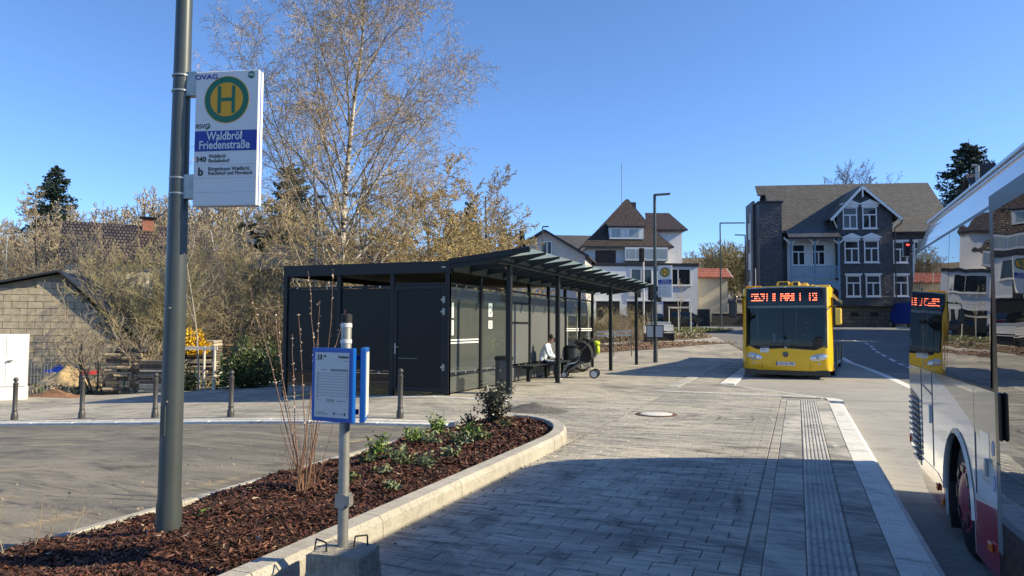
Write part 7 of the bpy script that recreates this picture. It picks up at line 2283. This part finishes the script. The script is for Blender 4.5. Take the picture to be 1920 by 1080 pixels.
log_stack('long heap of firewood behind the young tree stakes', 425, 714, 1.6, 1.35, .1, 0, 5, m_log)
log_stack('heap of old planks above the laurel bush', 500, 695, 2.2, 1.7, .12, 0, 6, m_brd, True)
for i, (px, py) in enumerate(((203, 645), (238, 642))):
    b0 = atg(px + (6 if i == 0 else -8), 738); o = MB().lathe([(.13, -.09), (.26, -.08), (.3, 0), (.26, .08), (.13, .09)], 20).build('car_tyre', m_black, None, 40)
    o.location = (b0.x + .1 * i, b0.y + .45, b0.z + 1.28 + .05 * i); o.rotation_euler = (rad(12 * i), rad(8), 0); tag(o, ['old tyre on the left of the log stack top', 'old tyre on the right of the log stack top'][i], 'tyre')
sd = heap('sand_heap', tuple(atg(120, 728))[:2], 1.5, .9, .75, mat('sand', (.50, .36, .19), .95, 0, .15, 6, .5, 60), 5, 30)
tag(sd, 'yellow sand heap between the cabinet and the first green post', 'heap')
dh = heap('earth_heap', tuple(atg(105, 743))[:2], 1.2, .4, .22, mat('red_earth', (.25, .13, .07), .95, 0, .4, 12, .8, 40), 9, 24)
tag(dh, 'strip of reddish earth along the paving edge beside the cabinet', 'heap')
b0 = atg(118, 722); o = MB().grid(lambda u, v: (-.5 + 1.0 * u, -.25 + .5 * v, .55 + .16 * math.sin(PI * u) * math.sin(PI * v) + .04 * math.sin(11 * u + 5 * v)), 16, 10).build('blue_tarp', mat('tarp_blue', (.02, .07, .40), .5, 0, .2, 6), None, 60)
o.location = b0; o.rotation_euler = (rad(18), 0, YAW); tag(o, 'crumpled blue tarpaulin lying on the sand heap', 'tarpaulin')
b0 = atg(160, 726); o = MB().grid(lambda u, v: (-.35 + .8 * u, -.2 + .4 * v, .48 + .12 * math.sin(PI * u) * math.sin(PI * v) + .04 * math.sin(9 * u)), 14, 8).build('red_tarp', mat('tarp_red', (.45, .05, .04), .5, 0, .2, 6), None, 60)
o.location = b0; o.rotation_euler = (rad(15), 0, YAW); tag(o, 'crumpled red plastic sheet beside the blue tarpaulin', 'tarpaulin')
b0 = atg(72, 742); mp_ = thing('mesh_panel', 'grey wire mesh panel leaning beside the white cabinet', 'mesh panel', b0, YAW)
for k in range(8): MB().cyl((-.35 + .1 * k, 0, 0), (-.55 + .1 * k, .3, 1.0), .008, n=5).build('wire', m_steel, mp_)
for k in range(6): MB().cyl((-.35 - .2 * k / 5, .3 * k / 5, k * .2), (.35 - .2 * k / 5, .3 * k / 5, k * .2), .008, n=5).build('wire', m_steel, mp_)
# bare hazel stems low in front of the logs
for i, (px, py, h) in enumerate(((185, 735, 2.6), (255, 737, 2.2))):
    p = atg(px, py); sg = [q for q in shrub_segs(95 + i, 5, h, 1.3, PS, .006) if q[4] < 3]
    shrub('hazel_shrub', ['leggy bare shrub growing at the foot of the tall green post', 'leggy bare shrub leaning over the log stack'][i], p, sg, m_bark, m_twig, group='bare thickets on the left')
# grass and weeds along the garden edge
tufts('garden_weeds', [(60, 742), (150, 738), (280, 734), (360, 727), (440, 719), (535, 700), (535, 690), (440, 705), (280, 722), (60, 728)], 2600, .16, [m_leafg, m_twig, m_catk2, m_leafd], 'weeds and dry grass along the garden fence')

# crumbs of grit and dry leaves strewn on the paving and the yard
r_ = np.random.default_rng(17); cs = []
for k in range(900):
    q = r_.random()
    if q < .35: x, y = -4.5 + r_.normal(0, .9), 12.3 + r_.normal(0, .6)
    elif q < .6: x, y = -2.95 + abs(r_.normal(0, .14)), r_.uniform(3.2, 10)
    elif q < .8: x, y = r_.uniform(-6.5, -.4), r_.uniform(9.8, 17)
    else: x, y = -4.97 - abs(r_.normal(0, 1.2)), r_.uniform(3.2, 9.2)
    if -4.9 < x < -3.0 and y < 10.4: continue
    cs.append((x, y, T(x, y) + .006 - (.03 if x < -4.92 and y < 9.6 else 0)))
V, F = leaves(cs, .013, 8, flat=.6, asp=.7)
o = link('grit_crumbs', fast_mesh('grit_crumbs', V, F, [gm, m_log[1], m_twig], r_.integers(0, 3, len(F)))); tag(o, 'crumbs of grit and dry leaves strewn on the paving', 'grit'); stuff(o)

# tyre scuffs and cement smears dried on the paving
def smear_mat(name, col, cover):
    m = bpy.data.materials.new(name); m.use_nodes = True
    n, l = m.node_tree.nodes, m.node_tree.links
    b = n['Principled BSDF']; b.inputs['Base Color'].default_value = (*col, 1); b.inputs['Roughness'].default_value = .95
    g = n.new('ShaderNodeNewGeometry'); mp = n.new('ShaderNodeMapping'); mp.inputs['Scale'].default_value = (1.2, 4, 1)
    l.new(g.outputs['Position'], mp.inputs[0])
    z = n.new('ShaderNodeTexNoise'); z.inputs['Scale'].default_value = 2.2; z.inputs['Detail'].default_value = 9; z.inputs['Roughness'].default_value = .75
    l.new(mp.outputs[0], z.inputs['Vector'])
    tc = n.new('ShaderNodeTexCoord'); sp = n.new('ShaderNodeSeparateXYZ'); l.new(tc.outputs['UV'], sp.inputs[0])
    # fade towards the rim of the mark
    e = n.new('ShaderNodeMath'); e.operation = 'PINGPONG'; e.inputs[1].default_value = .5; l.new(sp.outputs['Y'], e.inputs[0])
    e2 = n.new('ShaderNodeMath'); e2.operation = 'PINGPONG'; e2.inputs[1].default_value = .5; l.new(sp.outputs['X'], e2.inputs[0])
    mu = n.new('ShaderNodeMath'); mu.operation = 'MULTIPLY'; l.new(e.outputs[0], mu.inputs[0]); l.new(e2.outputs[0], mu.inputs[1])
    sq = n.new('ShaderNodeMath'); sq.operation = 'POWER'; sq.inputs[1].default_value = .4; l.new(mu.outputs[0], sq.inputs[0])
    ad = n.new('ShaderNodeMath'); ad.operation = 'MULTIPLY'; l.new(sq.outputs[0], ad.inputs[0]); l.new(z.outputs['Fac'], ad.inputs[1])
    r = n.new('ShaderNodeMapRange'); r.inputs[1].default_value = .20; r.inputs[2].default_value = .36; r.inputs[3].default_value = 0; r.inputs[4].default_value = cover
    l.new(ad.outputs[0], r.inputs[0]); l.new(r.outputs[0], b.inputs['Alpha'])
    MATS[name] = m
    return m
m_scuff = smear_mat('tyre_scuff', (.085, .083, .08), .8); m_cem = smear_mat('cement_smear', (.66, .63, .55), .9)
def mark(parent, pts, wd, m, z=.006):
    vs = []; n_ = len(pts)
    for i, (x, y) in enumerate(pts):
        a = Vector(pts[max(i - 1, 0)]); b = Vector(pts[min(i + 1, n_ - 1)]); nr = Vector((-(b - a).y, (b - a).x)).normalized() * wd / 2
        vs += [(x + nr.x, y + nr.y, T(x, y) + z), (x - nr.x, y - nr.y, T(x, y) + z)]
    o = MB().add(vs, [(2 * i, 2 * i + 1, 2 * i + 3, 2 * i + 2) for i in range(n_ - 1)]).build('stain', m, parent)
    uv = o.data.uv_layers.new(name='uv')
    for p in o.data.polygons:
        for li, vi in zip(p.loop_indices, p.vertices): uv.data[li].uv = ((vi // 2) / (n_ - 1), vi % 2)
    return o
rk = random.Random(33); zz0 = .0055
def arc(cx, cy, r, a0, a1, k=14): return [(cx + r * math.cos(a0 + (a1 - a0) * i / k), cy + r * math.sin(a0 + (a1 - a0) * i / k)) for i in range(k + 1)]
for i, (r, w_) in enumerate(((1.0, .12), (1.25, .1), (1.5, .16), (1.8, .1), (2.1, .14))):
    mark(pave, arc(-2.5, 12.6, r, -.9 + .1 * i, .75 - .05 * i), w_, m_scuff if i % 2 else m_cem, zz0); zz0 += .0005
for i in range(16):
    x = rk.uniform(-2.6, -.4); y = rk.uniform(8.3, 16); L = rk.uniform(.9, 2.2); a = rk.gauss(.05, .18)
    q = [(x - L / 2 + L * t / 8, y + (L * t / 8 - L / 2) * math.tan(a) + .05 * math.sin(t * .9 + i)) for t in range(9)]
    q = [(min(max(u, -2.8), .1), v) for u, v in q]
    mark(pave, q, rk.uniform(.18, .5), m_scuff if i % 3 else m_cem, zz0); zz0 += .0004
for i in range(14):
    x = rk.uniform(-6.5, -3.4); y = rk.uniform(11.5, 22); L = rk.uniform(1.2, 3.0); a = rk.gauss(.1, .2)
    mark(farp, [(x - L / 2 + L * t / 8, y + (L * t / 8 - L / 2) * math.tan(a) + .07 * math.sin(t * .8 + i)) for t in range(9)], rk.uniform(.25, .6), m_scuff if i % 2 else m_cem, zz0 - .002); zz0 += .0004
for x, y, w_, L in ((-.1, 9.2, .3, 1.0), (.45, 10.2, .22, .9), (.45, 12.0, .22, .6), (-.1, 12.4, .26, .7), (-.12, 7.4, .25, .8)):
    mark(pave, [(x - .02, y - L / 2 + L * t / 5) for t in range(6)], w_, m_cem, zz0); zz0 += .0004
for x, y, w_, L in ((-1.3, 6.2, .25, .6), (-1.1, 5.0, .3, .7), (-1.5, 4.6, .3, .6), (-1.35, 5.6, .2, .4), (-.5, 6.5, .2, 2.4), (-2.2, 7.0, .5, 1.2), (-2.3, 5.2, .4, 1.0)):
    mark(pave, [(x + .05 * math.sin(t), y - L / 2 + L * t / 6) for t in range(7)], w_, m_scuff, zz0); zz0 += .0004

m_sandd = smear_mat('sand_drift', (.44, .36, .24), .9); m_oil = smear_mat('oil_patch', (.06, .058, .055), .7)
for i, (x, y, L, w_, a, m_) in enumerate(((-5.4, 5.6, 2.2, .5, 1.5, m_sandd), (-5.6, 4.0, 2.0, .5, 1.4, m_sandd), (-8.0, 5.2, 2.6, .35, .35, m_sandd), (-7.0, 4.2, 1.8, .3, .3, m_sandd), (-9.5, 6.8, 3.0, .3, .2, m_sandd), (-6.2, 7.4, 1.6, .5, .2, m_oil), (-8.4, 7.6, 2.4, .6, .1, m_oil), (-6.9, 5.8, 1.4, .5, .5, m_oil), (-10.5, 7.4, 2.0, .5, .1, m_sandd), (-5.6, 8.2, 1.4, .4, 1.3, m_sandd), (-9.0, 8.4, 3.0, .25, .08, m_sandd))):
    mark(yard, [(x + (L * t / 8 - L / 2) * math.cos(a), y + (L * t / 8 - L / 2) * math.sin(a) + .06 * math.sin(t + i)) for t in range(9)], w_, m_, -.0255 + .0005 * i)
